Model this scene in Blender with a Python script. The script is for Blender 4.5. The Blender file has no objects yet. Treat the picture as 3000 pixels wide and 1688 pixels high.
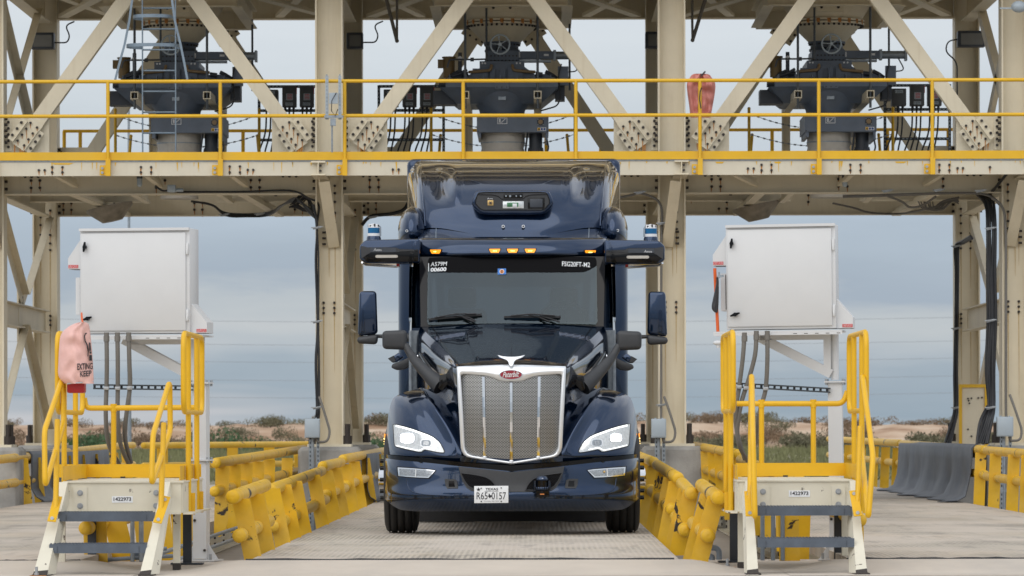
import bpy, bmesh, math, random
from mathutils import Vector, Matrix, noise as mnoise
random.seed(7)
R = math.radians
scene = bpy.context.scene
COL = scene.collection
# ------------------------------------------------------------ camera, sky, sun
F, CX, CY, CAMH, ROLL = 12900.0, 1575.0, 1252.0, 1.11, 0.0019
cd = bpy.data.cameras.new('camera'); cam = bpy.data.objects.new('camera', cd); COL.objects.link(cam)
cam.matrix_world = Matrix.Translation((0, 0, CAMH)) @ Matrix.Rotation(R(90), 4, 'X') @ Matrix.Rotation(-ROLL, 4, 'Z')
cd.sensor_width = 36; cd.lens = F*36/3000
cd.shift_x = (1500-CX)/3000; cd.shift_y = (CY-844)/3000
cd.clip_start = 1; cd.clip_end = 5000
cd.dof.use_dof = True; cd.dof.focus_distance = 42; cd.dof.aperture_fstop = 8
scene.camera = cam
scene.view_settings.view_transform = 'Standard'; scene.view_settings.look = 'None'
scene.view_settings.exposure = .05; scene.view_settings.gamma = 1

def lin(r, g, b):
    f = lambda c: (c/255/12.92) if c/255 <= 0.04045 else ((c/255+0.055)/1.055)**2.4
    return (f(r), f(g), f(b), 1)
SUN_EL, SUN_AZ = R(43), R(-24)     # behind the camera, a little to the left
def make_world():
    w = bpy.data.worlds.new('World'); scene.world = w; w.use_nodes = True
    nt = w.node_tree; N = nt.nodes; L = nt.links; N.clear()
    out = N.new('ShaderNodeOutputWorld')
    sky = N.new('ShaderNodeTexSky'); sky.sky_type = 'NISHITA'; sky.sun_disc = False
    sky.sun_elevation = SUN_EL; sky.sun_rotation = R(180)+SUN_AZ
    b1 = N.new('ShaderNodeBackground'); b1.inputs[1].default_value = 0.10; L.new(sky.outputs[0], b1.inputs[0])
    tc = N.new('ShaderNodeTexCoord'); sep = N.new('ShaderNodeSeparateXYZ'); L.new(tc.outputs['Generated'], sep.inputs[0])
    def noise(sx, sy, sz, det, off=0.0):
        mp = N.new('ShaderNodeMapping'); L.new(tc.outputs['Generated'], mp.inputs[0]); mp.inputs['Scale'].default_value = (sx, sy, sz)
        mp.inputs['Location'].default_value = (off, off*1.7, off*.3)
        n = N.new('ShaderNodeTexNoise'); n.inputs['Scale'].default_value = 1; n.inputs['Detail'].default_value = det
        n.inputs['Roughness'].default_value = .55; L.new(mp.outputs[0], n.inputs[0]); return n
    def math_(op, a, b, c=None):
        m = N.new('ShaderNodeMath'); m.operation = op
        for i, x in enumerate((a, b, c)):
            if x is None: continue
            if isinstance(x, (int, float)): m.inputs[i].default_value = x
            else: L.new(x, m.inputs[i])
        return m.outputs[0]
    n1 = noise(11, 11, 60, 7, 3.1)
    wob = math_('MULTIPLY', math_('SUBTRACT', n1.outputs[0], .5), .034)
    zz = math_('ADD', sep.outputs[2], wob)
    ramp = N.new('ShaderNodeValToRGB'); L.new(math_('MULTIPLY', zz, 8.0), ramp.inputs[0])
    stops = [(0.0, (157,172,185)), (.004, (149,166,181)), (.011, (158,173,187)), (.0165, (176,186,196)), (.0235, (188,195,201)),
             (.0275, (182,190,198)), (.032, (159,173,190)), (.039, (165,179,195)), (.050, (175,189,205)), (.070, (200,208,216)),
             (.090, (214,220,226)), (.124, (211,217,225))]
    cr = ramp.color_ramp
    while len(cr.elements) < len(stops): cr.elements.new(.5)
    for e, (p, c) in zip(cr.elements, stops): e.position = min(1, p*8); e.color = lin(*c)
    # the rest of the overcast, towards the zenith
    n2 = noise(2.2, 2.2, 4.0, 5, 9.0)
    r2 = N.new('ShaderNodeValToRGB'); L.new(n2.outputs[0], r2.inputs[0])
    r2.color_ramp.elements[0].position = .34; r2.color_ramp.elements[0].color = (.66,.75,.88,1)
    r2.color_ramp.elements[1].position = .66; r2.color_ramp.elements[1].color = (1.22,1.22,1.22,1)
    mix = N.new('ShaderNodeMix'); mix.data_type = 'RGBA'
    t = N.new('ShaderNodeMapRange'); L.new(sep.outputs[2], t.inputs[0]); t.inputs[1].default_value = .10; t.inputs[2].default_value = .5
    L.new(t.outputs[0], mix.inputs[0]); L.new(ramp.outputs[0], mix.inputs[6]); L.new(r2.outputs[0], mix.inputs[7])
    # warmer broken cloud low on the horizon
    n3 = noise(7, 7, 90, 3, 21.0)
    warm = N.new('ShaderNodeMapRange'); L.new(n3.outputs[0], warm.inputs[0]); warm.inputs[1].default_value = .52; warm.inputs[2].default_value = .72
    band = N.new('ShaderNodeMapRange'); L.new(sep.outputs[2], band.inputs[0]); band.inputs[1].default_value = .026; band.inputs[2].default_value = .018
    mix2 = N.new('ShaderNodeMix'); mix2.data_type = 'RGBA'
    L.new(math_('MULTIPLY', math_('MULTIPLY', warm.outputs[0], band.outputs[0]), .75), mix2.inputs[0])
    L.new(mix.outputs[2], mix2.inputs[6]); mix2.inputs[7].default_value = lin(206,205,208)
    b2 = N.new('ShaderNodeBackground'); b2.inputs[1].default_value = 1.0; L.new(mix2.outputs[2], b2.inputs[0])
    ms = N.new('ShaderNodeMixShader'); ms.inputs[0].default_value = .9
    L.new(b1.outputs[0], ms.inputs[1]); L.new(b2.outputs[0], ms.inputs[2]); L.new(ms.outputs[0], out.inputs[0])
make_world()
sd = bpy.data.lights.new('sun', 'SUN'); sd.energy = 1.4; sd.angle = R(75); sd.color = (1, .95, .88)
sun = bpy.data.objects.new('sun', sd); COL.objects.link(sun)
sun.rotation_euler = (R(90)-SUN_EL, 0, SUN_AZ)

# ------------------------------------------------------------ helpers
def P(px, py, D):
    """a point of the place from where the photograph shows it and how far away it stands"""
    dx, dy = px-CX, py-CY
    x0, y0 = dx-ROLL*dy, dy+ROLL*dx
    s = D/F
    return Vector((x0*s, D, CAMH-y0*s))
def V(*a): return Vector(a)
def frame(ax, up=(0,0,1)):
    ax = Vector(ax).normalized(); up = Vector(up)
    if abs(ax.dot(up.normalized())) > .98: up = Vector((0,1,0)) if abs(ax.y) < .9 else Vector((1,0,0))
    s = ax.cross(up).normalized(); u = s.cross(ax).normalized()
    return ax, s, u
def cr(p0, p1, p2, p3, t):
    return tuple(.5*((2*b)+(-a+c)*t+(2*a-5*b+4*c-d)*t*t+(-a+3*b-3*c+d)*t**3) for a, b, c, d in zip(p0, p1, p2, p3))
def spline(pts, n, sym=False):
    out = []; m = len(pts)
    for i in range(m-1):
        a = pts[i-1] if i > 0 else ((-pts[1][0],)+tuple(pts[1][1:]) if sym else tuple(2*x-y for x, y in zip(pts[0], pts[1])))
        d = pts[i+2] if i+2 < m else tuple(2*x-y for x, y in zip(pts[-1], pts[-2]))
        for k in range(n): out.append(cr(a, pts[i], pts[i+1], d, k/n))
    out.append(tuple(pts[-1])); return out
def interp(x, tab):
    if x <= tab[0][0]: return tab[0][1]
    for (a, b), (c, d) in zip(tab, tab[1:]):
        if x <= c:
            t = (x-a)/(c-a); return b+(d-b)*t
    return tab[-1][1]
def scurve(x, tab):
    """smooth interpolation through a table"""
    n = len(tab)
    if x <= tab[0][0]: return tab[0][1]
    if x >= tab[-1][0]: return tab[-1][1]
    for i in range(n-1):
        if x <= tab[i+1][0]: break
    def slope(k):
        if k == 0: return (tab[1][1]-tab[0][1])/(tab[1][0]-tab[0][0])
        if k == n-1: return (tab[-1][1]-tab[-2][1])/(tab[-1][0]-tab[-2][0])
        a = (tab[k][1]-tab[k-1][1])/(tab[k][0]-tab[k-1][0]); b = (tab[k+1][1]-tab[k][1])/(tab[k+1][0]-tab[k][0])
        return 0 if a*b <= 0 else 2*a*b/(a+b)
    x0, y0 = tab[i]; x1, y1 = tab[i+1]; hh = x1-x0; t = (x-x0)/hh
    return (2*t**3-3*t*t+1)*y0+(t**3-2*t*t+t)*hh*slope(i)+(-2*t**3+3*t*t)*y1+(t**3-t*t)*hh*slope(i+1)
def smooth01(x): x = max(0, min(1, x)); return x*x*(3-2*x)
def fillet(pts, r, n=5, closed=False):
    pts = [Vector(p) for p in pts]; out = []; m = len(pts)
    for i, p in enumerate(pts):
        if not closed and i in (0, m-1): out.append(p); continue
        a, b = pts[i-1]-p, pts[(i+1) % m]-p
        k = min(r, a.length*.48, b.length*.48); A, B = p+a.normalized()*k, p+b.normalized()*k
        for j in range(n+1):
            t = j/n; out.append(A.lerp(p, t).lerp(p.lerp(B, t), t))
    return out
class MB:
    def __init__(s): s.v = []; s.f = []; s.m = []; s.s = []
    def add(s, vs, fs, m=0, sm=False):
        o = len(s.v); s.v += [Vector(v) for v in vs]
        for f in fs: s.f.append([i+o for i in f]); s.m.append(m); s.s.append(sm)
    def hexa(s, c, m=0): # 8 corners: bottom ring then top ring
        s.add(c, [(3,2,1,0),(4,5,6,7),(0,1,5,4),(1,2,6,5),(2,3,7,6),(3,0,4,7)], m)
    def box(s, x0, x1, y0, y1, z0, z1, m=0):
        s.hexa([(x0,y0,z0),(x1,y0,z0),(x1,y1,z0),(x0,y1,z0),(x0,y0,z1),(x1,y0,z1),(x1,y1,z1),(x0,y1,z1)], m)
    def cbox(s, c, w, d, h, m=0): c = Vector(c); s.box(c.x-w/2, c.x+w/2, c.y-d/2, c.y+d/2, c.z-h/2, c.z+h/2, m)
    def bar(s, p0, p1, w, h, up=(0,0,1), m=0):
        p0, p1 = Vector(p0), Vector(p1); a, sd, u = frame(p1-p0, up); q = []
        for p in (p0, p1):
            q += [p-sd*w/2-u*h/2, p+sd*w/2-u*h/2, p+sd*w/2+u*h/2, p-sd*w/2+u*h/2]
        s.hexa(q, m)
    def prism(s, poly, vec, m=0, sm=False):
        vec = Vector(vec); n = len(poly); a = [Vector(p) for p in poly]; b = [p+vec for p in a]
        s.add(a+b, [list(range(n))[::-1], list(range(n, 2*n))]+[(i, (i+1) % n, n+(i+1) % n, n+i) for i in range(n)], m, sm)
    def cyl(s, p0, p1, r0, r1=None, n=16, m=0, caps=True):
        r1 = r0 if r1 is None else r1; p0, p1 = Vector(p0), Vector(p1); a, sd, u = frame(p1-p0); q = []
        for p, r in ((p0, r0), (p1, r1)):
            q += [p+(sd*math.cos(2*math.pi*i/n)+u*math.sin(2*math.pi*i/n))*r for i in range(n)]
        s.add(q, [(i, (i+1) % n, n+(i+1) % n, n+i) for i in range(n)], m, True)
        if caps: s.add(q, [list(range(n))[::-1], list(range(n, 2*n))], m, False)
    def tube(s, pts, r, n=8, m=0, closed=False, caps=True):
        pts = [Vector(p) for p in pts]; q = []; k = len(pts); pu = None; rr = r if isinstance(r, (list, tuple)) else [r]*k
        for i, p in enumerate(pts):
            t = (pts[(i+1) % k]-pts[i-1]) if (closed or 0 < i < k-1) else (pts[1]-pts[0] if i == 0 else pts[-1]-pts[-2])
            t.normalize()
            if pu is None: _, sd, u = frame(t)
            else:
                u = pu-t*pu.dot(t); u.normalize(); sd = t.cross(u)
            pu = u
            q += [p+(sd*math.cos(2*math.pi*j/n)+u*math.sin(2*math.pi*j/n))*rr[i] for j in range(n)]
        fs = []
        for i in range(k if closed else k-1):
            b = ((i+1) % k)*n
            fs += [(i*n+j, i*n+(j+1) % n, b+(j+1) % n, b+j) for j in range(n)]
        s.add(q, fs, m, True)
        if caps and not closed: s.add(q, [list(range(n))[::-1], list(range((k-1)*n, k*n))], m)
    def ibeam(s, p0, p1, h, w, tf=.02, tw=.014, up=(0,0,1), m=0):
        p0, p1 = Vector(p0), Vector(p1); a, sd, u = frame(p1-p0, up)
        s.bar(p0+u*(h/2-tf/2), p1+u*(h/2-tf/2), w, tf, u, m); s.bar(p0-u*(h/2-tf/2), p1-u*(h/2-tf/2), w, tf, u, m)
        s.bar(p0, p1, tw, h-2*tf, u, m)
    def lathe(s, prof, o, ax=(0,0,1), n=24, m=0, up=(0,1,0)):
        o = Vector(o); a, sd, u = frame(ax, up); q = []; k = len(prof)
        for r, t in prof: q += [o+a*t+(sd*math.cos(2*math.pi*i/n)+u*math.sin(2*math.pi*i/n))*r for i in range(n)]
        s.add(q, [(j*n+i, j*n+(i+1) % n, (j+1)*n+(i+1) % n, (j+1)*n+i) for j in range(k-1) for i in range(n)], m, True)
        s.add(q, [list(range(n))[::-1], list(range((k-1)*n, k*n))], m)
    def ball(s, c, r, n=12, m=0, sc=(1,1,1)):
        c = Vector(c); q = [c+Vector((0,0,r*sc[2]))]; k = n//2
        for j in range(1, k):
            a = math.pi*j/k
            for i in range(n):
                b = 2*math.pi*i/n; q.append(c+Vector((math.sin(a)*math.cos(b)*sc[0], math.sin(a)*math.sin(b)*sc[1], math.cos(a)*sc[2]))*r)
        q.append(c-Vector((0,0,r*sc[2]))); fs = []
        for i in range(n):
            fs.append((0, 1+i, 1+(i+1) % n)); e = 1+(k-2)*n; fs.append((len(q)-1, e+(i+1) % n, e+i))
        for j in range(k-2):
            for i in range(n): a = 1+j*n; fs.append((a+i, a+n+i, a+n+(i+1) % n, a+(i+1) % n))
        s.add(q, fs, m, True)
    def grid(s, rows, m=0, sm=True, flip=False):
        nr, nc = len(rows), len(rows[0]); q = [p for r in rows for p in r]
        fs = [(i*nc+j, i*nc+j+1, (i+1)*nc+j+1, (i+1)*nc+j) for i in range(nr-1) for j in range(nc-1)]
        if flip: fs = [f[::-1] for f in fs]
        s.add(q, fs, m, sm)
    def bolt(s, p, n=(0,-1,0), r=.017, l=.02, m=1, seg=6):
        p = Vector(p); n = Vector(n).normalized(); s.cyl(p, p+n*l, r, n=seg, m=m)
    def streak(s, p, w, l, m=2, off=.003):  # a rust run on a face that looks at the camera
        p = Vector(p)+Vector((0,-off,0)); j = random.uniform(-.3,.3)*w
        s.add([p+Vector((-w/2,0,0)), p+Vector((w/2,0,0)), p+Vector((w*.3+j,0,-l*.6)), p+Vector((w*.12+j,0,-l)), p+Vector((-w*.15+j,0,-l*.95)), p+Vector((-w*.35+j,0,-l*.5))],
              [(0,5,4,3,2,1)], m)
    def build(s, name, mats, parent=None, weld=False, bevel=0, seg=2, angle=30):
        me = bpy.data.meshes.new(name); o = Vector(parent_loc(parent)) if parent else Vector((0,0,0))
        me.from_pydata([v-o for v in s.v], [], s.f)
        mats = mats if isinstance(mats, (list, tuple)) else [mats]
        for m in mats: me.materials.append(m)
        me.polygons.foreach_set('material_index', s.m); me.polygons.foreach_set('use_smooth', s.s)
        if weld or bevel:
            bm = bmesh.new(); bm.from_mesh(me)
            bmesh.ops.remove_doubles(bm, verts=bm.verts, dist=2e-4)
            if bevel:
                bmesh.ops.recalc_face_normals(bm, faces=bm.faces)
                es = [e for e in bm.edges if len(e.link_faces) == 2 and e.calc_face_angle(0) > R(angle)]
                bmesh.ops.bevel(bm, geom=es, offset=bevel, segments=seg, profile=.5, affect='EDGES', clamp_overlap=True)
                for f in bm.faces: f.smooth = True
            bm.to_mesh(me); bm.free()
            if bevel:
                me.set_sharp_from_angle(angle=R(40))
        me.update()
        ob = bpy.data.objects.new(name, me); COL.objects.link(ob)
        if parent: ob.parent = parent
        return ob
def parent_loc(o):
    l = Vector((0,0,0))
    while o: l = l+o.location; o = o.parent
    return l
def tag(o, label=None, cat=None, group=None, kind=None):
    if label: o['label'] = label
    if cat: o['category'] = cat
    if group: o['group'] = group
    if kind: o['kind'] = kind
    return o
def thing(name, label, cat, loc, group=None):
    o = bpy.data.objects.new(name, None); COL.objects.link(o); o.location = loc; o.empty_display_size = .2
    return tag(o, label, cat, group)
def kids(o): return [c for c in bpy.data.objects if c.parent == o]
def copy_tree(o, parent=None):
    c = o.copy(); COL.objects.link(c)
    if parent: c.parent = parent
    for k in kids(o): copy_tree(k, c)
    return c
def text(name, s, mat, parent, origin, xd, yd, w, h, shear=0, thick=.0015, bold=0):
    """letters as a mesh: origin is the lower left corner, xd / yd the reading and upward directions"""
    cu = bpy.data.curves.new(name, 'FONT'); cu.body = s; cu.shear = shear; cu.offset = bold
    cu.resolution_u = 3
    t = bpy.data.objects.new(name, cu); COL.objects.link(t)
    me = bpy.data.meshes.new_from_object(t.evaluated_get(bpy.context.evaluated_depsgraph_get()))
    bpy.data.objects.remove(t); bpy.data.curves.remove(cu)
    xs = [v.co.x for v in me.vertices]; ys = [v.co.y for v in me.vertices]
    x0, x1, y0, y1 = min(xs), max(xs), min(ys), max(ys)
    xd, yd = Vector(xd).normalized(), Vector(yd).normalized(); o = Vector(origin)-parent_loc(parent)
    for v in me.vertices: v.co = o+xd*((v.co.x-x0)/(x1-x0)*w)+yd*((v.co.y-y0)/(y1-y0)*h)
    me.name = name; me.materials.clear(); me.materials.append(mat)
    ob = bpy.data.objects.new(name, me); COL.objects.link(ob); ob.parent = parent
    return ob

# ------------------------------------------------------------ materials
def mat(name, col, rough=.5, metal=0, var=.12, scale=3, bump=0, bscale=40, coat=0, spec=.5, ior=None,
        chip=None, chipcol=(.03,.02,.018), chipscale=9, streak=0, streakcol=None, emit=None, estr=0, dust=None):
    m = bpy.data.materials.new(name); m.use_nodes = True; nt = m.node_tree; N = nt.nodes; L = nt.links
    b = N['Principled BSDF']; b.inputs['Roughness'].default_value = rough; b.inputs['Metallic'].default_value = metal
    b.inputs['Coat Weight'].default_value = coat; b.inputs['Coat Roughness'].default_value = .02
    b.inputs['Specular IOR Level'].default_value = spec
    if ior: b.inputs['IOR'].default_value = ior
    tc = N.new('ShaderNodeTexCoord'); crd = tc.outputs['Object']
    def ns(sc, det=5, vec=None, dist=0, rgh=.6):
        n = N.new('ShaderNodeTexNoise'); n.inputs['Scale'].default_value = sc; n.inputs['Detail'].default_value = det
        n.inputs['Distortion'].default_value = dist; n.inputs['Roughness'].default_value = rgh; L.new(vec or crd, n.inputs['Vector']); return n.outputs[0]
    def mixc(fac, a, bb):
        x = N.new('ShaderNodeMix'); x.data_type = 'RGBA'
        if isinstance(fac, float): x.inputs[0].default_value = fac
        else: L.new(fac, x.inputs[0])
        for i, q in ((6, a), (7, bb)):
            if isinstance(q, tuple): x.inputs[i].default_value = tuple(q[:3])+(1,)
            else: L.new(q, x.inputs[i])
        return x.outputs[2]
    def rng(v, a, c, d=0., e=1.):
        r = N.new('ShaderNodeMapRange'); L.new(v, r.inputs[0])
        for i, q in zip((1,2,3,4), (a, c, d, e)): r.inputs[i].default_value = q
        return r.outputs[0]
    c = tuple(col[:3])
    if var: colr = mixc(rng(ns(scale), .3, .7), tuple(x*(1-var) for x in c), tuple(min(1, x*(1+var*.7)) for x in c))
    else: colr = c
    if streak:
        mp = N.new('ShaderNodeMapping'); L.new(crd, mp.inputs[0]); mp.inputs['Scale'].default_value = (7, 7, .5)
        colr = mixc(rng(ns(1.6, 6, mp.outputs[0]), .52, .78, 0, streak), colr, streakcol or tuple(x*.55 for x in c))
    if dust:
        dcol, amt = dust; colr = mixc(rng(ns(2.3, 6), .4, .7, 0, amt), colr, dcol)
    if chip:
        k = rng(ns(chipscale, 7, None, .6), chip, chip+.02); colr = mixc(k, colr, chipcol)
    if isinstance(colr, tuple): b.inputs['Base Color'].default_value = colr+(1,)
    else: L.new(colr, b.inputs['Base Color'])
    if bump:
        bp = N.new('ShaderNodeBump'); bp.inputs['Strength'].default_value = bump; bp.inputs['Distance'].default_value = .02
        L.new(ns(bscale, 4), bp.inputs['Height']); L.new(bp.outputs[0], b.inputs['Normal'])
    if emit:
        b.inputs['Emission Color'].default_value = tuple(emit)+(1,); b.inputs['Emission Strength'].default_value = estr
    return m
M = {}
M['beige'] = mat('beige_paint', (.72,.645,.49), .55, var=.10, scale=1.1, streak=.22, streakcol=(.40,.29,.16), bump=.05, bscale=12)
M['cream'] = mat('cream_paint', (.66,.61,.49), .5, var=.07, scale=2, streak=.2, streakcol=(.45,.36,.24), chip=.79, chipcol=(.08,.05,.035), chipscale=5)
M['cream_worn'] = mat('worn_cream_paint', (.70,.66,.54), .5, var=.08, scale=3, chip=.655, chipcol=(.05,.03,.025), chipscale=9)
M['white'] = mat('white_enamel', (.62,.63,.64), .38, var=.03, scale=3)
M['yellow'] = mat('yellow_paint', (.76,.435,.004), .42, var=.08, scale=4, chip=.80, chipcol=(.05,.035,.02), chipscale=6)
M['yellow_worn'] = mat('worn_yellow_paint', (.73,.425,.004), .5, var=.12, scale=5, chip=.637, chipcol=(.028,.02,.016), chipscale=2.6, dust=((.66,.52,.22), .25))
M['yellow_hi'] = mat('walkway_yellow', (.76,.44,.010), .45, var=.1, scale=2, dust=((.72,.48,.07), .4))
M['rust_pale'] = mat('rust_stain', (.56,.42,.22), .7, var=.15, scale=20)
M['funnel'] = mat('dusty_funnel', (.30,.265,.215), .6, .2, var=.35, scale=5)
M['rust'] = mat('rust', (.46,.20,.055), .8, var=.35, scale=30)
M['bolt'] = mat('dark_bolt', (.035,.027,.022), .6, var=.3, scale=40)
M['zinc'] = mat('zinc_bolt', (.38,.40,.42), .45, .6, var=.2, scale=40)
M['galv'] = mat('galvanised_steel', (.30,.34,.38), .45, .5, var=.2, scale=20)
M['strut'] = mat('slotted_strut', (.055,.065,.075), .5, .4, var=.2, scale=10)
M['slate'] = mat('slate_grey_paint', (.12,.152,.205), .45, var=.15, scale=4, streak=.25, streakcol=(.17,.16,.15))
M['slate_dk'] = mat('dark_slate_paint', (.04,.048,.062), .5, var=.2, scale=5)
M['logo'] = mat('logo_white', (.75,.76,.78), .4, var=0)
M['black'] = mat('black_rubber', (.018,.018,.02), .55, var=.2, scale=10)
M['cable'] = mat('black_cable', (.022,.023,.027), .45, var=.2, scale=20)
M['conduit'] = mat('grey_conduit', (.155,.145,.13), .55, var=.12, scale=6)
M['pvc'] = mat('grey_pvc', (.21,.25,.30), .4, var=.08, scale=8)
M['steel_dk'] = mat('dark_pipe', (.085,.095,.105), .45, .3, var=.15, scale=6)
M['boxgrey'] = mat('grey_box_paint', (.37,.43,.48), .42, var=.05, scale=6)
M['elec'] = mat('charcoal_box', (.075,.08,.085), .5, var=.15, scale=6)
M['concrete'] = mat('concrete', (.34,.33,.31), .85, var=.25, scale=2.5, bump=.25, bscale=30, streak=.35, streakcol=(.2,.19,.18))
M['sleeve'] = mat('canvas_sleeve', (.52,.49,.44), .85, var=.12, scale=5, bump=.7, bscale=9)
M['pink'] = mat('faded_red_vinyl', (.58,.21,.175), .5, var=.14, scale=4, bump=.35, bscale=6)
M['pink_l'] = mat('pale_red_vinyl', (.76,.46,.41), .5, var=.1, scale=5, bump=.5, bscale=7)
M['red'] = mat('red_paint', (.40,.012,.018), .4, var=.1)
M['sticker'] = mat('red_sticker', (.55,.02,.02), .5, var=0)
M['orange'] = mat('orange_pole', (.72,.12,.02), .5, var=.1)
M['ink'] = mat('black_ink', (.015,.016,.022), .6, var=0)
M['paper'] = mat('white_label', (.80,.82,.84), .5, var=0)
M['tread'] = mat('grey_tread', (.085,.105,.135), .5, var=.2, scale=9)
M['mat'] = mat('grey_rubber_mat', (.065,.075,.095), .55, var=.3, scale=3, dust=((.16,.15,.14), .35))
M['lamp_glass'] = mat('floodlight_glass', (.16,.16,.15), .25, var=.1)
M['brass'] = mat('ochre_canister', (.20,.13,.045), .5, var=.15)
M['hose'] = mat('tan_hose', (.28,.19,.10), .6, var=.15)
M['safety'] = mat('safety_blue', (.02,.08,.30), .5, var=0)
# truck
M['navy'] = mat('navy_car_paint', (.0055,.0235,.065), .15, .8, var=0, coat=1.0, spec=.5)
M['navy'].node_tree.nodes['Principled BSDF'].inputs['Coat IOR'].default_value = 1.47
M['chrome'] = mat('chrome', (.80,.81,.83), .06, 1, var=0)
M['satin'] = mat('bright_surround', (.84,.86,.88), .26, .6, var=0)
M['plastic'] = mat('dark_grey_plastic', (.034,.036,.040), .48, var=.12, scale=12)
M['gloss_black'] = mat('gloss_black', (.005,.005,.006), .08, var=0, spec=.3)
M['glass'] = mat('windscreen_glass', (.010,.029,.038), .03, var=0, ior=1.72)
M['band'] = mat('tinted_glass_band', (.003,.003,.004), .3, var=0, spec=.05)
M['silo'] = mat('shade_darkened_silo', (.24,.215,.18), .5, var=.2, scale=1)  # shell colour darkened to give shade in the truck roof's reflection
M['seat'] = mat('seat_fabric', (.06,.06,.065), .8, var=.2)
M['tyre'] = mat('tyre_rubber', (.018,.018,.019), .65, var=.2, scale=15)
M['amber'] = mat('amber_lamp', (.6,.18,.01), .3, var=0, emit=(1,.36,.02), estr=1.1)
M['amber_led'] = mat('amber_led', (.9,.5,.05), .3, var=0, emit=(1,.75,.25), estr=4)
M['led'] = mat('headlamp_led', (.9,.95,.95), .3, var=0, emit=(.93,1,.97), estr=14)
M['drl'] = mat('running_light', (.85,.87,.87), .2, var=0, emit=(.95,1,1), estr=1.15)
M['lens'] = mat('headlamp_reflector', (.70,.73,.74), .12, .35, var=.22, scale=40)
M['fog'] = mat('foglamp_lens', (.42,.44,.46), .12, .7, var=.55, scale=90)
M['lidar_blue'] = mat('blue_lens_window', (.01,.13,.30), .1, .2, var=.25, scale=25)
M['badge_red'] = mat('badge_red', (.30,.02,.035), .3, var=0)
M['sky_sticker'] = mat('blue_sticker', (.02,.16,.52), .4, var=0)
M['orange_dot'] = mat('orange_dot', (.60,.20,.04), .4, var=0)
M['gold'] = mat('gold_plate', (.62,.42,.16), .35, .4, var=0)
M['green'] = mat('green_board', (.06,.22,.10), .3, var=.6, scale=60)
def glass_mat():
    m = bpy.data.materials.new('windscreen_pane'); m.use_nodes = True; N = m.node_tree.nodes; L = m.node_tree.links; N.clear()
    o = N.new('ShaderNodeOutputMaterial'); t = N.new('ShaderNodeBsdfTransparent'); t.inputs[0].default_value = (.40,.50,.50,1)
    g = N.new('ShaderNodeBsdfGlossy'); g.inputs[0].default_value = (.74,.89,1,1); g.inputs['Roughness'].default_value = .02
    f = N.new('ShaderNodeFresnel'); f.inputs[0].default_value = 1.62; x = N.new('ShaderNodeMixShader')
    L.new(f.outputs[0], x.inputs[0]); L.new(t.outputs[0], x.inputs[1]); L.new(g.outputs[0], x.inputs[2]); L.new(x.outputs[0], o.inputs[0]); return m
M['pane'] = glass_mat()
def grille_mat():
    m = bpy.data.materials.new('perforated_grille'); m.use_nodes = True; N = m.node_tree.nodes; L = m.node_tree.links
    b = N['Principled BSDF']; tc = N.new('ShaderNodeTexCoord'); sep = N.new('ShaderNodeSeparateXYZ'); L.new(tc.outputs['Object'], sep.inputs[0])
    cmb = N.new('ShaderNodeCombineXYZ'); L.new(sep.outputs[0], cmb.inputs[0]); L.new(sep.outputs[2], cmb.inputs[1])
    br = N.new('ShaderNodeTexBrick'); L.new(cmb.outputs[0], br.inputs[0]); br.inputs['Scale'].default_value = 1
    br.inputs['Brick Width'].default_value = .0262; br.inputs['Row Height'].default_value = .0122
    br.inputs['Mortar Size'].default_value = .0033; br.inputs['Mortar Smooth'].default_value = .1
    br.inputs['Color1'].default_value = br.inputs['Color2'].default_value = (.006,.006,.006,1); br.inputs['Mortar'].default_value = (.43,.43,.42,1)
    L.new(br.outputs[0], b.inputs['Base Color']); L.new(br.outputs[1], b.inputs['Metallic']); b.inputs['Roughness'].default_value = .32
    bp = N.new('ShaderNodeBump'); bp.inputs['Distance'].default_value = .004; bp.inputs['Strength'].default_value = .6; L.new(br.outputs[1], bp.inputs['Height']); L.new(bp.outputs[0], b.inputs['Normal'])
    return m
M['grille'] = grille_mat(); M['chain'] = mat('chain_steel', (.22,.23,.24), .4, .5, var=.1)
M['mesh_blk'] = M['grille'].copy(); M['mesh_blk'].name = 'black_mesh'
for n in M['mesh_blk'].node_tree.nodes:
    if n.type == 'TEX_BRICK': n.inputs['Mortar'].default_value = (.016,.016,.018,1); n.inputs['Color1'].default_value = n.inputs['Color2'].default_value = (.002,.002,.002,1)
    if n.type == 'BSDF_PRINCIPLED':
        for l in list(n.inputs['Metallic'].links): M['mesh_blk'].node_tree.links.remove(l)
        n.inputs['Metallic'].default_value = 0; n.inputs['Roughness'].default_value = .9; n.inputs['Specular IOR Level'].default_value = .05
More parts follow.
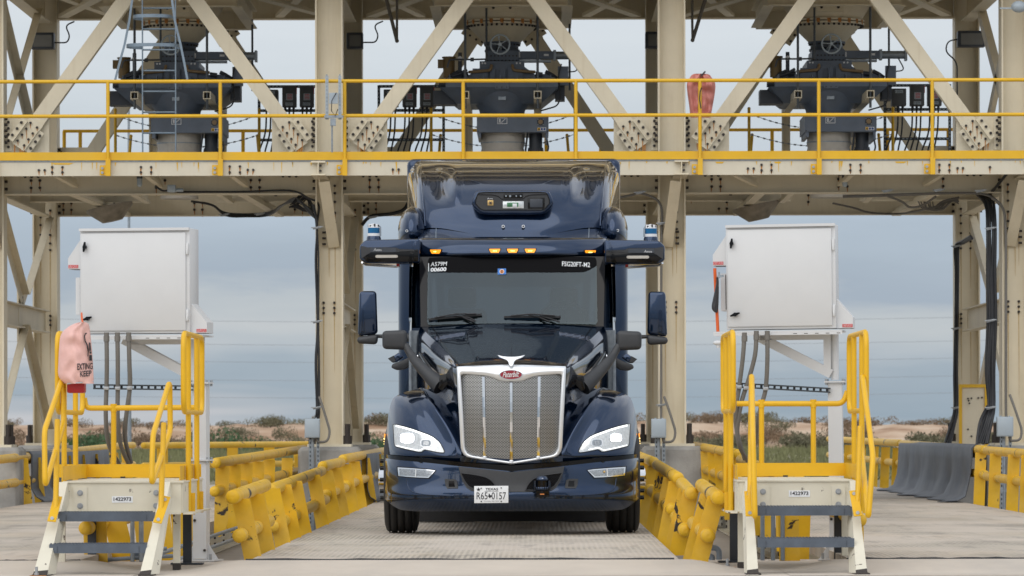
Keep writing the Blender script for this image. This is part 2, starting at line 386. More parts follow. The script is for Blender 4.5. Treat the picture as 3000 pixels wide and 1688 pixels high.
def ground_mat(name, base, dark, ribs=False, sand=None, marks=0.3):
    m = bpy.data.materials.new(name); m.use_nodes = True; N = m.node_tree.nodes; L = m.node_tree.links
    b = N['Principled BSDF']; b.inputs['Roughness'].default_value = .8; tc = N.new('ShaderNodeTexCoord')
    def ns(sc, vec=None, det=6):
        n = N.new('ShaderNodeTexNoise'); n.inputs['Scale'].default_value = sc; n.inputs['Detail'].default_value = det; n.inputs['Roughness'].default_value = .62
        L.new(vec or tc.outputs['Object'], n.inputs[0]); return n.outputs[0]
    def rng(v, a, c, d=0., e=1.):
        r = N.new('ShaderNodeMapRange'); L.new(v, r.inputs[0])
        for i, q in zip((1,2,3,4), (a, c, d, e)): r.inputs[i].default_value = q
        return r.outputs[0]
    def mix(f, a, c):
        x = N.new('ShaderNodeMix'); x.data_type = 'RGBA'; L.new(f, x.inputs[0])
        for i, q in ((6, a), (7, c)):
            if isinstance(q, tuple): x.inputs[i].default_value = q+(1,)
            else: L.new(q, x.inputs[i])
        return x.outputs[2]
    def mp(sc):
        q = N.new('ShaderNodeMapping'); L.new(tc.outputs['Object'], q.inputs[0]); q.inputs['Scale'].default_value = sc; return q.outputs[0]
    c = mix(rng(ns(1.3), .32, .68), tuple(x*.88 for x in base), base)
    c = mix(rng(ns(1, mp((.55, .16, 1))), .50, .74, 0, marks), c, dark)          # tyre and drag marks along the lane
    if ribs:
        w = N.new('ShaderNodeTexWave'); w.wave_type = 'BANDS'; w.bands_direction = 'X'; w.inputs['Scale'].default_value = 6.8; w.inputs['Distortion'].default_value = .0
        q = N.new('ShaderNodeMapping'); L.new(tc.outputs['Object'], q.inputs[0]); q.inputs['Scale'].default_value = (1,1,0)
        L.new(q.outputs[0], w.inputs[0])
        worn = rng(ns(.9), .42, .62)
        k = N.new('ShaderNodeMath'); k.operation = 'MULTIPLY'; L.new(rng(w.outputs[1], .35, .75), k.inputs[0]); L.new(rng(worn, 0, 1, .04, .62), k.inputs[1])
        c = mix(k.outputs[0], c, dark)
        bp = N.new('ShaderNodeBump'); bp.inputs['Strength'].default_value = .5; bp.inputs['Distance'].default_value = .006
        L.new(w.outputs[1], bp.inputs['Height']); L.new(bp.outputs[0], b.inputs['Normal'])
    if sand:
        c = mix(rng(ns(1, mp((3.2, .7, 1))), .56, .72, 0, .65), c, dark)
        c = mix(rng(ns(.8, mp((.5, .35, 1))), .43, .56, 0, .93), c, sand)
        c = mix(rng(ns(1, mp((4.1, .55, 1)), 8), .55, .68, 0, .42), c, dark)
        c = mix(rng(ns(1, mp((1.1, .30, 1)), 8), .52, .66, 0, .22), c, (.50,.38,.24))
    L.new(c, b.inputs['Base Color']); return m
M['apron'] = ground_mat('apron_concrete', (.59,.52,.44), (.36,.335,.31), marks=.7)
M['deck'] = ground_mat('weighbridge_deck', (.53,.47,.385), (.17,.155,.135), ribs=True, sand=(.55,.485,.415), marks=.5)
M['deck_plain'] = ground_mat('lane_deck', (.50,.44,.36), (.20,.175,.15), ribs=True, sand=(.53,.46,.385), marks=.8)
M['pit'] = ground_mat('pit_floor', (.34,.30,.255), (.2,.18,.16), marks=.5)
# ------------------------------------------------------------ ground, decks, desert
LANES = [(-6.93,-3.58), (-2.246,1.10), (2.43,5.78)]
YD0, YD1, ZD = 34.5, 80.0, .08
def structure(name, mb, m, **k): return tag(mb.build(name, m, **k), kind='structure')
def hsh(x, s=0): return mnoise.noise(Vector((x, s*7.3, s*1.7)))
def dune_h(x, y):
    base = smooth01((y-285)/26)
    n = 1.35+.38*hsh(x*.06, 1)+.30*hsh(x*.17, 2)+.16*hsh(x*.5, 3)
    rough = .22*mnoise.noise(Vector((x*.35, y*.22, 3)))+.12*mnoise.noise(Vector((x*.9, y*.6, 8)))
    return -.32+base*(n+.32)+rough*smooth01((y-270)/30)
def terrain():
    mb = MB(); ys = [-80, 0, 60, 100, 150, 200, 240, 262, 274]+[280+1.3*i for i in range(40)]+[340, 380, 450, 600, 900, 1600, 3000]
    rows = []
    for y in ys:
        wid = max(60, y*.32); n = 150
        rows.append([V(-wid+2*wid*i/n, y, dune_h(-wid+2*wid*i/n, y) if y > 200 else -.36) for i in range(n+1)])
    mb.grid(rows, 0, True)
    m = bpy.data.materials.new('desert_sand'); m.use_nodes = True; N = m.node_tree.nodes; L = m.node_tree.links
    b = N['Principled BSDF']; b.inputs['Roughness'].default_value = .95
    tc = N.new('ShaderNodeTexCoord')
    def ns(sc, det=6, vec=None):
        n = N.new('ShaderNodeTexNoise'); n.inputs['Scale'].default_value = sc; n.inputs['Detail'].default_value = det; L.new(vec or tc.outputs['Object'], n.inputs[0]); return n.outputs[0]
    r = N.new('ShaderNodeValToRGB'); L.new(ns(.23), r.inputs[0]); e = r.color_ramp.elements
    e[0].position = .36; e[0].color = (.26,.15,.08,1); e[1].position = .62; e[1].color = (.51,.385,.275,1)
    k = e.new(.48); k.color = (.41,.275,.18,1)
    sep = N.new('ShaderNodeSeparateXYZ'); L.new(tc.outputs['Object'], sep.inputs[0])
    mr = N.new('ShaderNodeMapRange'); L.new(sep.outputs[1], mr.inputs[0]); mr.inputs[1].default_value = 276; mr.inputs[2].default_value = 288
    mx = N.new('ShaderNodeMix'); mx.data_type = 'RGBA'; L.new(mr.outputs[0], mx.inputs[0]); mx.inputs[6].default_value = (.17,.15,.085,1); L.new(r.outputs[0], mx.inputs[7])
    L.new(mx.outputs[2], b.inputs['Base Color'])
    structure('ground', mb, m)
terrain()
mb = MB(); mb.box(-30, 30, -20, YD0, -.35, 0); structure('apron', mb, M['apron'])
for a, b in LANES:
    mb = MB(); mb.grid([[V(x, y, .003+(ZD-.008)*smooth01((y-33.3)/1.15)*smooth01((x-a+.55)/.5)*smooth01((b+.55-x)/.5)) for x in [a-.55+(b-a+1.1)*i/60 for i in range(61)]] for y in [32.8+(YD0-.02-32.8)*j/14 for j in range(15)]]); structure('ramp', mb, M['apron'])
mb = MB()
for a, b in ((-30,-6.95), (-3.56,-2.266), (1.12,2.41), (5.80,30)): mb.box(a, b, YD0, 37.0, -.352, -.004)
structure('pavement', mb, M['apron'])
mb = MB(); mb.box(-26, 26, 36.9, 100, -.40, -.30); structure('pit_floor', mb, M['pit'])
for i, (a, b) in enumerate(LANES):
    mb = MB(); mb.box(a, b, YD0+.004, YD1, -.02, ZD); structure('deck', mb, M['deck'] if i == 1 else M['deck_plain'])
    mb = MB()
    for x in (a+.14, b-.14): mb.ibeam((x, YD0+.05, -.16), (x, YD1, -.16), .27, .22)
    for x, sx in ((a+.03, -1), (b-.03, 1)):
        for k in range(30):
            y = YD0+1+k*1.4
            for dz in (-.12,-.2): mb.bolt((x+sx*.1-sx*.13, y, dz), (sx,0,0), .022, .02, 1)
    side = ['left', 'middle', 'right'][i]
    tag(mb.build('deck_girder', [M['cream'], M['bolt']]), 'cream steel girders carrying the %s' % ['empty left-hand lane deck', 'deck under the dark blue truck', 'empty right-hand lane deck'][i], 'girder')
def strip(px0, px1, lab, D=34.46, r=.017):
    a, b = P(px0, 1637, D), P(px1, 1634, D); mb = MB(); pts = []
    n = 30
    for i in range(n+1):
        t = i/n; pts.append(V(a.x+(b.x-a.x)*t, D-.01+.008*hsh(t*9, 5), ZD-.008+.008*hsh(t*13, 4)))
    mb.tube(pts, r, 6); tag(mb.build('rubber_seal', M['black']), lab, 'seal')
strip(720, 1975, 'black rubber seal along the front edge of the deck under the truck')
strip(-60, 236, 'thin dark joint along the front edge of the left lane', 34.48, .011)
strip(2480, 3080, 'black rubber seal along the front edge of the right lane')
# puddle-grey patch on the right of the apron comes from the concrete itself
# ------------------------------------------------------------ scrub and grass
def leaf_mat(name, c, v=.35):
    return mat(name, c, .8, var=v, scale=1.2)
LEAF = {'brown': leaf_mat('dry_scrub', (.205,.145,.09)), 'grey': leaf_mat('grey_green_scrub', (.155,.145,.085)), 'green': leaf_mat('green_scrub', (.06,.12,.05)), 'grass': leaf_mat('grass_blades', (.17,.175,.08), .45)}
M['twig'] = mat('twig', (.10,.07,.05), .9)
def bush_mesh(kind, seed):
    rnd = random.Random(seed); mb = MB(); st = MB(); blobs = []
    for k in range(7): blobs.append((rnd.uniform(-.75,.75), rnd.uniform(-.5,.5), rnd.uniform(.2,.62), rnd.uniform(.28,.52)))
    for k in range(900):
        bx, by, bz, br = rnd.choice(blobs)
        while True:
            d = V(rnd.uniform(-1,1), rnd.uniform(-1,1), rnd.uniform(-1,1))
            if .25 < d.length < 1: break
        p = V(bx, by, bz)+d*br
        if p.z < .02: continue
        n = V(rnd.gauss(0,1), rnd.gauss(0,1), rnd.gauss(0,1)).normalized(); a, s, u = frame(n); q = rnd.uniform(.03,.075)
        up = V(rnd.uniform(-.4,.4), rnd.uniform(-.4,.4), 1).normalized()*q*1.8
        mb.add([p-s*q*.5, p+s*q*.5, p+up], [(0,1,2)])
    for k in range(9):
        b = rnd.choice(blobs); st.tube([V(b[0]*.2, b[1]*.2, -.05), V(b[0]*.5, b[1]*.5, b[2]*.5), V(b[0], b[1], b[2]+.25)], [.025,.015,.006], 5)
    return mb, st
BL = {'brown': 'dry brown desert bush growing on the pale sand rise', 'grey': 'grey green desert bush growing on the sand rise', 'green': 'bright green desert bush growing in the low ground before the sand'}
protos = {}
def bush(kind, seed, px, py, D, w, h):
    key = (kind, seed % 3)
    p = P(px, py, D)
    if key not in protos:
        t = thing('desert_bush', BL[kind], 'bush', (p.x, p.y, dune_h(p.x, p.y)-.05), 'desert scrub bushes beyond the gantry')
        o = protos[key] = t; a, s = bush_mesh(kind, seed)
        a.v = [v+t.location for v in a.v]; s.v = [v+t.location for v in s.v]
        a.build('foliage', LEAF[kind], t); s.build('stem', M['twig'], t)
    else:
        o = copy_tree(protos[key]); o.location = (p.x, p.y, dune_h(p.x, p.y)-.05)
    o.scale = (w/1.7, w/1.7, h/.95); o.rotation_euler = (0,0,random.uniform(-.5,.5) if False else 0)
rb = random.Random(11)
for i in range(62):     # crest of the rise
    px = rb.uniform(-60, 3060); bush('grey' if rb.random() < .45 else 'brown', rb.randint(0, 8), px, 1240, rb.uniform(306, 318), rb.uniform(1.6, 3.4), rb.uniform(.35, .95))
for i in range(52):     # on the sand face
    px = rb.uniform(-60, 3060); bush('brown' if rb.random() < .7 else 'grey', rb.randint(0, 8), px, 1275, rb.uniform(284, 300), rb.uniform(1.6, 3.6), rb.uniform(.6, 1.2))
for i in range(30):     # foot of the rise
    px = rb.uniform(1950, 3060); bush('grey', rb.randint(0, 8), px, 1290, rb.uniform(262, 280), rb.uniform(2, 4.2), rb.uniform(.7, 1.3))
for px, D, w, h in ((655,250,3.4,1.35), (760,262,2.6,.9), (230,235,3.6,1.15), (300,250,3.0,.9), (170,240,2.4,.9), (590,268,2.2,.7), (1075,250,2.4,1.1), (1100,262,2.6,.8), (470,255,2.6,.7)):
    bush('green', int(px), px, 1300, D, w, h)
for i in range(14): bush('brown' if i % 3 else 'grey', i, rb.uniform(560, 1000), 1290, rb.uniform(268, 282), rb.uniform(2, 3.6), rb.uniform(.6, 1.1))
mb = MB(); rg = random.Random(5)
for i in range(26000):
    y = rg.uniform(120, 284); x = rg.uniform(-.135, .125)*y
    h = rg.uniform(.12,.5)*(.5+.9*max(0, mnoise.noise(Vector((x*.12, y*.05, 1)))+.35)); w = rg.uniform(.02,.06); z = dune_h(x, y) if y > 200 else -.36
    mb.add([V(x-w, y, z), V(x+w, y, z), V(x+rg.uniform(-.15,.15), y+rg.uniform(-.1,.1), z+h)], [(0,1,2)])
tag(mb.build('grass', LEAF['grass']), 'dry green and straw grass covering the flat ground before the sand rise', 'grass', kind='stuff')
# mast and power lines far behind
mb = MB(); b = P(379, 1300, 118); mb.cyl((b.x, b.y, -.4), (b.x, b.y, 3.2), .06, .05, 10); mb.cyl((b.x, b.y, 3.2), (b.x, b.y, 11), .038, .03, 10)
tag(mb.build('light_mast', M['galv']), 'slender grey mast standing in the grass behind the left cabinet', 'mast')
for k, (ya, yb) in enumerate(((938,931), (1006,1000), (1057,1050), (1111,1102), (1163,1151))):
    a, b = P(-200, ya, 330), P(3200, yb, 330); mb = MB()
    mb.tube([a.lerp(b, t/20)+V(0,0,-.5*(1-(2*t/20-1)**2)+.25) for t in range(21)], .014, 5)
    tag(mb.build('power_line', M['galv']), '%s of the five thin power lines crossing the sky behind the gantry' % ['topmost', 'second from the top', 'middle one', 'second from the bottom', 'lowest'][k], 'cable', 'power lines across the sky')
# ------------------------------------------------------------ gantry
YF, YR = 60.3, 67.0
CXS = [-7.47, -2.84, 1.84, 6.53]
BAYC = [(a+b)/2 for a, b in zip(CXS, CXS[1:])]
G = thing('loading_gantry', 'tall cream steel loading gantry of bolted columns, beams and diagonal braces straddling the lanes', 'gantry', (-.5, 63.6, .85))
SM = [M['beige'], M['bolt'], M['rust'], M['rust_pale']]
def zpx(py, D): return CAMH+(CY-py)*D/F
for y, nm in ((YF, 'front'), (YR, 'rear')):
    for i, x in enumerate(CXS):
        mb = MB(); mb.ibeam((x, y, .88), (x, y, 19), .375, .40, .022, .02, (1,0,0)); mb.box(x-.3, x+.3, y-.3, y+.3, .85, .885)
        yw = y-.011
        for zc in (2.68, 2.75, 2.82, 3.82, 3.92, 4.05, 4.2, 4.32, 4.42):
            for dx in ((-.085, .06) if zc < 3 or i in (0,3) else (.07,)):
                mb.bolt((x+dx, yw, zc), (0,-1,0), .019, .025)
                if zc in (2.68, 3.82): mb.streak((x+dx, yw, zc), .016, random.uniform(.5, 1.3), 3)
                else: mb.streak((x+dx, yw, zc), .015, random.uniform(.05, .16), 3 if random.random() < .6 else 2)
        for dx in (-.28, .28):
            for dy in (-.22, .22):
                mb.cyl((x+dx*.85, y+dy, .88), (x+dx*.85, y+dy, 1.0), .05, n=6, m=1); mb.cyl((x+dx*.85, y+dy, 1.0), (x+dx*.85, y+dy, 1.16), .028, n=8, m=1)
        for sx in (-1, 1):          # bolted clip angles at the beam ends
            for zc in (4.38, 4.48, 4.58, 5.02, 5.10, 5.18, 5.26, 5.34):
                mb.bolt((x+sx*.19, y-.1, zc), (sx,0,0), .022, .04)
        mb.build('column', SM, G)
# walkway level beams
def beam_bolts(mb, x0, x1, y, zs, face):
    for x in (x0, x1):
        for z in zs: mb.bolt((x, face, z), (0,-1,0), .02, .022)
for y in (YF, YR):
    for a, b in zip(CXS, CXS[1:]):
        mb = MB(); z0, z1 = (4.30, 4.70) if y == YF else (4.33, 4.74)
        mb.ibeam((a+.19, y, (z0+z1)/2), (b-.19, y, (z0+z1)/2), z1-z0, .2, .018, .014)
        f = y-.008
        for t in (.13, .5, .78) if y == YF else (.07, .21, .5, .83):
            x = a+(b-a)*t
            for dx in (-.06, .06):
                for z in (z0+.1, z0+.2, z0+.3):
                    if random.random() < .8:
                        mb.bolt((x+dx, f, z), (0,-1,0), .021, .025); mb.streak((x+dx, f, z), .02, random.uniform(.04,.12))
        if y == YF:
            for xx in (a+.55, b-.55):
                mb.box(xx-.14, xx+.14, f-.008, f-.001, 4.51, 4.60)
                for k in (-.09, 0, .09): mb.bolt((xx+k, f-.008, 4.555), (0,-1,0), .022, .025)
        mb.build('beam', SM, G)
for x in CXS:
    mb = MB(); mb.ibeam((x, YF+.2, 4.50), (x, YR-.2, 4.50), .36, .18); mb.build('cross_beam', SM, G)
for c, (a, b) in zip(BAYC, zip(CXS, CXS[1:])):
    for p, q in ((a+.1, c-.5), (c+.5, b-.1)): mb = MB(); mb.ibeam((p, 64.0, 4.50), (q, 64.0, 4.50), .22, .14); mb.bolt(((p+q)/2, 63.99, 4.5), (0,-1,0), .03, .03); mb.build('secondary_beam', SM, G)
# slanting members under the walkway floor
def slant(p, q, w=.13, h=.06): mb = MB(); mb.bar(p, q, w, h); mb.bar(Vector(p)+V(0,0,.05), Vector(q)+V(0,0,.05), .012, .08); mb.build('floor_brace', SM, G)
for x0, x1, zf in ((213,371,0), (710,819,0)):
    slant(P(x0, 566, 60.4), P(x1, 630, 66.9))
for x0, x1 in ((388,433), (640,678)): slant(P(x0, 566, 60.4), P(x1, 592, 63.9), .08, .05)
for x0, x1 in ((2228,2160), (2745,2625)): slant(P(x0, 562, 60.4), P(x1, 627, 66.9))
for x0, x1 in ((2320,2290), (2560,2535)): slant(P(x0, 562, 60.4), P(x1, 590, 63.9), .08, .05)
for x0, x1 in ((1290,1230), (1665,1720)): slant(P(x0, 566, 60.4), P(x1, 630, 66.9))
for x0, x1, y in ((165,222,516), (430,470,516), (680,722,516), (2150,2215,552), (2495,2460,520), (2760,2710,520)):
    a, b = P(x0, 519, 59.4), P(x1, 543, 60.2); slant((a.x, a.y, 4.52), (b.x, b.y, 4.42), .07, .05)
# cantilever brackets and knee braces carrying the walkway
for x in CXS:
    mb = MB(); xx = x-.10 if x < 0 else x+.10
    mb.ibeam((xx, 59.12, 4.595), (xx, YF-.02, 4.595), .19, .19, .02, .012)
    for z in (4.56, 4.63): mb.bolt((xx+.03, 59.16, z), (0,-1,0), .018, .03)
    s = 1 if x < 0 else -1
    mb.bar((xx, 59.3, 4.49), (xx+.09*s, YF-.06, 3.62), .012, .10, (0,1,0)); mb.bar((xx+.07*s, 59.32, 4.42), (xx+.16*s, YF-.07, 3.58), .15, .012, (0,1,0))
    for z in (3.62, 3.70, 3.78):
        mb.bolt((xx+.05*s, YF-.08, z), (-s,0,0), .018, .05); mb.bolt((xx+.12*s, YF-.08, z), (0,-1,0), .012, .02)
    mb.streak((xx+.09*s, YF-.03, 3.58), .014, .42, 3)
    mb.build('bracket', SM, G)
# fascia channel with rust-weeping bolts and yellow paint drips
mb = MB(); zt, zb = 4.686, 4.500; yf = 59.2
mb.box(-9.5, 8.8, yf, yf+.012, zb, zt); mb.box(-9.5, 8.8, yf+.013, yf+.11, zt-.012, zt-.001); mb.box(-9.5, 8.8, yf+.013, yf+.11, zb+.001, zb+.012)
sF = yf/F
def fx(px): return (px-CX)*sF
groups = [(114,499), (131,499), (153,490), (153,505), (183,490), (183,505), (413,490), (413,505), (443,490), (443,505), (673,488), (673,505), (703,488), (703,505), (726,498), (742,498),
          (1151,497), (1168,497), (2191,494), (2208,494), (2231,483), (2231,499), (2260,483), (2260,499), (2491,483), (2491,499), (2521,483), (2521,499), (2752,483), (2752,499), (2781,483), (2781,499), (2805,493), (2821,493), (2900,490)]
for px, py in groups:
    p = P(px, py, yf); mb.bolt((p.x, yf, p.z), (0,-1,0), .018, .02); mb.streak((p.x, yf, p.z-.012), .022, p.z-zb-.02)
for i in range(60):
    x = random.uniform(-7.4, 6.6); w = random.uniform(.006,.02); mb.streak((x, yf-.002, zt-.005), w, random.uniform(.02,.15), 3)
for px, w in ((185,.3), (2110,.12), (2280,.1), (2640,.16)):
    x = fx(px)
    mb.add([V(x-w/2, yf-.003, zt-.012), V(x+w/2, yf-.003, zt-.012), V(x+w*.3, yf-.003, zt-.035), V(x-w*.35, yf-.003, zt-.033)], [(0,3,2,1)], 3)
mb.build('fascia_channel', [M['cream'], M['bolt'], M['rust'], M['yellow_hi']], G)
mb = MB()
mb.box(-9.5, 8.8, yf-.01, YF-.1, zt+.002, zt+.035)
for c in BAYC:
    mb.box(c-2.3, c-.75, YF+.2, YR-.2, 4.745, 4.775); mb.box(c+.75, c+2.3, YF+.2, YR-.2, 4.745, 4.775)
mb.build('floor_grating', M['galv'], G)
# big braces of the inverted V in each bay, front and rear
def brace(px, pz, qx, qz, y, w=.20, d=.16):
    mb = MB(); a, b = V(px, y, pz), V(qx, y, qz); ax = (b-a).normalized(); n = V(-ax.z, 0, ax.x)
    mb.bar(a-V(0,d/2,0), b-V(0,d/2,0), w, .016, (0,1,0)); mb.bar(a+V(0,d/2,0), b+V(0,d/2,0), w, .016, (0,1,0)); mb.bar(a, b, .014, d-.016, (0,1,0))
    return mb, a, b, ax, n
for c, (xa, xb) in zip(BAYC, zip(CXS, CXS[1:])):
    for y in (YF, YR):
        zb_, zt_ = (5.05, 7.05) if y == YF else (4.9, 7.2)
        for sx in (-1, 1):
            x0, x1 = c+sx*1.87, c+sx*.42
            if y == YR: x0, x1 = c+sx*1.87, c+sx*.36
            ex = V(x1-x0,0,zt_-zb_).normalized()*(.35 if y == YF else .1); mb, a, b, ax, n = brace(x0, zb_, x1+ex.x, zt_+ex.z, y); b = b-ex; mb.build('diagonal_brace', SM, G)
            f = y-.10       # splice plates with bolts
            for e, base in ((a, 1), (b, -1)):
                mb = MB()
                c0 = e+ax*(.10 if base == 1 else (.20 if y == YF else -.05))
                mb.bar(c0-ax*.22+V(0,f-y,0), c0+ax*.22+V(0,f-y,0), .215, .012, (0,1,0))
                for sg in (-1, 1):      # splice angles stand off either side
                    mb.bar(c0-ax*.20+n*sg*.142+V(0,f-y-.03,0), c0+ax*.14+n*sg*.142+V(0,f-y-.03,0), .085, .012, (0,1,0)); mb.bar(c0-ax*.20+n*sg*.100+V(0,f-y-.03,0), c0+ax*.14+n*sg*.100+V(0,f-y-.03,0), .012, .07, (0,1,0))
                    for k in (-.13, -.02, .08): mb.bolt(c0+ax*k+n*sg*.155+V(0,f-y-.036,0), (0,-1,0), .021, .024)
                for k in (-.15, -.05, .05, .15):
                    for sg in (-.055, .055):
                        q = c0+ax*k+n*sg+V(0,f-y-.007,0); mb.bolt(q, (0,-1,0), .018, .024)
                        if base == 1: mb.streak(q, .016, random.uniform(.05,.2), 2)
                if base == 1:
                    for k in range(3): mb.streak(c0-ax*.2+n*random.uniform(-.1,.1)+V(0,f-y+.005,0), .025, random.uniform(.12,.3), 2)
                mb.build('splice_plate', SM, G)
            mb = MB(); xe = xa+.19 if sx < 0 else xb-.19      # gusset at the column
            p0, p1 = sorted((xe, xe-sx*.60)); mb.box(p0, p1, y-.012, y+.012, 4.72, 5.38)
            if sx < 0: mb.box(xe, xe+.09, y-.03, y-.013, 4.9, 5.36)
            else: mb.box(xe-.09, xe, y-.03, y-.013, 4.9, 5.36)
            for k in range(5): mb.bolt((xe-sx*.045, y-.03, 4.96+k*.085), (0,-1,0), .02, .024)
            mb.build('gusset_plate', SM, G)
# upper floors
for y in (YF, YR):
    for a, b in zip(CXS, CXS[1:]):
        z0 = 6.985 if y == YF else 7.32
        mb = MB(); mb.ibeam((a+.19, y, z0+.26), (b-.19, y, z0+.26), .52, .22); mb.build('beam', SM, G)
for x in CXS:
    mb = MB(); mb.ibeam((x, YF+.2, 7.45), (x, YR-.2, 7.45), .40, .2); mb.build('cross_beam', SM, G)
for c in BAYC:
    mb = MB()
    for y in (61.8, 65.4): mb.ibeam((c-.93, y, 7.16), (c+.93, y, 7.16), .28, .16, .018)
    for x in (c-.93, c+.93): mb.ibeam((x, 61.9, 7.16), (x, 65.3, 7.16), .27, .15, .018)
    mb.build('support_frame', SM, G)
    for sx in (-1, 1):
        mb = MB(); mb.bar((c+sx*2.0, YR-.5, 7.33), (c+sx*.95, 62.6, 7.30), .16, .05); mb.build('floor_brace', SM, G)
        mb = MB(); mb.bar((c+sx*1.25, YR-.2, 7.36), (c+sx*2.15, YF+.6, 7.33), .13, .05); mb.build('floor_brace', SM, G)
for z in (11.2, 15.0):
    for y in (YF, YR):
        mb = MB(); mb.ibeam((-9, y-.4 if y == YF else y+.4, z), (8.2, y-.4 if y == YF else y+.4, z), .5, .22); mb.build('beam', SM, G)
for a, b in zip(CXS, CXS[1:]):
    for z0, z1 in ((7.8,11.1), (11.3,14.9)):
        mb = MB(); mb.bar((a+.2, YF-.1, z0), (b-.2, YF-.1, z1), .18, .1); mb.build('diagonal_brace', SM, G)
for z in (7.72, 11.5, 15.3, 20):
    mb = MB(); mb.box(-9, 8.2, YF-1.0, YR+.4, z-.06, z); mb.box(-9, 8.2, YF-1.02, YF-.9, z-.3, z-.061); mb.build('upper_floor', SM, G)
    for dz in (.55, 1.07): mb = MB(); mb.tube([(-9,YF-.98,z+dz), (8.2,YF-.98,z+dz)], .03, 8); mb.build('upper_rail', M['yellow_hi'], G)
    mb = MB(); mb.box(-9, 8.2, YF-1.0, YF-.97, z+.001, z+.14); mb.build('upper_rail', M['yellow_hi'], G)
# K bracing of the end frames, between front and rear columns
for i, x in enumerate(CXS):
    for (ya, za, yb, zb2) in ((YF+.2, 4.2, 63.6, 2.95), (63.7, 2.95, YR-.2, 4.2), (YF+.2, 1.0, 63.6, 2.5), (63.7, 2.5, YR-.2, 1.0)):
        mb = MB(); a, b = V(x+.03, ya, za), V(x+.03, yb, zb2); mb.bar(a, b, .012, .20, (0,0,1)); mb.bar(a+V(.05,0,.1), b+V(.05,0,.1), .11, .014)
        mb.build('diagonal_brace', SM, G)
    mb = MB(); mb.ibeam((x, YF+.2, 2.72), (x, YR-.2, 2.72), .34, .18); mb.box(x-.012, x+.012, 63.3, 64.0, 2.35, 3.10)
    for z in (2.45, 2.52, 2.92, 3.0): mb.bolt((x+.012, 63.6, z), (1,0,0), .02, .03); mb.bolt((x-.012, 63.6, z), (-1,0,0), .02, .03)
    mb.build('cross_beam', SM, G)
for x in (CXS[0], CXS[3]):
    for ya, za, yb, zb2 in ((YF+.2, 7.1, 65.6, 4.95), (65.4, 7.25, YF+.3, 4.95)):
        mb = MB(); a, b = V(x+.03, ya, za), V(x+.03, yb, zb2); mb.bar(a, b, .012, .18, (0,0,1)); mb.bar(a+V(.05,0,.09), b+V(.05,0,.09), .11, .014); mb.build('diagonal_brace', SM, G)
# yellow railing of the walkway
def rail_run(name, lab, x0, x1, y, z0, posts, mtl, kick=True):
    t = thing(name, lab, 'railing', ((x0+x1)/2, y, z0))
    for z in (z0+1.065, z0+.60) if kick else (z0+.97, z0+.5):
        mb = MB(); mb.tube([(x0,y,z), (x1,y,z)], .0245, 12); mb.build('rail', mtl, t)
    if kick: mb = MB(); mb.box(x0, x1, y+.025, y+.034, z0+.008, z0+.118); mb.build('toe_board', mtl, t)
    for x in posts:
        mb = MB()
        if kick:
            mb.tube([(x,y,z0+1.065), (x,y,z0-.02)], .0245, 10); mb.box(x-.03, x+.035, y-.045, y+.02, z0-.205, z0+.02)
            mb.box(x-.11, x-.031, y-.012, y+.006, z0-.195, z0-.06)
            for dz in (-.10,-.16): mb.bolt((x-.075, y-.012, z0+dz), (0,-1,0), .02, .022)
        else: mb.tube([(x,y,z0+.97), (x,y,z0-.02)], .028, 10)
        mb.build('post', [mtl, M['zinc']], t)
    return t
rail_run('walkway_railing', 'long yellow pipe railing with toe board along the front of the gantry walkway', -9.2, 8.6, 59.15, 4.70,
         [fx(p) for p in (-15,319,648,1012,1359,1689,2052,2400,2732,3080)], M['yellow_hi'])
rail_run('walkway_railing', 'far yellow pipe railing along the back of the gantry, low behind the machines', P(185,375,67.6).x, P(2810,375,67.6).x, 67.6, 4.70,
         [P(p,375,67.6).x for p in (188,235,460,712,1195,1360,1600,1760,2262,2495,2600,2778)], M['yellow_hi'], False)
# silos
for k, c in enumerate(BAYC):
    t = thing('storage_silo', '%s cream silo on the gantry, its bolted hopper cone ending above the grey spout' % ['left-hand', 'middle', 'right-hand'][k], 'silo', (c, 63.6, 6.67))
    mb = MB(); mb.lathe([(.26,6.66), (.50,6.90)], (c,63.6,0), n=32)
    mb.lathe([(.545,6.9), (.545,6.93)], (c,63.6,0), n=32); mb.lathe([(.545,6.945), (.545,6.975)], (c,63.6,0), n=32)
    for i in range(44):
        a = 2*math.pi*i/44; mb.cyl((c+.52*math.cos(a), 63.6+.52*math.sin(a), 6.87), (c+.52*math.cos(a), 63.6+.52*math.sin(a), 6.90), .017, n=6, m=1)
        if i % 2: mb.add([V(c+.548*math.cos(a+q), 63.6+.548*math.sin(a+q), zz) for q, zz in ((-.05,6.97), (.05,6.97), (.04,6.9), (-.04,6.91))], [(0,1,2,3)], 2)
    mb.lathe([(.50,6.975), (2.15,9.6)], (c,63.6,0), n=40)
    mb.box(c-.19, c+.19, 62.86, 62.90, 7.04, 7.15)
    for dx in (-.12, .12): mb.bolt((c+dx, 62.86, 7.1), (0,-1,0), .022, .02)
    mb.build('cone', SM, t)
    mb = MB(); mb.lathe([(2.15,9.6), (2.28,10.2), (2.28,33), (1.9,33.6), (.3,34)], (c,63.6,0), n=48); mb.build('shell', M['silo'], t)
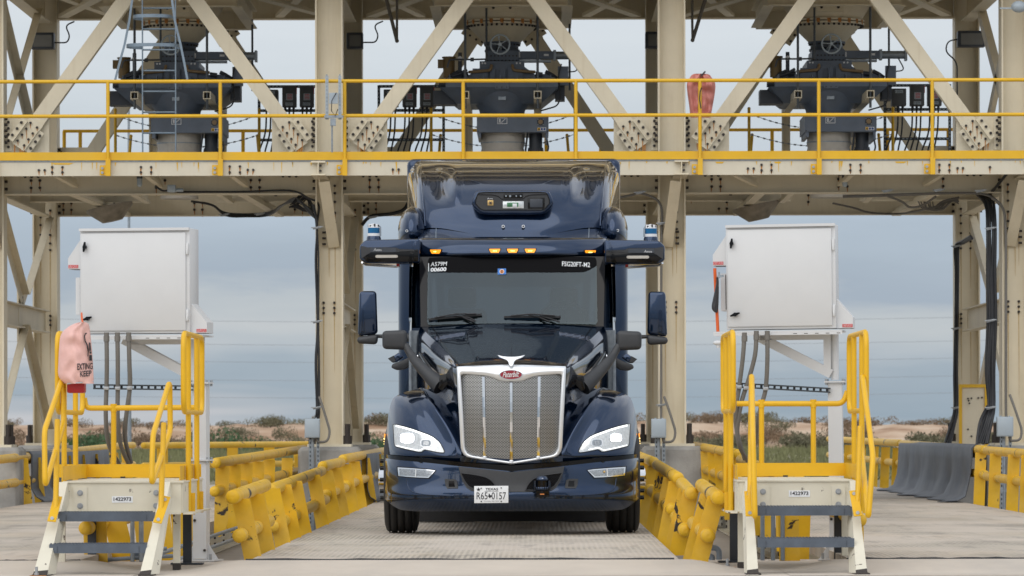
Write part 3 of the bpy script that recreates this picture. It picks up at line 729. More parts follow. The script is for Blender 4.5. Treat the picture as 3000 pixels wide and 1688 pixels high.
# ------------------------------------------------------------ loading spouts
def flat(mb, pts, y, m=0):   # a thin plate cut in the x-z plane, facing the camera
    mb.prism([V(x, y, z) for x, z in pts], (0, .003, 0), m)
SPOUT = ['slate grey loading spout of the left bay, behind the caged ladder', 'slate grey loading spout of the middle bay, above the truck roof', 'slate grey loading spout of the right bay, next to the draped red cover']
def make_spout(c):
    y0 = 63.6; t = thing('loading_spout', SPOUT[0], 'machine', (c, y0, 4.75), 'loading spouts hanging in the gantry bays')
    S = [M['slate'], M['bolt'], M['slate_dk'], M['galv'], M['logo']]
    mb = MB(); mb.lathe([(.255,6.53), (.255,6.56), (.235,6.565), (.235,6.635), (.27,6.64), (.27,6.665)], (c,y0,0), n=28)
    for i in range(24):
        a = 2*math.pi*i/24; mb.bolt((c+.25*math.cos(a), y0+.25*math.sin(a), 6.615), (0,0,1), .012, .02)
    mb.box(c-.08, c+.08, y0-.50, y0-.2, 6.55, 6.63, 2); mb.build('gate_drum', S, t)
    mb = MB(); w = V(c-.02, 62.25, 6.525); n = 28
    mb.tube([w+V(.135*math.cos(2*math.pi*i/n), 0, .135*math.sin(2*math.pi*i/n)) for i in range(n)], .0125, 8, closed=True)
    for k in range(5):
        a = R(90+72*k+14); mb.tube([w, w+V(.135*math.cos(a), 0, .135*math.sin(a))], .008, 6)
    mb.cyl(w+V(0,-.03,0), w+V(0,.05,0), .025, n=10); mb.cyl(w, (w.x, y0-.2, w.z), .014, n=8); mb.cyl(w+V(-.012,-.05,.095), w+V(-.012,0,.095), .012, n=8)
    mb.build('handwheel', M['boxgrey'], t)
    mb = MB(); mb.box(c-.24, c+.24, y0-.42, y0+.4, 6.385, 6.515); mb.box(c-.25, c+.25, y0-.43, y0+.41, 6.372, 6.384); mb.box(c-.22, c+.22, y0-.40, y0+.38, 6.33, 6.371, 2)
    for k in range(9): mb.bolt((c-.21+.0525*k, y0-.42, 6.44), (0,-1,0), .011, .012); mb.bolt((c-.21+.0525*k, y0-.43, 6.375), (0,-1,0), .009, .01)
    mb.build('slide_gate', S, t)
    mb = MB(); mb.box(c+.241, c+.74, y0-.38, y0-.2, 6.40, 6.51); mb.box(c+.25, c+.70, y0-.36, y0-.22, 6.355, 6.385, 3); mb.cyl((c+.74, y0-.29, 6.455), (c+1.12, y0-.29, 6.455), .058, n=18, m=3)
    mb.box(c+.735, c+.775, y0-.37, y0-.21, 6.38, 6.53, 3); mb.box(c+1.10, c+1.135, y0-.37, y0-.21, 6.37, 6.53, 3); mb.box(c+.60, c+.67, y0-.383, y0-.38, 6.44, 6.47, 4); mb.box(c+.22, c+.26, y0-.40, y0-.37, 6.42, 6.49, 4)
    mb.build('actuator', S, t)
    mb = MB(); pr = [(-.32,6.35),(.32,6.35),(.32,6.27),(.47,6.16),(.52,6.16),(.66,6.17),(.78,6.10),(.79,6.06),(-.80,6.06),(-.80,6.10),(-.66,6.19),(-.48,6.15),(-.32,6.25)]
    mb.prism([V(c+x, y0-.6, z) for x, z in pr][::-1], (0,1.1,0))
    for x0, x1 in ((-.42,-.20), (-.17,-.10), (-.02,.05), (.09,.30)): mb.box(c+x0, c+x1, y0-.66, y0-.601, 6.09, 6.24)
    for x in (-.28, -.24, .21, .26): mb.cyl((c+x, y0-.606, 6.32), (c+x, y0-.601, 6.32), .014, n=10, m=4)
    mb.build('housing', S, t)
    for sx in (-1, 1):
        mb = MB(); mb.tube(fillet([V(c+sx*.15, y0-.64, 6.29), V(c+sx*.16, y0-.69, 6.21), V(c+sx*.40, y0-.69, 6.19), V(c+sx*.47, y0-.64, 6.19)], .06), .022, 8); mb.build('hose', M['hose'], t)
        mb = MB(); mb.cyl((c+sx*.48, y0-.63, 6.165), (c+sx*.58, y0-.63, 6.15), .035, n=10, m=3); mb.tube([V(c+sx*.62, y0-.6, 6.20), V(c+sx*.70, y0-.6, 6.16), V(c+sx*.78, y0-.55, 6.11)], .028, 8); mb.build('clamp', [M['slate_dk']]*4, t)
    mb = MB()   # tray with sloping underside
    mb.box(c-.80, c+.80, y0-.92, y0+.9, 5.955, 6.06); q = []
    for z, a, b in ((5.74, .56, .62), (5.954, .80, .92)): q += [(c-a-.08, y0-b, z), (c+a, y0-b, z), (c+a, y0+b, z), (c-a-.08, y0+b, z)]
    mb.hexa(q); mb.box(c-.10, c+.10, y0-.945, y0-.921, 5.93, 6.045); mb.box(c-.05, c+.055, y0-.80, y0-.66, 5.78, 5.92, 3)
    for k in (-.07, 0, .07): mb.bolt((c+k, y0-.945, 5.95), (0,-1,0), .009, .008)
    mb.box(c-.99, c-.66, y0-.5, y0-.1, 5.74, 5.94, 2); mb.box(c+.76, c+.90, y0-.5, y0-.1, 5.80, 6.10, 2)
    for k in range(7): mb.box(c-.75+.24*k, c-.735+.24*k, y0-.90, y0-.7, 6.06, 6.13, 0)
    mb.build('tray', S, t)
    mb = MB(); mb.lathe([(.31,5.57), (.33,5.66), (.41,5.77), (.485,5.87), (.53,5.96)], (c,y0-.35,0), n=32); mb.build('bowl', M['slate'], t)
    mb = MB(); mb.prism([V(c-.36,y0-.72,5.325), V(c+.665,y0-.72,5.325), V(c+.665,y0-.72,5.572), V(c-.36,y0-.72,5.572)][::-1], (0,1.25,0)); mb.box(c-.345, c-.30, y0-.70, y0+.4, 5.25, 5.325); mb.box(c+.62, c+.655, y0-.70, y0+.4, 5.21, 5.325)
    for x in (-.34, .645):
        for z in (5.34, 5.555): mb.bolt((c+x, y0-.72, z), (0,-1,0), .008, .006)
    mb.build('gearbox', S, t)
    mb = MB(); f = y0-.725; X0, Z0, W, H = c-.065, 5.443, .14, .088   # emblem: frame, bar and slanted stroke
    for a, b, d, e in ((0,W,0,.008), (0,W,H-.008,H), (0,.008,.008,H-.008), (W-.008,W,.008,H-.008)): mb.box(X0+a, X0+b, f, f+.004, Z0+d, Z0+e)
    flat(mb, [(X0+.026,Z0+.018),(X0+.042,Z0+.018),(X0+.046,Z0+.072),(X0+.022,Z0+.072)], f)
    flat(mb, [(X0+.045,Z0+.016),(X0+.058,Z0+.016),(X0+.122,Z0+.076),(X0+.108,Z0+.076)], f)
    mb.build('emblem', M['logo'], t)
    mb = MB(); mb.box(c+.50, c+.60, f, f+.004, 5.42, 5.52, 0); mb.cyl((c+.55,f-.03,5.47), (c+.55,f,5.47), .034, n=14, m=1)
    for dx in (-.038,.038):
        for dz in (-.038,.038): mb.bolt((c+.55+dx, f, 5.47+dz), (0,-1,0), .008, .006, 2)
    mb.build('sensor_plate', [M['slate_dk'], M['hose'], M['zinc']], t)
    mb = MB(); mb.box(c+.505, c+.63, f, f+.004, 5.345, 5.39, 0); flat(mb, [(c+.513,5.352),(c+.543,5.352),(c+.528,5.384)], f-.003, 1)
    mb.box(c+.506, c+.547, f-.0015, f, 5.347, 5.388, 3)
    for x in (.568, .606): mb.cyl((c+x,f-.003,5.3675), (c+x,f,5.3675), .0165, n=12, m=2)
    mb.build('warning_label', [M['logo'], M['ink'], M['safety'], M['yellow_hi']], t)
    mb = MB(); prof = [(.31,5.374), (.312,5.22), (.318,5.19), (.30,5.12), (.315,5.07), (.33,5.045), (.33,5.03), (.30,5.02), (.27,4.95), (.29,4.88), (.27,4.80), (.27,4.40)]
    mb.lathe(prof[::-1], (c+.01,y0-.3,0), n=36)
    mb.v = [v+V(.012*mnoise.noise(v*6),.012*mnoise.noise(v*6+V(5,0,0)),0) for v in mb.v]; mb.build('sleeve', M['sleeve'], t)
    mb = MB(); mb.lathe([(.322,5.185), (.322,5.20)], (c+.01,y0-.3,0), n=36); mb.lathe([(.336,5.035), (.336,5.05)], (c+.01,y0-.3,0), n=36); mb.build('band', M['galv'], t)
    mb = MB(); mb.lathe([(.15,4.20), (.17,4.22), (.34,4.38), (.34,4.42)], (c-.08,y0+.05,0), ax=(-.22,0,1), n=24); mb.build('funnel', M['funnel'], t)
    mb = MB(); mb.cyl((c+.48,y0-.4,5.33), (c+.48,y0-.4,5.12), .095, n=16); mb.cyl((c+.48,y0-.4,5.12), (c+.48,y0-.4,4.86), .11, n=16)
    for k in range(12): a = 2*math.pi*k/12; mb.bar((c+.48+.11*math.cos(a), y0-.4+.11*math.sin(a), 4.88), (c+.48+.11*math.cos(a), y0-.4+.11*math.sin(a), 5.1), .008, .012)
    mb.tube(fillet([V(c+.37,y0-.5,5.36), V(c+.33,y0-.5,5.05), V(c+.40,y0-.52,4.93)], .05), .014, 6); mb.tube(fillet([V(c+.62,y0-.5,5.34), V(c+.67,y0-.5,5.1), V(c+.58,y0-.52,4.95)], .05), .014, 6); mb.build('motor', M['slate_dk'], t)
    for x in (-.51, .51):
        mb = MB(); X = c+x
        for a, b, d, e in ((-.055,.055,.041,.055), (-.055,.055,-.055,-.041), (-.055,-.041,-.0405,.0405), (.041,.055,-.0405,.0405)): mb.box(X+a, X+b, 61.95, 65.2, 5.79+d, 5.79+e)
        mb.build('carrying_tube', M['beige'], t)
        mb = MB(); mb.cyl((X, 62.0, 5.60), (X, 62.0, 7.02), .018, n=8); mb.cyl((X,62.0,5.845), (X,62.0,5.875), .032, n=6); mb.build('hanger_rod', M['steel_dk'], t)
        mb = MB(); mb.ibeam((X, 65.0, 4.75), (X, 65.0, 5.73), .12, .12, up=(1,0,0)); mb.build('leg', M['beige'], t)
    for x, ya in ((-.22, 62.9), (.98, 64.6)):
        mb = MB(); mb.cyl((c+x, ya, 6.05 if x > 0 else 6.36), (c+x, ya, 7.1), .016, n=8); mb.build('air_pipe', M['steel_dk'], t)
    mb = MB(); mb.tube(fillet([V(c-.22,62.9,6.37), V(c-.42,62.9,6.365), V(c-.75,62.9,6.365), V(c-.78,62.9,6.25)], .04), .014, 6); mb.cyl((c-.45,62.9,6.365), (c-.40,62.9,6.365), .028, n=8); mb.build('air_pipe', M['steel_dk'], t)
    mb = MB(); mb.cyl((c-.76,63.1,6.12), (c-.76,63.1,6.40), .085, n=16); mb.cyl((c-.76,63.1,6.40), (c-.76,63.1,6.42), .1, n=16); mb.cyl((c-.76,63.1,6.05), (c-.76,63.1,6.12), .05, n=12); mb.box(c-.92, c-.84, 63.05, 63.15, 6.26, 6.38); mb.build('canister', M['brass'], t)
    mb = MB(); mb.cyl((c-.60,62.95,6.38), (c-.60,62.92,6.38), .035, n=14); mb.build('gauge', [M['logo']], t)
    mb = MB(); mb.cyl((c-.60,62.97,6.15), (c-.60,62.97,6.47), .028, n=8); mb.tube([V(c-.72,62.9,6.12), V(c-.60,62.88,6.16), V(c-.5,62.9,6.22)], .025, 6); mb.cyl((c-.9,62.9,6.02), (c-.62,62.9,6.0), .06, n=12); mb.build('regulator', M['slate_dk'], t)
    mb = MB(); pts = [V(c+.85,62.9,6.3), V(c+.80,62.9,6.12), V(c+.84,62.9,5.85), V(c+.80,62.9,5.70), V(c+.55,62.9,5.63)]; mb.tube(fillet(pts, .1), .012, 6); mb.tube(fillet([V(c+1.0,63.2,6.4), V(c+1.1,63.2,6.22), V(c+.85,63.2,6.2)], .08), .010, 6); mb.build('cable', M['cable'], t)
    mb = MB(); mb.box(c+.80, c+.95, 62.95, 63.05, 6.0, 6.27); mb.build('valve_box', M['slate'], t)
    return t
sp0 = make_spout(BAYC[0])
for k in (1, 2):
    s = copy_tree(sp0); s.location.x = BAYC[k]; s['label'] = SPOUT[k]
# chains on stanchions round each spout
SIDE = ['left', 'middle', 'right']
for k, c in enumerate(BAYC):
    for sx in (-1, 1):
        for j, (dx, yy, hh) in enumerate(((1.06, 64.9, 1.02), (.95, 66.2, .72))):
            mb = MB(); x = c+sx*dx; mb.cyl((x+.06*(sx if j else 0), yy, 4.78), (x, yy, 4.78+hh), .022, n=8); mb.ball((x, yy, 4.78+hh), .026, 8)
            tag(mb.build('chain_post', M['yellow_hi']), '%s yellow chain post %s of the %s spout' % (['tall', 'short'][j], ['left', 'right'][sx > 0], SIDE[k]), 'post', 'posts holding the chains round the spouts')
    for j, (za, sag) in enumerate(((5.72, .22), (5.42, .18), (4.98, .16))):
        mb = MB(); x0, x1 = c-1.04, c+1.04; n = 46
        for i in range(n):
            t = i/n; p = V(x0+(x1-x0)*t, 64.85, za-sag*4*t*(1-t)); q = V(x0+(x1-x0)*(t+1/n), 64.85, za-sag*4*(t+1/n)*(1-t-1/n))
            mb.bar(p, p.lerp(q, .9), .022 if i % 2 else .008, .008 if i % 2 else .022)
        tag(mb.build('chain', M['chain']), '%s grey chain sagging round the %s spout' % (['upper', 'middle', 'lower'][j], SIDE[k]), 'chain', 'chains round the spouts')
# switch racks
RACK = ['rack of grey switch boxes in the left bay, beside its right brace', 'rack of grey switch boxes left of the middle spout', 'rack of grey switch boxes right of the right-hand spout']
def make_rack(c, lab):
    y = 66.0; t = thing('switch_rack', lab, 'switchgear', (c, y, 4.75), 'switch racks on the gantry walkway')
    mb = MB()
    def sl(p, q):
        p, q = Vector(p), Vector(q); mb.bar(p, q, .041, .041, (0,1,0)); L = (q-p).length; a = (q-p).normalized(); k = .05
        while k < L-.03:
            m_ = p+a*k; mb.bar(m_-a*.015+V(0,-.0215,0), m_+a*.015+V(0,-.0215,0), .016, .003, (0,1,0), 1); k += .055
    for x in (-.44, .53): sl((c+x,y,4.75), (c+x,y,6.24))
    for z in (6.22, 5.86, 5.42): sl((c-.44,y-.045,z), (c+.53,y-.045,z))
    mb.build('strut_frame', [M['strut'], M['boxgrey']], t)
    for i, (a, b, z0, z1) in enumerate(((-.36,-.14,5.90,6.16), (-.08,.13,5.90,6.215), (.18,.39,5.90,6.215))):
        mb = MB(); mb.box(c+a, c+b, y-.26, y-.07, z0, z1); bx = mb.build('switch_box', M['elec'], t, bevel=.012)
        w = b-a
        if i: mb = MB(); mb.box(c+a+.06, c+b-.05, y-.262, y-.2602, z0+.10, z0+.20); [mb.box(c+a+.075, c+b-.06, y-.264, y-.2622, z0+.115+k*.022, z0+.124+k*.022, 1) for k in range(4)]; mb.box(c+b-.03, c+b+.008, y-.25, y-.2, z1-.12, z1-.02, 1); mb.build('notice', [M['boxgrey'], M['sticker']], bx)
        zt = z1-.07 if i == 0 else z0+.02
        mb = MB(); mb.box(c+a+.05, c+b-.05, y-.262, y-.2602, zt, zt+.045); mb.build('voltage_plate', M['boxgrey'], bx)
        text('voltage_text', '120V', M['ink'], bx, (c+a+.06, y-.2635, zt+.009), (1,0,0), (0,0,1), w-.12, .028)
        mb = MB()
        for k in range(3):
            x = c+a+.04+k*w*.3; mb.cyl((x,y-.16,z0-.03), (x,y-.16,z0), .02, n=8); mb.tube(fillet([V(x,y-.16,z0-.02), V(x-.01,y-.16,5.5), V(x-.14+.03*k,y-.12,5.2), V(x-.14+.02*k,y-.1,4.78)], .15), .013, 6)
        mb.build('cable', M['cable'], bx)
    return t
r0 = make_rack(BAYC[0]+1.43, RACK[0])
for k, dx in ((1,-1.43), (2,1.47)): r = copy_tree(r0); r.location.x = BAYC[k]+dx; r['label'] = RACK[k]
# caged ladder
t = thing('caged_ladder', 'grey steel ladder with a flared safety cage rising from the walkway in the left bay', 'ladder', P(466,470,59.8))
M['ladder'] = mat('ladder_steel', (.20,.26,.32), .45, .3, var=.15, scale=8)
for px in (418, 515):
    a, b = P(px,470,59.8), P(px,-420,59.8); mb = MB(); mb.bar((a.x,59.8,4.72), (a.x,59.8,b.z), .016, .05, (0,1,0)); mb.build('stile', M['ladder'], t)
xa, xb = P(418,200,59.8).x, P(515,200,59.8).x
for k in range(14):
    z = zpx(388-61*k, 59.8); mb = MB(); mb.cyl((xa,59.8,z), (xb,59.8,z), .012, n=8); mb.build('rung', M['ladder'], t)
def hoop(py, l, r):
    z = zpx(py, 59.4); A = P(l,py,59.5).x; B = P(r,py,59.5).x; pts = [V(xa,59.8,z), V(A,59.62,z), V(A+.05,59.34,z), V((A+B)/2,59.26,z+.0), V(B-.05,59.34,z), V(B,59.62,z), V(xb,59.8,z)]
    mb = MB(); q = fillet(pts, .25, 6)
    for p, r_ in zip(q, q[1:]): mb.bar(p, r_, .006, .045)
    mb.build('cage_hoop', M['ladder'], t)
hoop(46, 386, 508); hoop(131, 366, 530); hoop(-90, 392, 502); hoop(-260, 392, 502)
for pts in (((392,-260),(392,-90),(387,0),(379,60),(365,131),(350,185),(337,236)), ((502,-260),(502,-90),(504,0),(512,60),(529,131),(540,185),(549,233))):
    mb = MB(); q = [P(x,y,59.27 if len(pts) == 4 else 59.36) for x, y in pts]
    for a, b in zip(q, q[1:]): mb.bar(a, b, .03 if len(pts) > 4 else .025, .008, (0,1,0))
    mb.build('cage_bar', M['ladder'], t)
# floodlights
for lab, x0, x1, y0, y1, D, sx in (('boxy dark floodlight on the far left column, its cable looping to the right', 92,160,97,145,66.4,1), ('boxy dark floodlight on the rear column left of the middle spout', 1016,1064,97,144,66.4,1),
        ('boxy dark floodlight half hidden behind the column right of the middle spout', 1890,1932,95,143,66.4,0), ('boxy dark floodlight beside the slanting brace at the far right', 2804,2884,92,139,66.4,-1)):
    a, b = P(x0,y1,D), P(x1,y0,D); t = thing('floodlight', lab, 'lamp', ((a.x+b.x)/2, D, a.z), 'floodlights on the gantry columns')
    mb = MB(); mb.box(a.x, b.x, D-.12, D+.1, a.z, b.z); mb.build('housing', M['slate_dk'], t, bevel=.012); mb = MB(); mb.box(a.x+.045, b.x-.03, D-.128, D-.12, a.z+.03, b.z-.04); mb.build('glass', M['lamp_glass'], t)
    mb = MB(); mb.box((a.x+b.x)/2-.03, (a.x+b.x)/2+.03, D+.1, D+.4, a.z+.05, b.z-.05); mb.build('bracket', M['slate_dk'], t)
    if sx: mb = MB(); x = b.x if sx > 0 else a.x; mb.tube(fillet([V(x-.02*sx,D,a.z+.10), V(x+.19*sx,D,a.z+.10), V(x+.23*sx,D,a.z+.20), V(x+.16*sx,D,a.z+.36), V(x+.30*sx,D,a.z+.42)] if sx > 0 else [V(x+.02,D,a.z+.12), V(x-.14,D,a.z+.10), V(x-.18,D,a.z-.06), V(x,D,a.z-.22), V(x+.0,D,4.8)], .1), .012, 6); mb.build('cable', M['cable'], t)
# concrete pedestals
for y in (YF, YR):
    for i, x in enumerate(CXS):
        mb = MB(); mb.box(x-.42, x+.42, y-.46, y+.46, -.40, .85)
        tag(mb.build('concrete_pedestal', M['concrete'], bevel=.05, seg=1), 'weathered concrete pedestal under the %s column of the %s row' % (['far left', 'left of truck', 'right of truck', 'far right'][i], ['front', 'rear'][y == YR]), 'pedestal', 'concrete pedestals under the gantry columns')
# junction boxes on strut stands
for lab, x0, x1, y0, y1 in (('light grey junction box on a strut stand before the column left of the truck', 894,938,1227,1283), ('light grey junction box on a strut stand before the column right of the truck', 1908,1951,1227,1283), ('light grey junction box on a strut stand at the far right column beside thick cables', 2919,2966,1221,1279)):
    D = 59.7; a, b = P(x0,y1,D), P(x1,y0,D); t = thing('junction_box', lab, 'junction box', ((a.x+b.x)/2, D, -.3), 'junction boxes at the front columns')
    mb = MB(); mb.box(a.x, b.x, D-.12, D, a.z, b.z); mb.box(a.x+.01, b.x-.01, D-.128, D-.1201, a.z+.01, b.z-.01); mb.box(a.x+.04, a.x+.06, D-.11, D-.08, b.z, b.z+.014); mb.box(b.x-.06, b.x-.04, D-.11, D-.08, b.z, b.z+.014); mb.build('enclosure', M['boxgrey'], t, bevel=.006)
    for x in (a.x+.07, b.x-.03):
        mb = MB(); mb.bar((x,D+.01,-.3), (x,D+.01,a.z+.05), .041, .03, (0,1,0)); k = -.25
        while k < a.z: mb.box(x-.008, x+.008, D-.0085, D-.005, k, k+.03, 1); k += .06
        mb.build('strut', [M['galv'], M['strut']], t)
    mb = MB(); mb.cyl((a.x+.105,D,-.3), (a.x+.105,D,a.z), .018, n=8); mb.box(a.x+.04, b.x, D-.012, D+.03, .22, .26); mb.build('conduit', M['galv'], t)
    mb = MB(); mb.tube(fillet([V(b.x-.05,D-.05,a.z), V(b.x-.03,D-.05,a.z-.06), V(b.x+.10,D-.05,a.z-.055), V(b.x+.135,D+.02,a.z+.08), V(b.x+.03,D+.1,a.z+.42), V(b.x-.02,D+.15,b.z+.3)], .09), .017, 8); mb.build('whip', M['conduit'], t)
# cables
def cab(mb, pts, r=.014, jit=.0):
    q = [P(*p)+V(random.uniform(-jit,jit), random.uniform(-jit,jit), random.uniform(-jit,jit)*.4) for p in pts]
    q = [V(*p) for p in spline([tuple(v) for v in q], 6)]
    mb.tube(q, r, 6)
def bundle(lab, lines, r, clamps=(), jit=.012, m='cable', name='cable_bundle'):
    p = P(*lines[0][-1]); t = thing(name, lab, 'cables', p)
    for l in lines: mb = MB(); cab(mb, l, r, jit); mb.build('cable', M[m], t)
    for px, py, D in clamps:
        q = P(px,py,D); mb = MB(); mb.bar(q+V(-.075,-.05,0), q+V(.085,-.05,.015), .03, .014); mb.bar(q+V(-.05,-.03,-.012), q+V(.06,-.03,.012), .012, .03); mb.build('clamp', M['zinc'], t)
    return t
bundle('black cable bundle with grey conduit running down the column left of the truck', [[(918,600,60.1),(928,660,60.05),(926+k*3,760,60.05),(928+k*2,950,60.05),(924+k*4,1060,60.05),(929+k*2,1195,60.05),(921+k*5,1232,59.9)] for k in range(4)], .013, ((928,668,60.0),(928,943,60.0),(928,1195,60.0)))
bundle('dark cables sagging under the walkway beams of the left bay', [[(560,590,64.5),(620,600,64.5),(660,622+k*3,64.8),(720,628+k*2,65),(790,622+k*3,65),(830,600,63),(870,590-k*3,62),(905,612+k*4,60.8),(925,640,60.1)] for k in range(4)]+[[(520,562,60.2),(700,562,60.2),(850,558,60.2),(905,580,60.2),(935,600,60.2),(928,660,60.1)], [(455,545,60),(480,560,60),(505,556,60)]], .015, ((656,630,64.8),(760,628,65)))
bundle('loose coils of thin grey cable hung under the left bay near the column', [[(850+k*5,600,62),(880+k*4,570+k*2,62),(905+k*3,590+k*4,62),(900+k*3,620,62),(870+k*3,600+k*3,62),(845+k*4,608,62)] for k in range(7)], .011, m='cable')
bundle('grey cables strung along the walkway beam of the right bay', [[(2470,575+k*3,60.2),(2600,571+k*2,60.2),(2750,567,60.2),(2850,567,60.2),(2905,575+k*3,60.2),(2930,600,60.2)] for k in range(2)]+[[(2595,572,60.1),(2640,590,60.4),(2665,607,60.6),(2700,603,60.6),(2740,575,60.3)], [(2440,595,64.5),(2500,608,64.8),(2550,623,65),(2640,626,65),(2700,616,64),(2740,606,63)]], .016, ((2598,560,60.1),(2748,558,60.1),(2870,560,60.1)), m='conduit')
bundle('coils of grey cable stuffed under the right bay beams', [[(2690+k*7,590,62.5),(2700+k*6,610,62.5),(2730+k*5,615,62.5),(2760+k*5,590,62.5),(2810,578+k*3,62.5)] for k in range(7)], .011, m='conduit')
bundle('thick black cable bundle strapped down the front column at the far right', [[(2860+k*9,566+k,60.4),(2885+k*5,600,60.2),(2892+k*5,670,60.0),(2890+k*5,800,60.0),(2893+k*5,940,60.0),(2889+k*5,1080,60.0),(2894+k*4,1190,60.0),(2884+k*5,1230,59.9),(2862+k*6,1300,59.8)] for k in range(6)]+[[(2905,560,60.3),(2920,545,60.0),(2960,500,59.6)], [(2893,1190,60),(2870,1240,59.8),(2862,1310,59.7)]], .021, ((2900,670,59.97),(2900,940,59.97),(2900,1195,59.97)))
bundle('black cable bundle strapped down the rear column at the far right', [[(2845+k,690+k*3,65.6),(2822,706+k*2,66.2),(2800+k*3,724,66.5),(2800+k*3,800,66.5),(2797+k*3,950,66.5),(2797+k*3,1100,66.5),(2797+k*3,1195,66.5),(2785+k*4,1250,66.3),(2768+k*5,1305,66)] for k in range(4)], .018, ((2800,722,66.4),(2800,963,66.4),(2800,1195,66.4)))
bundle('grey conduit bending down the column right of the truck', [[(1800,583,60.1),(1850,572,60.1),(1872,566,60.1),(1905,575,60.1),(1930,592,60.1),(1940,625,60.1),(1938,700,60.1),(1937,900,60.1),(1937,1100,60.1),(1937,1230,60.0)]], .019, ((1873,565,60.05),(1938,655,60.05),(1938,1187,60.05)), 0, 'conduit', 'conduit')
bundle('dark hose hanging from the rear beam between the column and the truck roof', [[(1060,660,66.7),(1075,642,66.7),(1095,632,66.7),(1150,626,66.7),(1185,612,66.7),(1200,580,66.7)]], .03, ((1092,637,66.6),), 0)
bundle('straight grey conduit running down the front column at the far right', [[(2905,580,59.95),(2935,605,59.95),(2946,670,59.95),(2947,900,59.95),(2947,1190,59.95),(2950,1224,59.9)]], .02, (), 0, 'conduit', 'conduit')
# cream cover panel in its yellow frame
t = thing('cover_panel', 'cream cover panel in a yellow frame at the foot of the far right bay', 'panel', P(2852,1310,65))
a, b = P(2818,1318,65), P(2884,1136,65); mb = MB(); mb.box(a.x, b.x, 64.98, 65.0, a.z, b.z)
for px, py in ((2836,1168),(2846,1167),(2838,1174),(2840,1182),(2866,1166),(2877,1165),(2836,1258),(2846,1278),(2875,1278)): q = P(px,py,64.97); mb.bolt((q.x,64.98,q.z), (0,-1,0), .014, .02)
mb.build('sheet', [M['beige'], M['bolt']], t)
mb = MB(); mb.box(a.x-.045, a.x-.001, 64.95, 65.02, a.z, b.z+.05); mb.box(b.x+.001, b.x+.05, 64.95, 65.02, a.z, b.z+.05); mb.box(a.x, b.x, 64.95, 65.02, b.z+.001, b.z+.05); mb.build('frame', M['yellow_hi'], t)
# strut mount with a conduit box on the walkway
t = thing('strut_mount', 'slotted grey strut mount with a small conduit box by the column left of the truck', 'bracket', P(976,440,59.05))
for px in (958, 996):
    mb = MB(); a, b = P(px,350,59.05), P(px,222,59.05); mb.bar((a.x,59.05,a.z), (a.x,59.05,b.z), .041, .03, (0,1,0)); k = a.z+.03
    while k < b.z: mb.box(a.x-.008, a.x+.008, 59.031, 59.0345, k, k+.025, 1); k += .05
    mb.build('strut', [M['boxgrey'], M['galv']], t)
mb = MB(); a, b = P(950,346,59.0), P(1006,338,59.0); mb.box(a.x, b.x, 58.98, 59.02, a.z, b.z); mb.build('strut', M['galv'], t)
mb = MB(); a, b = P(964,304,59.0), P(990,272,59.0); mb.box(a.x, b.x, 58.99, 59.03, a.z, b.z); mb.build('plate', M['boxgrey'], t)
mb = MB(); a, b = P(968,369,59.0), P(984,348,59.0); mb.box(a.x, b.x, 58.96, 59.02, a.z, b.z); c_ = P(973,440,59.0); mb.cyl((c_.x,59.0,c_.z-.03), (c_.x,59.0,a.z), .012, n=8); mb.build('conduit_box', M['galv'], t)
mb = MB(); mb.tube([P(985,272,58.97), P(972,295,58.95), P(971,325,58.95), P(982,340,58.97), P(990,320,58.96)], .006, 6); mb.build('wire', M['cable'], t)
# small siren-like lamps under the walkway
for lab, px, py in (('small grey glass-topped lamp hung under the walkway of the left bay', 409,528), ('small grey lamp hung under the walkway of the right bay', 2475,528)):
    p = P(px,py,59.9); t = thing('bulkhead_lamp', lab, 'lamp', p+V(0,0,.09)); mb = MB(); mb.cyl(p+V(0,0,-.06), p+V(0,0,.06), .036, n=12); mb.ball(p+V(0,0,-.06), .036, 10); mb.build('glass', M['boxgrey'], t)
    mb = MB(); mb.box(p.x-.09, p.x+.06, p.y-.05, p.y+.05, p.z+.061, p.z+.075); mb.cyl(p+V(0,0,.02), p+V(0,0,.06), .04, n=12); mb.build('base', M['elec'], t)
mb = MB(); p = P(503,553,60); mb.box(p.x-.055, p.x+.055, 59.93, 60.05, p.z-.05, p.z+.05); mb.cyl(p+V(.03,0,-.02), p+V(.16,0,-.02), .025, n=8); tag(mb.build('conduit_fitting', M['boxgrey'], bevel=.008), 'small grey conduit box on the lower edge of the left bay beam', 'junction box')
mb = MB(); p = P(2985,20,59.6); mb.ball(p, .09, 14, sc=(1.2,1,.9)); mb.bar(p+V(-.26,0,-.02), p+V(.1,0,-.02), .03, .02); tag(mb.build('camera_dome', M['boxgrey']), 'round grey housing on a strut at the top right corner', 'fitting')
# dangling angle irons below the upper floor
for lab, a, b, c_ in (('grey pipe hanger slanting down left of the middle spout', (1125,0), (1163,120), (1163,60)), ('grey pipe hanger slanting down near the draped red cover', (2075,0), (2029,118), (2028,58))):
    mb = MB(); mb.tube([P(a[0],a[1]-30,62.5), P(*b,62.5)], .026, 8); mb.tube([P(*b,62.5), P(*c_,62.5), P(c_[0],-20,62.5)], .018, 8); mb.ball(P(*b,62.5), .03, 8); tag(mb.build('pipe_hanger', M['conduit']), lab, 'bracket')
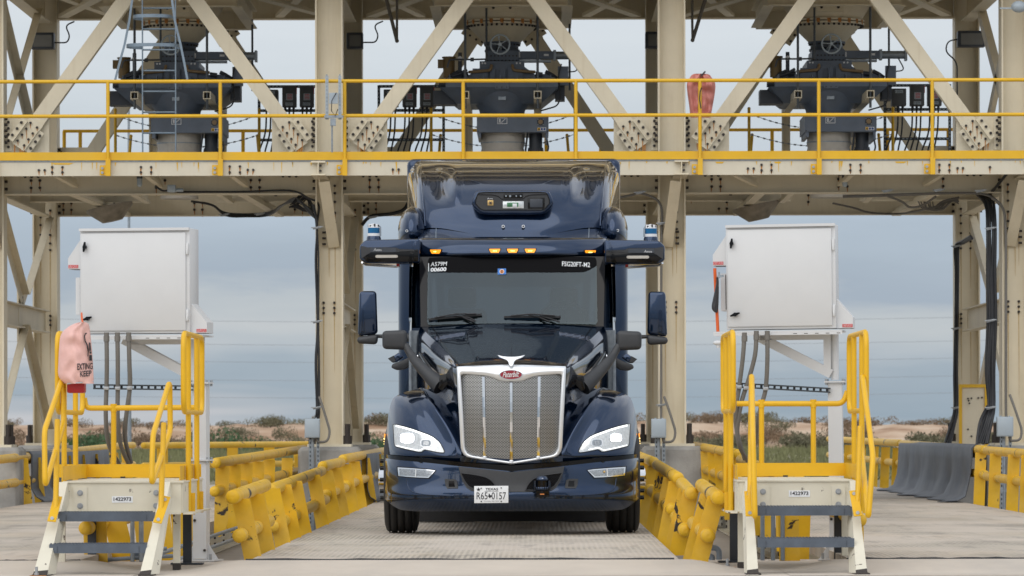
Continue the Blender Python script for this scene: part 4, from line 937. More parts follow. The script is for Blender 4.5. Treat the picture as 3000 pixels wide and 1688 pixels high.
# red vinyl cover tied round a railing post
def cover_grid(outl, D, thick, crease, mname, name, lab, cat, folds=6, seed=1, parent=None):
    """outline rows: (y, left, right); a cloth bag with front and back"""
    front, back = [], []
    n = 22
    for y, l, r in outl:
        rf, rbk = [], []
        for i in range(n+1):
            u = i/n; px = l+(r-l)*u; prof = math.sin(math.pi*u)**(.3 if crease else .5)
            if crease: prof *= (.45+.55*min(1, abs(u-.5)*5)**.6)
            d = thick*prof+thick*(.75 if crease else .35)*mnoise.noise(Vector((u*folds, y*(.05 if crease else .035), seed)))*prof
            rf.append(P(px, y, D-d)); rbk.append(P(px, y, D+.02+thick*.25*math.sin(math.pi*u)))
        front.append(rf); back.append(rbk)
    mb = MB(); mb.grid(front); mb.grid(back, flip=True)
    for a, b in ((front[0], back[0]), (front[-1], back[-1])): mb.grid([a, b])
    mb.grid([[r[0] for r in front], [r[0] for r in back]]); mb.grid([[r[-1] for r in front], [r[-1] for r in back]])
    o = mb.build(name, M[mname], parent, weld=True)
    if lab: tag(o, lab, cat)
    return o
def dens(tab, k=4): return spline(tab, k)
tb = thing('extinguisher_cover', 'faded red vinyl cover tied round a post of the walkway railing', 'cover', P(2053,340,59.15))
cover_grid(dens([(216,2036,2066),(219,2028,2078),(226,2022,2084),(238,2015,2092),(250,2012,2096),(275,2014,2094),(310,2019,2088),(337,2022,2083),(345,2024,2081)]), 59.40, .12, True, 'pink', 'cloth', None, None, parent=tb)
mb = MB(); q = P(2051,270,59.09); mb.tube([q+V(.02,0,.06), q, q+V(-.008,0,-.1), q+V(.012,0,-.22)], .009, 6); q = P(2060,216,59.3); mb.bar(q+V(-.03,0,-.03), q+V(.03,0,.03), .02, .02); mb.build('strap', M['cable'], tb)
# ------------------------------------------------------------ platforms with steps
PR = .0215
def stair_unit(lab, q):
    """q: measured pixels of one step platform; depths are metres from the camera"""
    x0, x1 = q['X']; t = thing('step_platform', lab, 'steps', ((x0+x1)/2, 34.5, 0), 'step platforms beside the truck lane')
    W = [M['cream_worn'], M['zinc'], M['bolt']]; zt, zb, ya, yb = .70, .455, 33.95, 35.95
    mb = MB(); mb.box(x0-.02, x1+.02, ya-.012, yb, zt-.012, zt); mb.build('deck_plate', W, t)
    mb = MB(); f = ya+.003
    mb.box(x0, x1, f, f+.014, zb, zt-.0125); mb.box(x0-.0, x1, f-.03, f-.001, zb-.010, zb+.003)
    for px0, px1 in q['plates']:
        a, b = P(px0,1500,f).x, P(px1,1430,f).x; mb.box(a, b, f-.010, f-.001, zb+.006, zt-.045)
        for z in (zb+.055, zb+.155):
            x = (a+b)/2; mb.cyl((x,f-.014,z), (x,f-.0105,z), .023, n=14, m=1); mb.bolt((x,f-.014,z), (0,-1,0), .016, .016, 1)
    mb.build('front_beam', W, t)
    for sx, x in ((-1, x0), (1, x1)):
        mb = MB(); mb.box(min(x,x+.012*sx), max(x,x+.012*sx), ya+.02, yb, zb, zt-.013); a, b = sorted((x+.013*sx, x+.085*sx)); mb.box(a, b, ya+.02, yb, zb-.012, zb); mb.build('side_beam', W, t)
    a = P(q['tag'][0], q['tag'][3], f-.001); b = P(q['tag'][2], q['tag'][1], f-.001)
    mb = MB(); mb.box(a.x, b.x, f-.004, f-.0005, a.z, b.z); n = mb.build('number_plate', M['paper'], t)
    text('number', '1422973', M['ink'], n, (a.x+.013, f-.0055, a.z+.013), (1,0,0), (0,0,1), b.x-a.x-.026, (b.z-a.z)*.58, bold=.022)
    # stringers
    for (fl, fr, tl, tr), wf, wt in q['stringers']:
        A, B, C_, D_ = P(fl,1683,33.0), P(fr,1683,33.0), P(tr,1412,33.92), P(tl,1412,33.92)
        for v in (A, B): v.z = .012
        for v in (C_, D_): v.z = .695
        mb = MB(); nrm = (B-A).cross(D_-A).normalized(); mb.prism([A,B,C_,D_], -nrm*.01 if nrm.y < 0 else nrm*.01)
        E, Fq = P(wf,1676,33.19), P(wt,1412,33.93); E.z = .012; Fq.z = .695
        s0, s1 = (B, C_) if wf > fr else (A, D_); sg = -1 if wf > fr else 1
        # web plate going back from the flange edge
        mb.prism([s0+V(0,.012,0), E, Fq+V(0,.16,0), s1+V(0,.012,0)], V(sg*.008,0,0))
        s = mb.build('stringer', W, t)
        mb = MB(); mb.box(min(A.x,B.x)-.01, max(A.x,B.x)+.02, 32.98, 33.24, 0, .012); mb.prism([A+V(-.002,-.004,0), B+V(.002,-.004,0), B+(C_-B)*.05+V(.001,-.004,0), A+(D_-A)*(.035)+V(-.001,-.004,0)], V(0,.003,0)); mb.build('base_plate', M['bolt'], s)
    for x, y in q['legs_w']:
        p = P(x, 1600, y); mb = MB(); mb.box(p.x-.027, p.x+.027, y-.027, y+.027, .035, zb-.013); l = mb.build('leg', W, t)
        mb = MB(); mb.box(p.x-.031, p.x+.031, y-.031, y+.031, 0, .055); mb.build('foot', M['bolt'], l)
    for x, y in q['legs_b']:
        p = P(x, 1600, y); mb = MB(); mb.box(p.x-.034, p.x+.034, y-.034, y+.034, .012, zb-.013); mb.box(p.x-.13, p.x+.13, y-.1, y+.1, 0, .011); mb.build('leg', M['slate_dk'], t)
    for (l, r, py), d in zip(q['treads'], (33.55, 33.26)):
        a, b = P(l,py,d), P(r,py,d); mb = MB(); mb.box(a.x, b.x, d, d+.20, a.z-.068, a.z); k = a.x+.005
        while k < b.x-.02:
            for j in range(4): yy = d+.004+j*.055; mb.prism([V(k,yy,a.z-.001), V(k+.016,yy,a.z-.001), V(k+.013,yy,a.z+.008), V(k+.003,yy,a.z+.008)][::-1], (0,.035,0))
            k += .0245
        for e in (a.x+.06, b.x-.06): mb.box(e, e+.004, d-.003, d, a.z-.060, a.z-.015, 1)
        mb.build('tread', [M['tread'], M['slate_dk']], t)
    # handrails on the steps: closed loops on a leg
    for pts, leg, pl in q['hand']:
        t2 = t; mb = MB(); mb.tube(fillet([P(*p) for p in pts], .075, 5, True), PR, 10, closed=True); h = mb.build('handrail', M['yellow'], t2)
        mb = MB(); mb.tube([P(*leg[0]), P(*leg[1])], PR, 10); mb.build('leg', M['yellow'], h)
        a, b = P(*pl[0]), P(*pl[1]); mb = MB(); mb.bar(a, b, .065, .008, (0,-1,.3)); 
        for e in (a.lerp(b,.12), a.lerp(b,.88)): mb.bolt(e+V(0,-.006,0), (0,-1,.2), .015, .014, 1)
        mb.build('foot_plate', [M['yellow'], M['zinc']], h)
    # guard panels along both sides
    for x, sx in ((q['rail'][0], -1), (q['rail'][1], 1)):
        mb = MB(); mb.tube(fillet([V(x,34.08,1.235), V(x,35.95,1.235), V(x,35.95,1.845), V(x,34.08,1.845)], .13, 5, True), PR, 10, closed=True)
        mb.build('guard_loop', M['yellow'], t)
        for yy in (34.55, 35.4):
            mb = MB(); mb.tube([(x,yy,1.845), (x,yy,.43)], PR, 10); a, b = sorted((x-sx*.004, x-sx*.05)); mb.box(x-.05, x+.05, yy+.022, yy+.03, .43, .60); mb.build('post', M['yellow'], t)
        mb = MB(); a, b = sorted((x-sx*.03, x-sx*.036)); mb.box(a, b, 34.1, 35.95, zt+.004, zt+.115); mb.build('toe_board', M['yellow'], t)
    D = 35.98; bar = [P(*p) for p in q['bar']]; mb = MB(); mb.tube(fillet(bar, .13), .0225, 12); mb.build('back_bar', M['yellow'], t)
    zc = min(bar[1].z, bar[-2].z)
    for px in q['bar_posts']:
        x = P(px,1250,D).x; mb = MB(); mb.tube([(x,D,zc+.015), (x,D,zt+.10)], .022, 10); mb.cyl((x,D,zc-.03), (x,D,zc+.035), .0265, n=12); mb.build('post', M['yellow'], t)
    a, b = P(q['kick'][0],1378,D), P(q['kick'][1],1378,D); mb = MB(); mb.box(a.x, b.x, D-.03, D-.02, zt+.008, zt+.115); mb.build('toe_board', M['yellow'], t)
    mb = MB(); c = P((q['kick'][0]+q['kick'][1])/2-20, 1400, D-.03); mb.box(c.x-.02, c.x+.02, D-.034, D-.03, zt, zt+.014); mb.build('weld_scar', M['bolt'], t)
    return t
stair_unit('white step platform with yellow rails on the left, below the cabinet with the covered extinguisher', dict(
    X=(-3.64,-2.75), plates=((215,255),(438,478)), tag=(328,1454,389,1473),
    stringers=(((97,138,172,198),163,206), ((409,441,478,499),467,505)),
    legs_w=((518,34.4),(181,34.3)), legs_b=((549,35.9),(270,35.9)),
    treads=((170,452,1502),(144,430,1595)),
    hand=((((184,1106,34.1),(130,1262,33.25),(132,1426,33.15),(187,1238,34.1)), ((168,1230,33.75),(163,1505,33.5)), ((170,1455,33.60),(151,1528,33.38))),
          (((497,1117,34.1),(448,1275,33.25),(444,1420,33.15),(499,1262,34.1)), ((480,1240,33.75),(471,1503,33.5)), ((487,1455,33.60),(461,1532,33.38)))),
    rail=(-3.715,-2.74), bar=((247,1166,35.98),(252,1196,35.98),(598,1194,35.98)), bar_posts=(333,), kick=(170,590)))
stair_unit('white step platform with yellow rails on the right, below the cabinet with the orange pole', dict(
    X=(1.555,2.42), plates=((2215,2255),(2436,2476)), tag=(2311,1437,2373,1456),
    stringers=(((2189,2222,2184,2200),2180,2176), ((2508,2541,2490,2508),2487,2484)),
    legs_w=((2172,34.4),(2476,35.2)), legs_b=((2456,36.0),(2150,36.2)),
    treads=((2220,2496,1485),(2220,2503,1578)),
    hand=((((2202,1094,34.1),(2206,1290,33.25),(2212,1523,33.15),(2199,1300,34.1)), ((2200,1300,33.75),(2196,1500,33.5)), ((2193,1440,33.60),(2197,1512,33.38))),
          (((2526,1094,34.1),(2558,1340,33.25),(2544,1520,33.15),(2524,1320,34.1)), ((2520,1250,33.75),(2512,1490,33.5)), ((2500,1438,33.60),(2514,1512,33.38)))),
    rail=(1.515,2.545), bar=((2158,1183,35.98),(2470,1183,35.98),(2483,1146,35.98)), bar_posts=(2231,2383), kick=(2155,2487)))
# anchor bolts left in the concrete
for lab, px, py, D in (('bent steel angle with a stud bolt in the concrete left of the right-hand steps',2131,1660,34.6), ('stud bolt on a small plate in the concrete right of the right-hand steps',2552,1660,34.7), ('small anchor plate with a stud at the foot of the left steps',107,1683,32.9)):
    p = P(px,py,D); p.z = 0; mb = MB(); mb.box(p.x-.05, p.x+.07, D-.03, D+.03, .002, .010); mb.cyl(p+V(.0,0,.01), p+V(0,0,.075), .011, n=8, m=1); mb.cyl(p+V(0,0,.012), p+V(0,0,.03), .019, n=6, m=1); tag(mb.build('anchor_bolt', [M['rust'], M['zinc']]), lab, 'bolt')
# ------------------------------------------------------------ control cabinets on posts
def cabinet(lab, px, dx, z0, z1, yaw, tilt, w, kind):
    D = 36.75; p = P(px,1640,D); X = p.x; t = thing('control_cabinet', lab, 'cabinet', (X, D, 0), 'white cabinets on posts')
    c = X+dx; fy = D-.30; by = D-.02; Wt = [M['white'], M['bolt'], M['zinc']]
    mb = MB(); mb.box(c-w/2, c+w/2, fy, by, z0, z1); mb.build('body', Wt, t, bevel=.006)
    mb = MB(); mb.box(c-w/2+.012, c+w/2-.03, fy-.020, fy-.001, z0+.022, z1-.035); door = mb.build('door', M['white'], t, bevel=.008)
    mb = MB(); mb.box(c-w/2, c+w/2, fy-.032, fy-.0005, z1-.018, z1+.004); mb.build('drip_rail', M['white'], t)
    for dz, ang in ((z1-.15, 8), (z0+.125, -65)):
        mb = MB(); o = V(c-w/2+.052, fy-.03, dz); a = V(math.sin(R(ang)),0,math.cos(R(ang)))
        if ang < 0: o = V(c-w/2+.075, fy-.03, dz); a = V(math.cos(R(18)),0,math.sin(R(18)))
        mb.cyl(o+V(0,-.018,0), o+V(0,.01,0), .017, n=12); pv = a.cross(V(0,1,0))
        mb.prism([o+a*.042+pv*.006-V(0,.025,0), o+a*.042-pv*.006-V(0,.025,0), o-pv*.014-V(0,.025,0), o-a*.042-pv*.006-V(0,.025,0), o-a*.042+pv*.006-V(0,.025,0), o+pv*.014-V(0,.025,0)], (0,.012,0)); mb.build('handle', M['gloss_black'], door)
    for dz in (z1-.17, z0+.15):
        mb = MB(); mb.box(c+w/2-.028, c+w/2-.006, fy-.024, fy-.001, dz-.045, dz+.045); mb.box(c+w/2-.024, c+w/2-.010, fy-.030, fy-.0245, dz-.05, dz-.005); mb.build('hinge', M['white'], t, bevel=.003)
    def hood(xi, sx, zl, zh, ext):      # louvred ventilation hood on the side wall
        mb = MB(); xo = xi+sx*ext
        pr = [(xi,zl), (xo,zl), (xo,zl+.09), (xi,zh)]
        a = [V(x,fy+.04,z) for x, z in pr]; mb.prism(a if sx > 0 else a[::-1], (0,.2,0)); h = mb.build('vent_hood', M['white'], t)
        mb = MB(); x0_, x1_ = sorted((xo-sx*.006, xi+sx*.006)); mb.box(x0_, x1_, fy+.05, fy+.23, zl-.002, zl-.0005); mb.build('filter', M['elec'], h)
        lx = xo+.004 if sx < 0 else xi+sx*ext*.35
        mb = MB(); mb.box(lx, lx+.084, fy+.036, fy+.0395, zl+.008, zl+.034); s = mb.build('sticker', M['sticker'], h)
        text('sticker_text', 'CHECK FILTER', M['paper'], s, (lx+.005, fy+.0345, zl+.022), (1,0,0), (0,0,1), .074, .008); text('sticker_text', 'EVERY 30 DAYS', M['paper'], s, (lx+.005, fy+.0345, zl+.011), (1,0,0), (0,0,1), .074, .008)
    hood(c-w/2, -1, z1-.33, z1-.075, .115); hood(c+w/2, 1, z0+.0, z0+.245, .135)
    mb = MB(); mb.box(c-w/2-.052, c-w/2-.0005, fy+.05, by, z0+.16, z0+.47); mb.box(c-w/2-.012, c-w/2-.002, fy+.044, fy+.0495, z0+.17, z0+.46, 1); mb.build('side_box', Wt, t)
    # shelf, bracket and post
    mb = MB(); mb.box(c-w/2-.11, X+.09, fy-.02, D+.07, z0-.028, z0-.015); mb.box(c-w/2-.11, X+.09, fy-.02, fy-.008, z0-.05, z0-.0285)
    for k in range(5): mb.box(c+.1+.09*k, c+.13+.09*k, fy-.0215, fy-.0205, z0-.042, z0-.037, 1)
    mb.build('shelf', Wt, t)
    mb = MB()
    for yy in (D-.05, D+.055):
        mb.bar((X-.66,yy,z0-.045), (X-.03,yy,z0-.375), .008, .075, (0,0,1)); mb.box(X-.62, X-.04, yy-.004, yy+.004, z0-.085, z0-.029); mb.box(X-.09, X-.03, yy-.0045, yy+.0045, z0-.36, z0-.03)
    mb.build('bracket', M['white'], t)
    mb = MB(); mb.cyl((X,D,1.5), (X,D,z0-.03), .033, n=16); mb.build('upper_post', M['white'], t)
    mb = MB(); mb.box(X-.058, X+.058, D-.058, D+.058, .02, 1.475); zf = 1.478
    for z in (zf, .835) if kind == 'left' else (zf,):
        mb.box(X-.085, X+.085, D-.085, D+.085, z, z+.012)
        for sx in (-1,1):
            for sy in (-1,1): mb.cyl((X+sx*.07,D+sy*.07,z-.02), (X+sx*.07,D+sy*.07,z+.03), .010, n=8, m=2)
    mb.box(X-.15, X+.15, D-.15, D+.15, .0, .012)
    for sx in (-1, 1): g = [V(X+sx*.058,D-.006,.013), V(X+sx*.145,D-.006,.013), V(X+sx*.13,D-.006,.04), V(X+sx*.058,D-.006,.15)]; mb.prism(g if sx > 0 else g[::-1], (0,.012,0))
    for z in (.09, .34): mb.bolt((X-.04 if z > .2 else X+.045, D-.058, z), (0,-1,0), .012, .012, 1)
    mb.build('post', Wt, t)
    for sx in (-1,1): mb = MB(); mb.cyl((X+sx*.11,D-.12,.012), (X+sx*.11,D-.12,.06), .012, n=8); mb.build('anchor', M['zinc'], t)
    t.rotation_euler = (0, R(tilt), R(yaw)); return t
cabinet('white cabinet on a post at the left, behind the steps with the covered extinguisher', 590, -.485, 1.895, 2.765, -11, 0, .945, 'left')
cabinet('white cabinet on a post at the right with an orange pole behind it', 2453, -.415, 1.925, 2.79, -9, -.55, .912, 'right')
# slotted rails and flexible conduits below the cabinets
def strut_thing(lab, a, b):
    t = thing('slotted_rail', lab, 'rail', a); mb = MB(); d = (b-a).normalized(); u = V(0,0,1)-d*d.z; L = (b-a).length
    mb.bar(a+u*.0155, b+u*.0155, .03, .012, u); mb.bar(a-u*.0155, b-u*.0155, .03, .012, u); k = 0
    mb.bar(a+V(0,.012,0), a+d*.02+V(0,.012,0), .004, .019, u); k = .02
    while k < L-.06:      # webs between the open slots
        mb.bar(a+d*(k+.036)+V(0,.012,0), a+d*(k+.056)+V(0,.012,0), .004, .019, u); k += .056
    mb.build('channel', M['strut'], t); return t
strut_thing('slotted dark rail holding the conduits below the left cabinet', P(273,1133,36.55), P(566,1137,36.68))
strut_thing('slotted dark rail holding the conduits below the right cabinet', P(2150,1128,36.55), P(2432,1144,36.68))
def conduit(lab, pts, clampi):
    t = thing('flexible_conduit', lab, 'conduit', P(*pts[0]), 'flexible conduits under the cabinets'); q = [P(*p) for p in pts]; q = [V(*p) for p in spline([tuple(v) for v in q], 8)]
    mb = MB(); mb.tube(q, .0185, 12); mb.build('tube', M['conduit'], t)
    mb = MB(); mb.cyl(q[0]+V(0,0,-.045), q[0]+V(0,0,.0), .0245, n=12); mb.cyl(q[0]+V(0,0,-.005), q[0]+V(0,0,.03), .021, n=8); mb.build('gland', M['conduit'], t)
    c = P(*clampi); mb = MB(); mb.box(c.x-.023, c.x+.023, c.y-.026, c.y-.0, c.z-.018, c.z+.012); mb.build('clamp', M['zinc'], t, bevel=.005)
for lab, pts, cl in (('left flexible conduit below the left cabinet', ((312,985,36.45),(313,1060,36.45),(312,1135,36.48),(310,1220,36.5),(318,1300,36.6),(350,1362,36.8)), (312,1137,36.47)),
        ('middle flexible conduit below the left cabinet', ((344,985,36.45),(345,1060,36.45),(345,1135,36.48),(345,1230,36.5),(354,1305,36.6),(378,1362,36.8)), (345,1137,36.47)),
        ('right flexible conduit below the left cabinet', ((377,985,36.45),(379,1060,36.45),(381,1130,36.48),(372,1200,36.5),(366,1280,36.6),(384,1355,36.8)), (380,1136,36.47)),
        ('left flexible conduit below the right cabinet', ((2181,985,36.45),(2176,1050,36.45),(2166,1130,36.48),(2156,1200,36.5),(2160,1270,36.6),(2182,1345,36.8)), (2165,1133,36.47)),
        ('middle flexible conduit below the right cabinet', ((2216,980,36.45),(2212,1040,36.45),(2194,1110,36.48),(2172,1180,36.5),(2160,1260,36.55),(2168,1310,36.6),(2190,1350,36.8)), (2186,1136,36.47)),
        ('right flexible conduit below the right cabinet', ((2248,980,36.45),(2248,1060,36.45),(2243,1140,36.48),(2230,1190,36.5),(2220,1240,36.6),(2205,1345,36.8)), (2243,1138,36.47))): conduit(lab, pts, cl)
# extinguisher hung on the left steps, under its printed cover
tx = thing('fire_extinguisher', 'red fire extinguisher under a pale pink cover hung on the left steps', 'extinguisher', P(225,1152,34.1))
a, b = P(199,1152,34.1), P(250,1110,34.1)
mb = MB(); mb.box(a.x, b.x, 34.02, 34.17, a.z, b.z); mb.build('tank_box', M['red'], tx, bevel=.014)
OUT = [(944,236,250),(948,218,258),(958,200,262),(972,184,264),(990,176,266),(1020,173,269),(1060,171,272),(1100,171,274),(1122,186,275),(1124,196,275)]
cv = cover_grid(dens(OUT, 4), 34.0, .10, False, 'pink_l', 'cover', None, None, 5, 2, parent=tx)
mb = MB(); mb.tube([P(196,1125,33.93), P(235,1121,33.90), P(274,1118,33.98)], .004, 6); mb.build('hem', M['boxgrey'], cv)
# the printing follows the bag: each letter is laid on its bulging front
def on_bag(px, py):
    l = interp(py, [(o[0],o[1]) for o in OUT]); r = interp(py, [(o[0],o[2]) for o in OUT]); u = max(.02, min(.985, (px-l)/(r-l)))
    pf = math.sin(math.pi*u)**.5; d = .10*pf+.035*mnoise.noise(Vector((u*5, py*.035, 2)))*pf
    return 34.0-d-.016
def bag_text(s, px0, px1, py0, py1, name):
    o = P(px0,py1,34); e = P(px1,py1-3,34); tp = P(px0,py0,34)
    ob = text(name, s, M['ink'], cv, o, (e-o).normalized(), (0,0,1), (e-o).length, tp.z-o.z, bold=.02)
    off = parent_loc(cv)
    for v in ob.data.vertices:
        w = v.co+off; s_ = F/w.y; v.co.y = on_bag(CX+w.x*s_, CY-(w.z-CAMH)*s_)-off.y
bag_text('EXTING', 231, 273, 1066, 1085, 'print'); bag_text('KEEP', 239, 270, 1088, 1105, 'print')
def bag_shape(pts, name):
    mb = MB(); mb.add([P(x,y,on_bag(x,y)) for x, y in pts], [list(range(len(pts)))]); mb.build(name, M['ink'], cv)
bag_shape([(246,984),(250,976),(254,975),(255,978),(251,980),(249,986),(251,998),(257,1010),(260,1024),(259,1044),(256,1044),(257,1026),(254,1012),(248,1000)], 'print')
bag_shape([(261,1004),(265,1004),(267,1028),(262,1028)], 'print'); bag_shape([(262,1040),(269,1040),(270,1057),(262,1057)], 'print'); bag_shape([(263,1030),(268,1030),(268,1036),(263,1036)], 'print')
mb = MB(); mb.tube([P(239,918,34.3), P(240,935,34.1), P(243,948,34.05)], .008, 6); mb.build('strap', M['orange'], tx)
# orange pole with a dark cloth beside the right cabinet
t = thing('orange_pole', 'orange pole beside the right cabinet with a dark cloth tied to it', 'pole', P(2104,990,36.6))
mb = MB(); mb.tube([P(2104,985,36.6), P(2098,870,36.6), P(2096,830,36.6), P(2094,786,36.6)], .0135, 10); mb.build('pole', M['orange'], t)
cover_grid(dens([(812,2099,2105),(830,2098,2106),(860,2092,2106),(895,2085,2105),(908,2087,2104),(916,2094,2102)]), 36.56, .03, False, 'cable', 'cloth', None, None, 4, 3, parent=t)
mb = MB(); q = P(2108,808,36.55); mb.bar(q+V(-.02,0,-.01), q+V(.035,0,0), .02, .02); mb.cyl(q+V(-.005,0,-.02), q+V(-.005,0,.03), .008, n=6); mb.build('clip', M['galv'], t)
mb = MB(); q = P(2104,1003,36.5); mb.ball(q+V(0,0,-.005), .035, 10, sc=(1.3,1,.6)); mb.cyl(q+V(0,0,-.045), q, .016, n=10); mb.build('socket', M['white'], t)
# ------------------------------------------------------------ yellow crash rails along the lanes
def pipe(t, a, b, r=.058, m='yellow_worn'):
    a, b = Vector(a), Vector(b); d = (b-a).normalized(); mb = MB()
    pts = [a+d*(.0), a+d*.004, a+d*.018, a+d*.04]+[a+d*((b-a).length*k/8) for k in range(1,8)]+[b-d*.04, b-d*.018, b-d*.004, b]
    rs = [r*.30, r*.62, r*.90, r]+[r]*7+[r, r*.90, r*.62, r*.30]; mb.tube(pts, rs, 18); mb.build('pipe', M[m], t)
def plate(t, y, xt, xb, zt=.56, zb=-.02, w=.145, curved=False):
    mb = MB(); h = w/2
    if curved: pr = [(xb-h,zb-.14),(xb-h*.2,zb-.17),(xb+h*.6,zb-.12),(xb+h,zb),(xt+h,zt),(xt-h,zt)]
    else: pr = [(xb-h,zb),(xb+h,zb),(xt+h,zt),(xt-h,zt)]
    mb.prism([V(x,y,z) for x, z in pr], (0,.016,0)); mb.build('post_plate', M['yellow_worn'], t)
def crash_rail(lab, loc, ups, lows, plates):
    t = thing('crash_rail', lab, 'guard rail', loc, 'yellow crash rails along the lanes')
    for s in ups+lows: pipe(t, *s)
    for p in plates: plate(t, *p)
    return t
crash_rail('battered yellow crash rail on leaning plates left of the truck', (-2.35,35,0),
    [((-2.42,34.9,.560),(-2.42,39.1,.60)), ((-2.42,39.9,.545),(-2.42,49.3,.625)), ((-2.42,49.5,.675),(-2.42,54.2,.685)), ((-2.41,54.4,.72),(-2.41,70,.745))],
    [((-2.375,35.0,.250),(-2.375,38.9,.29)), ((-2.375,39.4,.225),(-2.375,49.2,.31)), ((-2.375,49.5,.36),(-2.375,54.2,.37)), ((-2.37,54.4,.40),(-2.37,70,.43))],
    [(y, -2.385, -2.275, .54+(y-35)*.006, .0, .145) for y in (35.35,37.2,39.5,41.3,43.2,46.8,49.6,51.8,54.6,57.2,60.6,65)])
crash_rail('battered yellow crash rail on leaning plates right of the truck', (1.35,35,0),
    [((1.435,34.9,.545),(1.435,38.6,.60)), ((1.345,38.4,.525),(1.345,41.1,.585)), ((1.315,41.2,.63),(1.315,48.6,.695)), ((1.29,48.8,.72),(1.29,58,.75)), ((1.27,58.2,.74),(1.27,70,.77))],
    [((1.355,34.95,.243),(1.355,38.4,.275)), ((1.285,38.3,.205),(1.285,41.1,.27)), ((1.26,41.2,.335),(1.26,48.6,.40)), ((1.25,48.8,.42),(1.25,58,.45))],
    [(35.2,1.43,1.275), (36.5,1.42,1.265), (38.7,1.35,1.22), (39.7,1.345,1.21), (41.6,1.31,1.19,.60), (43.3,1.31,1.18,.62), (45.8,1.305,1.18,.64), (48.9,1.29,1.17,.68), (52,1.28,1.16,.70), (56,1.28,1.16,.70), (62,1.27,1.16,.72)])
crash_rail('yellow crash rail with curved post plates between the left steps and the column', (-3.45,47,0),
    [((-3.42,46.8,.735),(-3.42,64.5,.80)), ((-3.62,35.3,.57),(-3.56,45.5,.66))], [((-3.43,46.7,.435),(-3.43,64.5,.50)), ((-3.66,35.6,.30),(-3.58,45.5,.36))],
    [(y, -3.40, -3.42, .70, .10, .15, True) for y in (47.5,49.4,51.4,53.6,55.8,59.8,63)]+[(35.9,-3.62,-3.60,.55,-.05,.19), (36.9,-3.60,-3.44,.55,-.1,.19), (38.6,-3.5,-3.4,.6,-.15,.15,True), (40.5,-3.5,-3.4,.6,-.15,.15,True), (42.5,-3.5,-3.42,.6,-.1,.15,True), (44.5,-3.5,-3.42,.6,-.1,.15,True)])
crash_rail('yellow crash rail seen through and behind the right steps, beside the right lane', (2.35,36,0),
    [((2.27,50,.80),(2.27,64,.84)), ((2.58,35.2,.36),(2.36,37.6,.46)), ((2.30,38,.62),(2.28,49.5,.74))], [((2.28,50,.50),(2.28,64,.54)), ((2.30,38,.33),(2.29,49.5,.44))],
    [(y, 2.28, 2.31, .78, .0, .16) for y in (50.6,52.6,54.8,57,59.5,62)]+[(35.6,2.56,2.56,.36,-.02,.15), (36.6,2.08,2.10,.45,-.12,.17,True), (37.2,2.24,2.22,.5,-.05,.14), (38.8,2.28,2.28,.6,-.08,.15), (41,2.28,2.3,.65,-.05,.15), (44,2.28,2.3,.7,-.05,.15), (47,2.28,2.3,.7,-.05,.15)])
crash_rail('yellow crash rail at the left edge with a dark rubber mat hung over it', (-7.1,60,0),
    [((-7.1,52,.66),(-7.1,72.5,.79)), ((-7.1,73,.80),(-7.1,77.3,.81))], [((-7.1,52,.33),(-7.1,72.5,.44)), ((-7.1,73,.46),(-7.1,77.3,.47))], [(y,-7.07,-7.0,.7,.02,.15) for y in (52.5,55,60.4,62,64,66,68,70,73.4,75.5)])
crash_rail('short pale yellow crash rail far back between the left steps and the desert', (-5.9,79,0),
    [((-7.0,78,.80),(-3.6,84,.80))], [((-7.0,78,.44),(-3.6,84,.44))], [(78.6,-6.7,-6.7,.75,.0,.2), (79.6,-6.2,-6.2,.75,0,.2), (80.8,-5.6,-5.6,.75,0,.2), (82,-5.0,-5.0,.75,0,.2), (83,-4.5,-4.5,.75,0,.2)])
crash_rail('yellow crash rail at the right edge with a grey rubber mat hung over it', (5.95,58,0),
    [((5.95,50,.765),(5.95,58.4,.79)), ((5.95,58.5,.80),(5.95,72,.83)), ((5.95,72.2,.84),(5.95,90,.86))], [((5.95,50,.42),(5.95,58.4,.45)), ((5.95,58.5,.47),(5.95,72,.50)), ((5.95,72.2,.51),(5.95,90,.54))],
    [(y,5.93,5.90,.76,.02,.15) for y in (51.5,53.3,54.8,57,58.9,72.6,75,77.5,80.5,84,88)])
def mat_over(lab, x, s, y0, y1, zt, zb, flare, seed, nf):
    mb = MB(); rows = []; prof = [(-.05*s,zt-.12),(-.065*s,zt-.02),(-.03*s,zt+.055),(.03*s,zt+.06),(.068*s,zt+.01),(.075*s,zt-.15),(.085*s,zt-.32),(.10*s,zt-.46),(.16*s,zb+.08),(.26*s,zb+.022),(.26*s+flare*s,zb+.008)]
    n = 70
    for i in range(n+1):
        y = y0+(y1-y0)*i/n; r = []; k = .6+.5*mnoise.noise(Vector((y*.8, seed, 0)))
        for j, (dx, z) in enumerate(prof):
            w = smooth01((j-4)/4)*(.05*math.sin(y*nf+seed+.8*math.sin(y))+.05*mnoise.noise(Vector((y*1.6, j*.4, seed))))
            zz = z if j < 5 else z+(zt-.75+.0)*0
            r.append(V(x+dx*(1 if j < 10 else k)+s*w, y, max(ZD+.006, zz+ (.01*mnoise.noise(Vector((y*3, j, seed+4))) if j > 8 else 0))))
        rows.append(r)
    mb.grid(rows); o = mb.build('rubber_mat', M['mat'])
    sm = o.modifiers.new('thickness', 'SOLIDIFY'); sm.thickness = .012
    tag(o, lab, 'mat', 'rubber mats hung over the crash rails')
mat_over('wide dark rubber mat hung over the crash rail behind the left steps', -7.1, 1, 61.2, 72.2, .73, ZD, .15, 2, 2.2)
mat_over('creased grey rubber mat hung over the crash rail at the far right', 5.95, -1, 59.5, 71.6, .80, ZD, .45, 5, 2.6)
mat_over('black rubber mat on the crash rail just left of the truck fender', -2.41, 1, 60.5, 66, .72, ZD, .05, 9, 2.0)
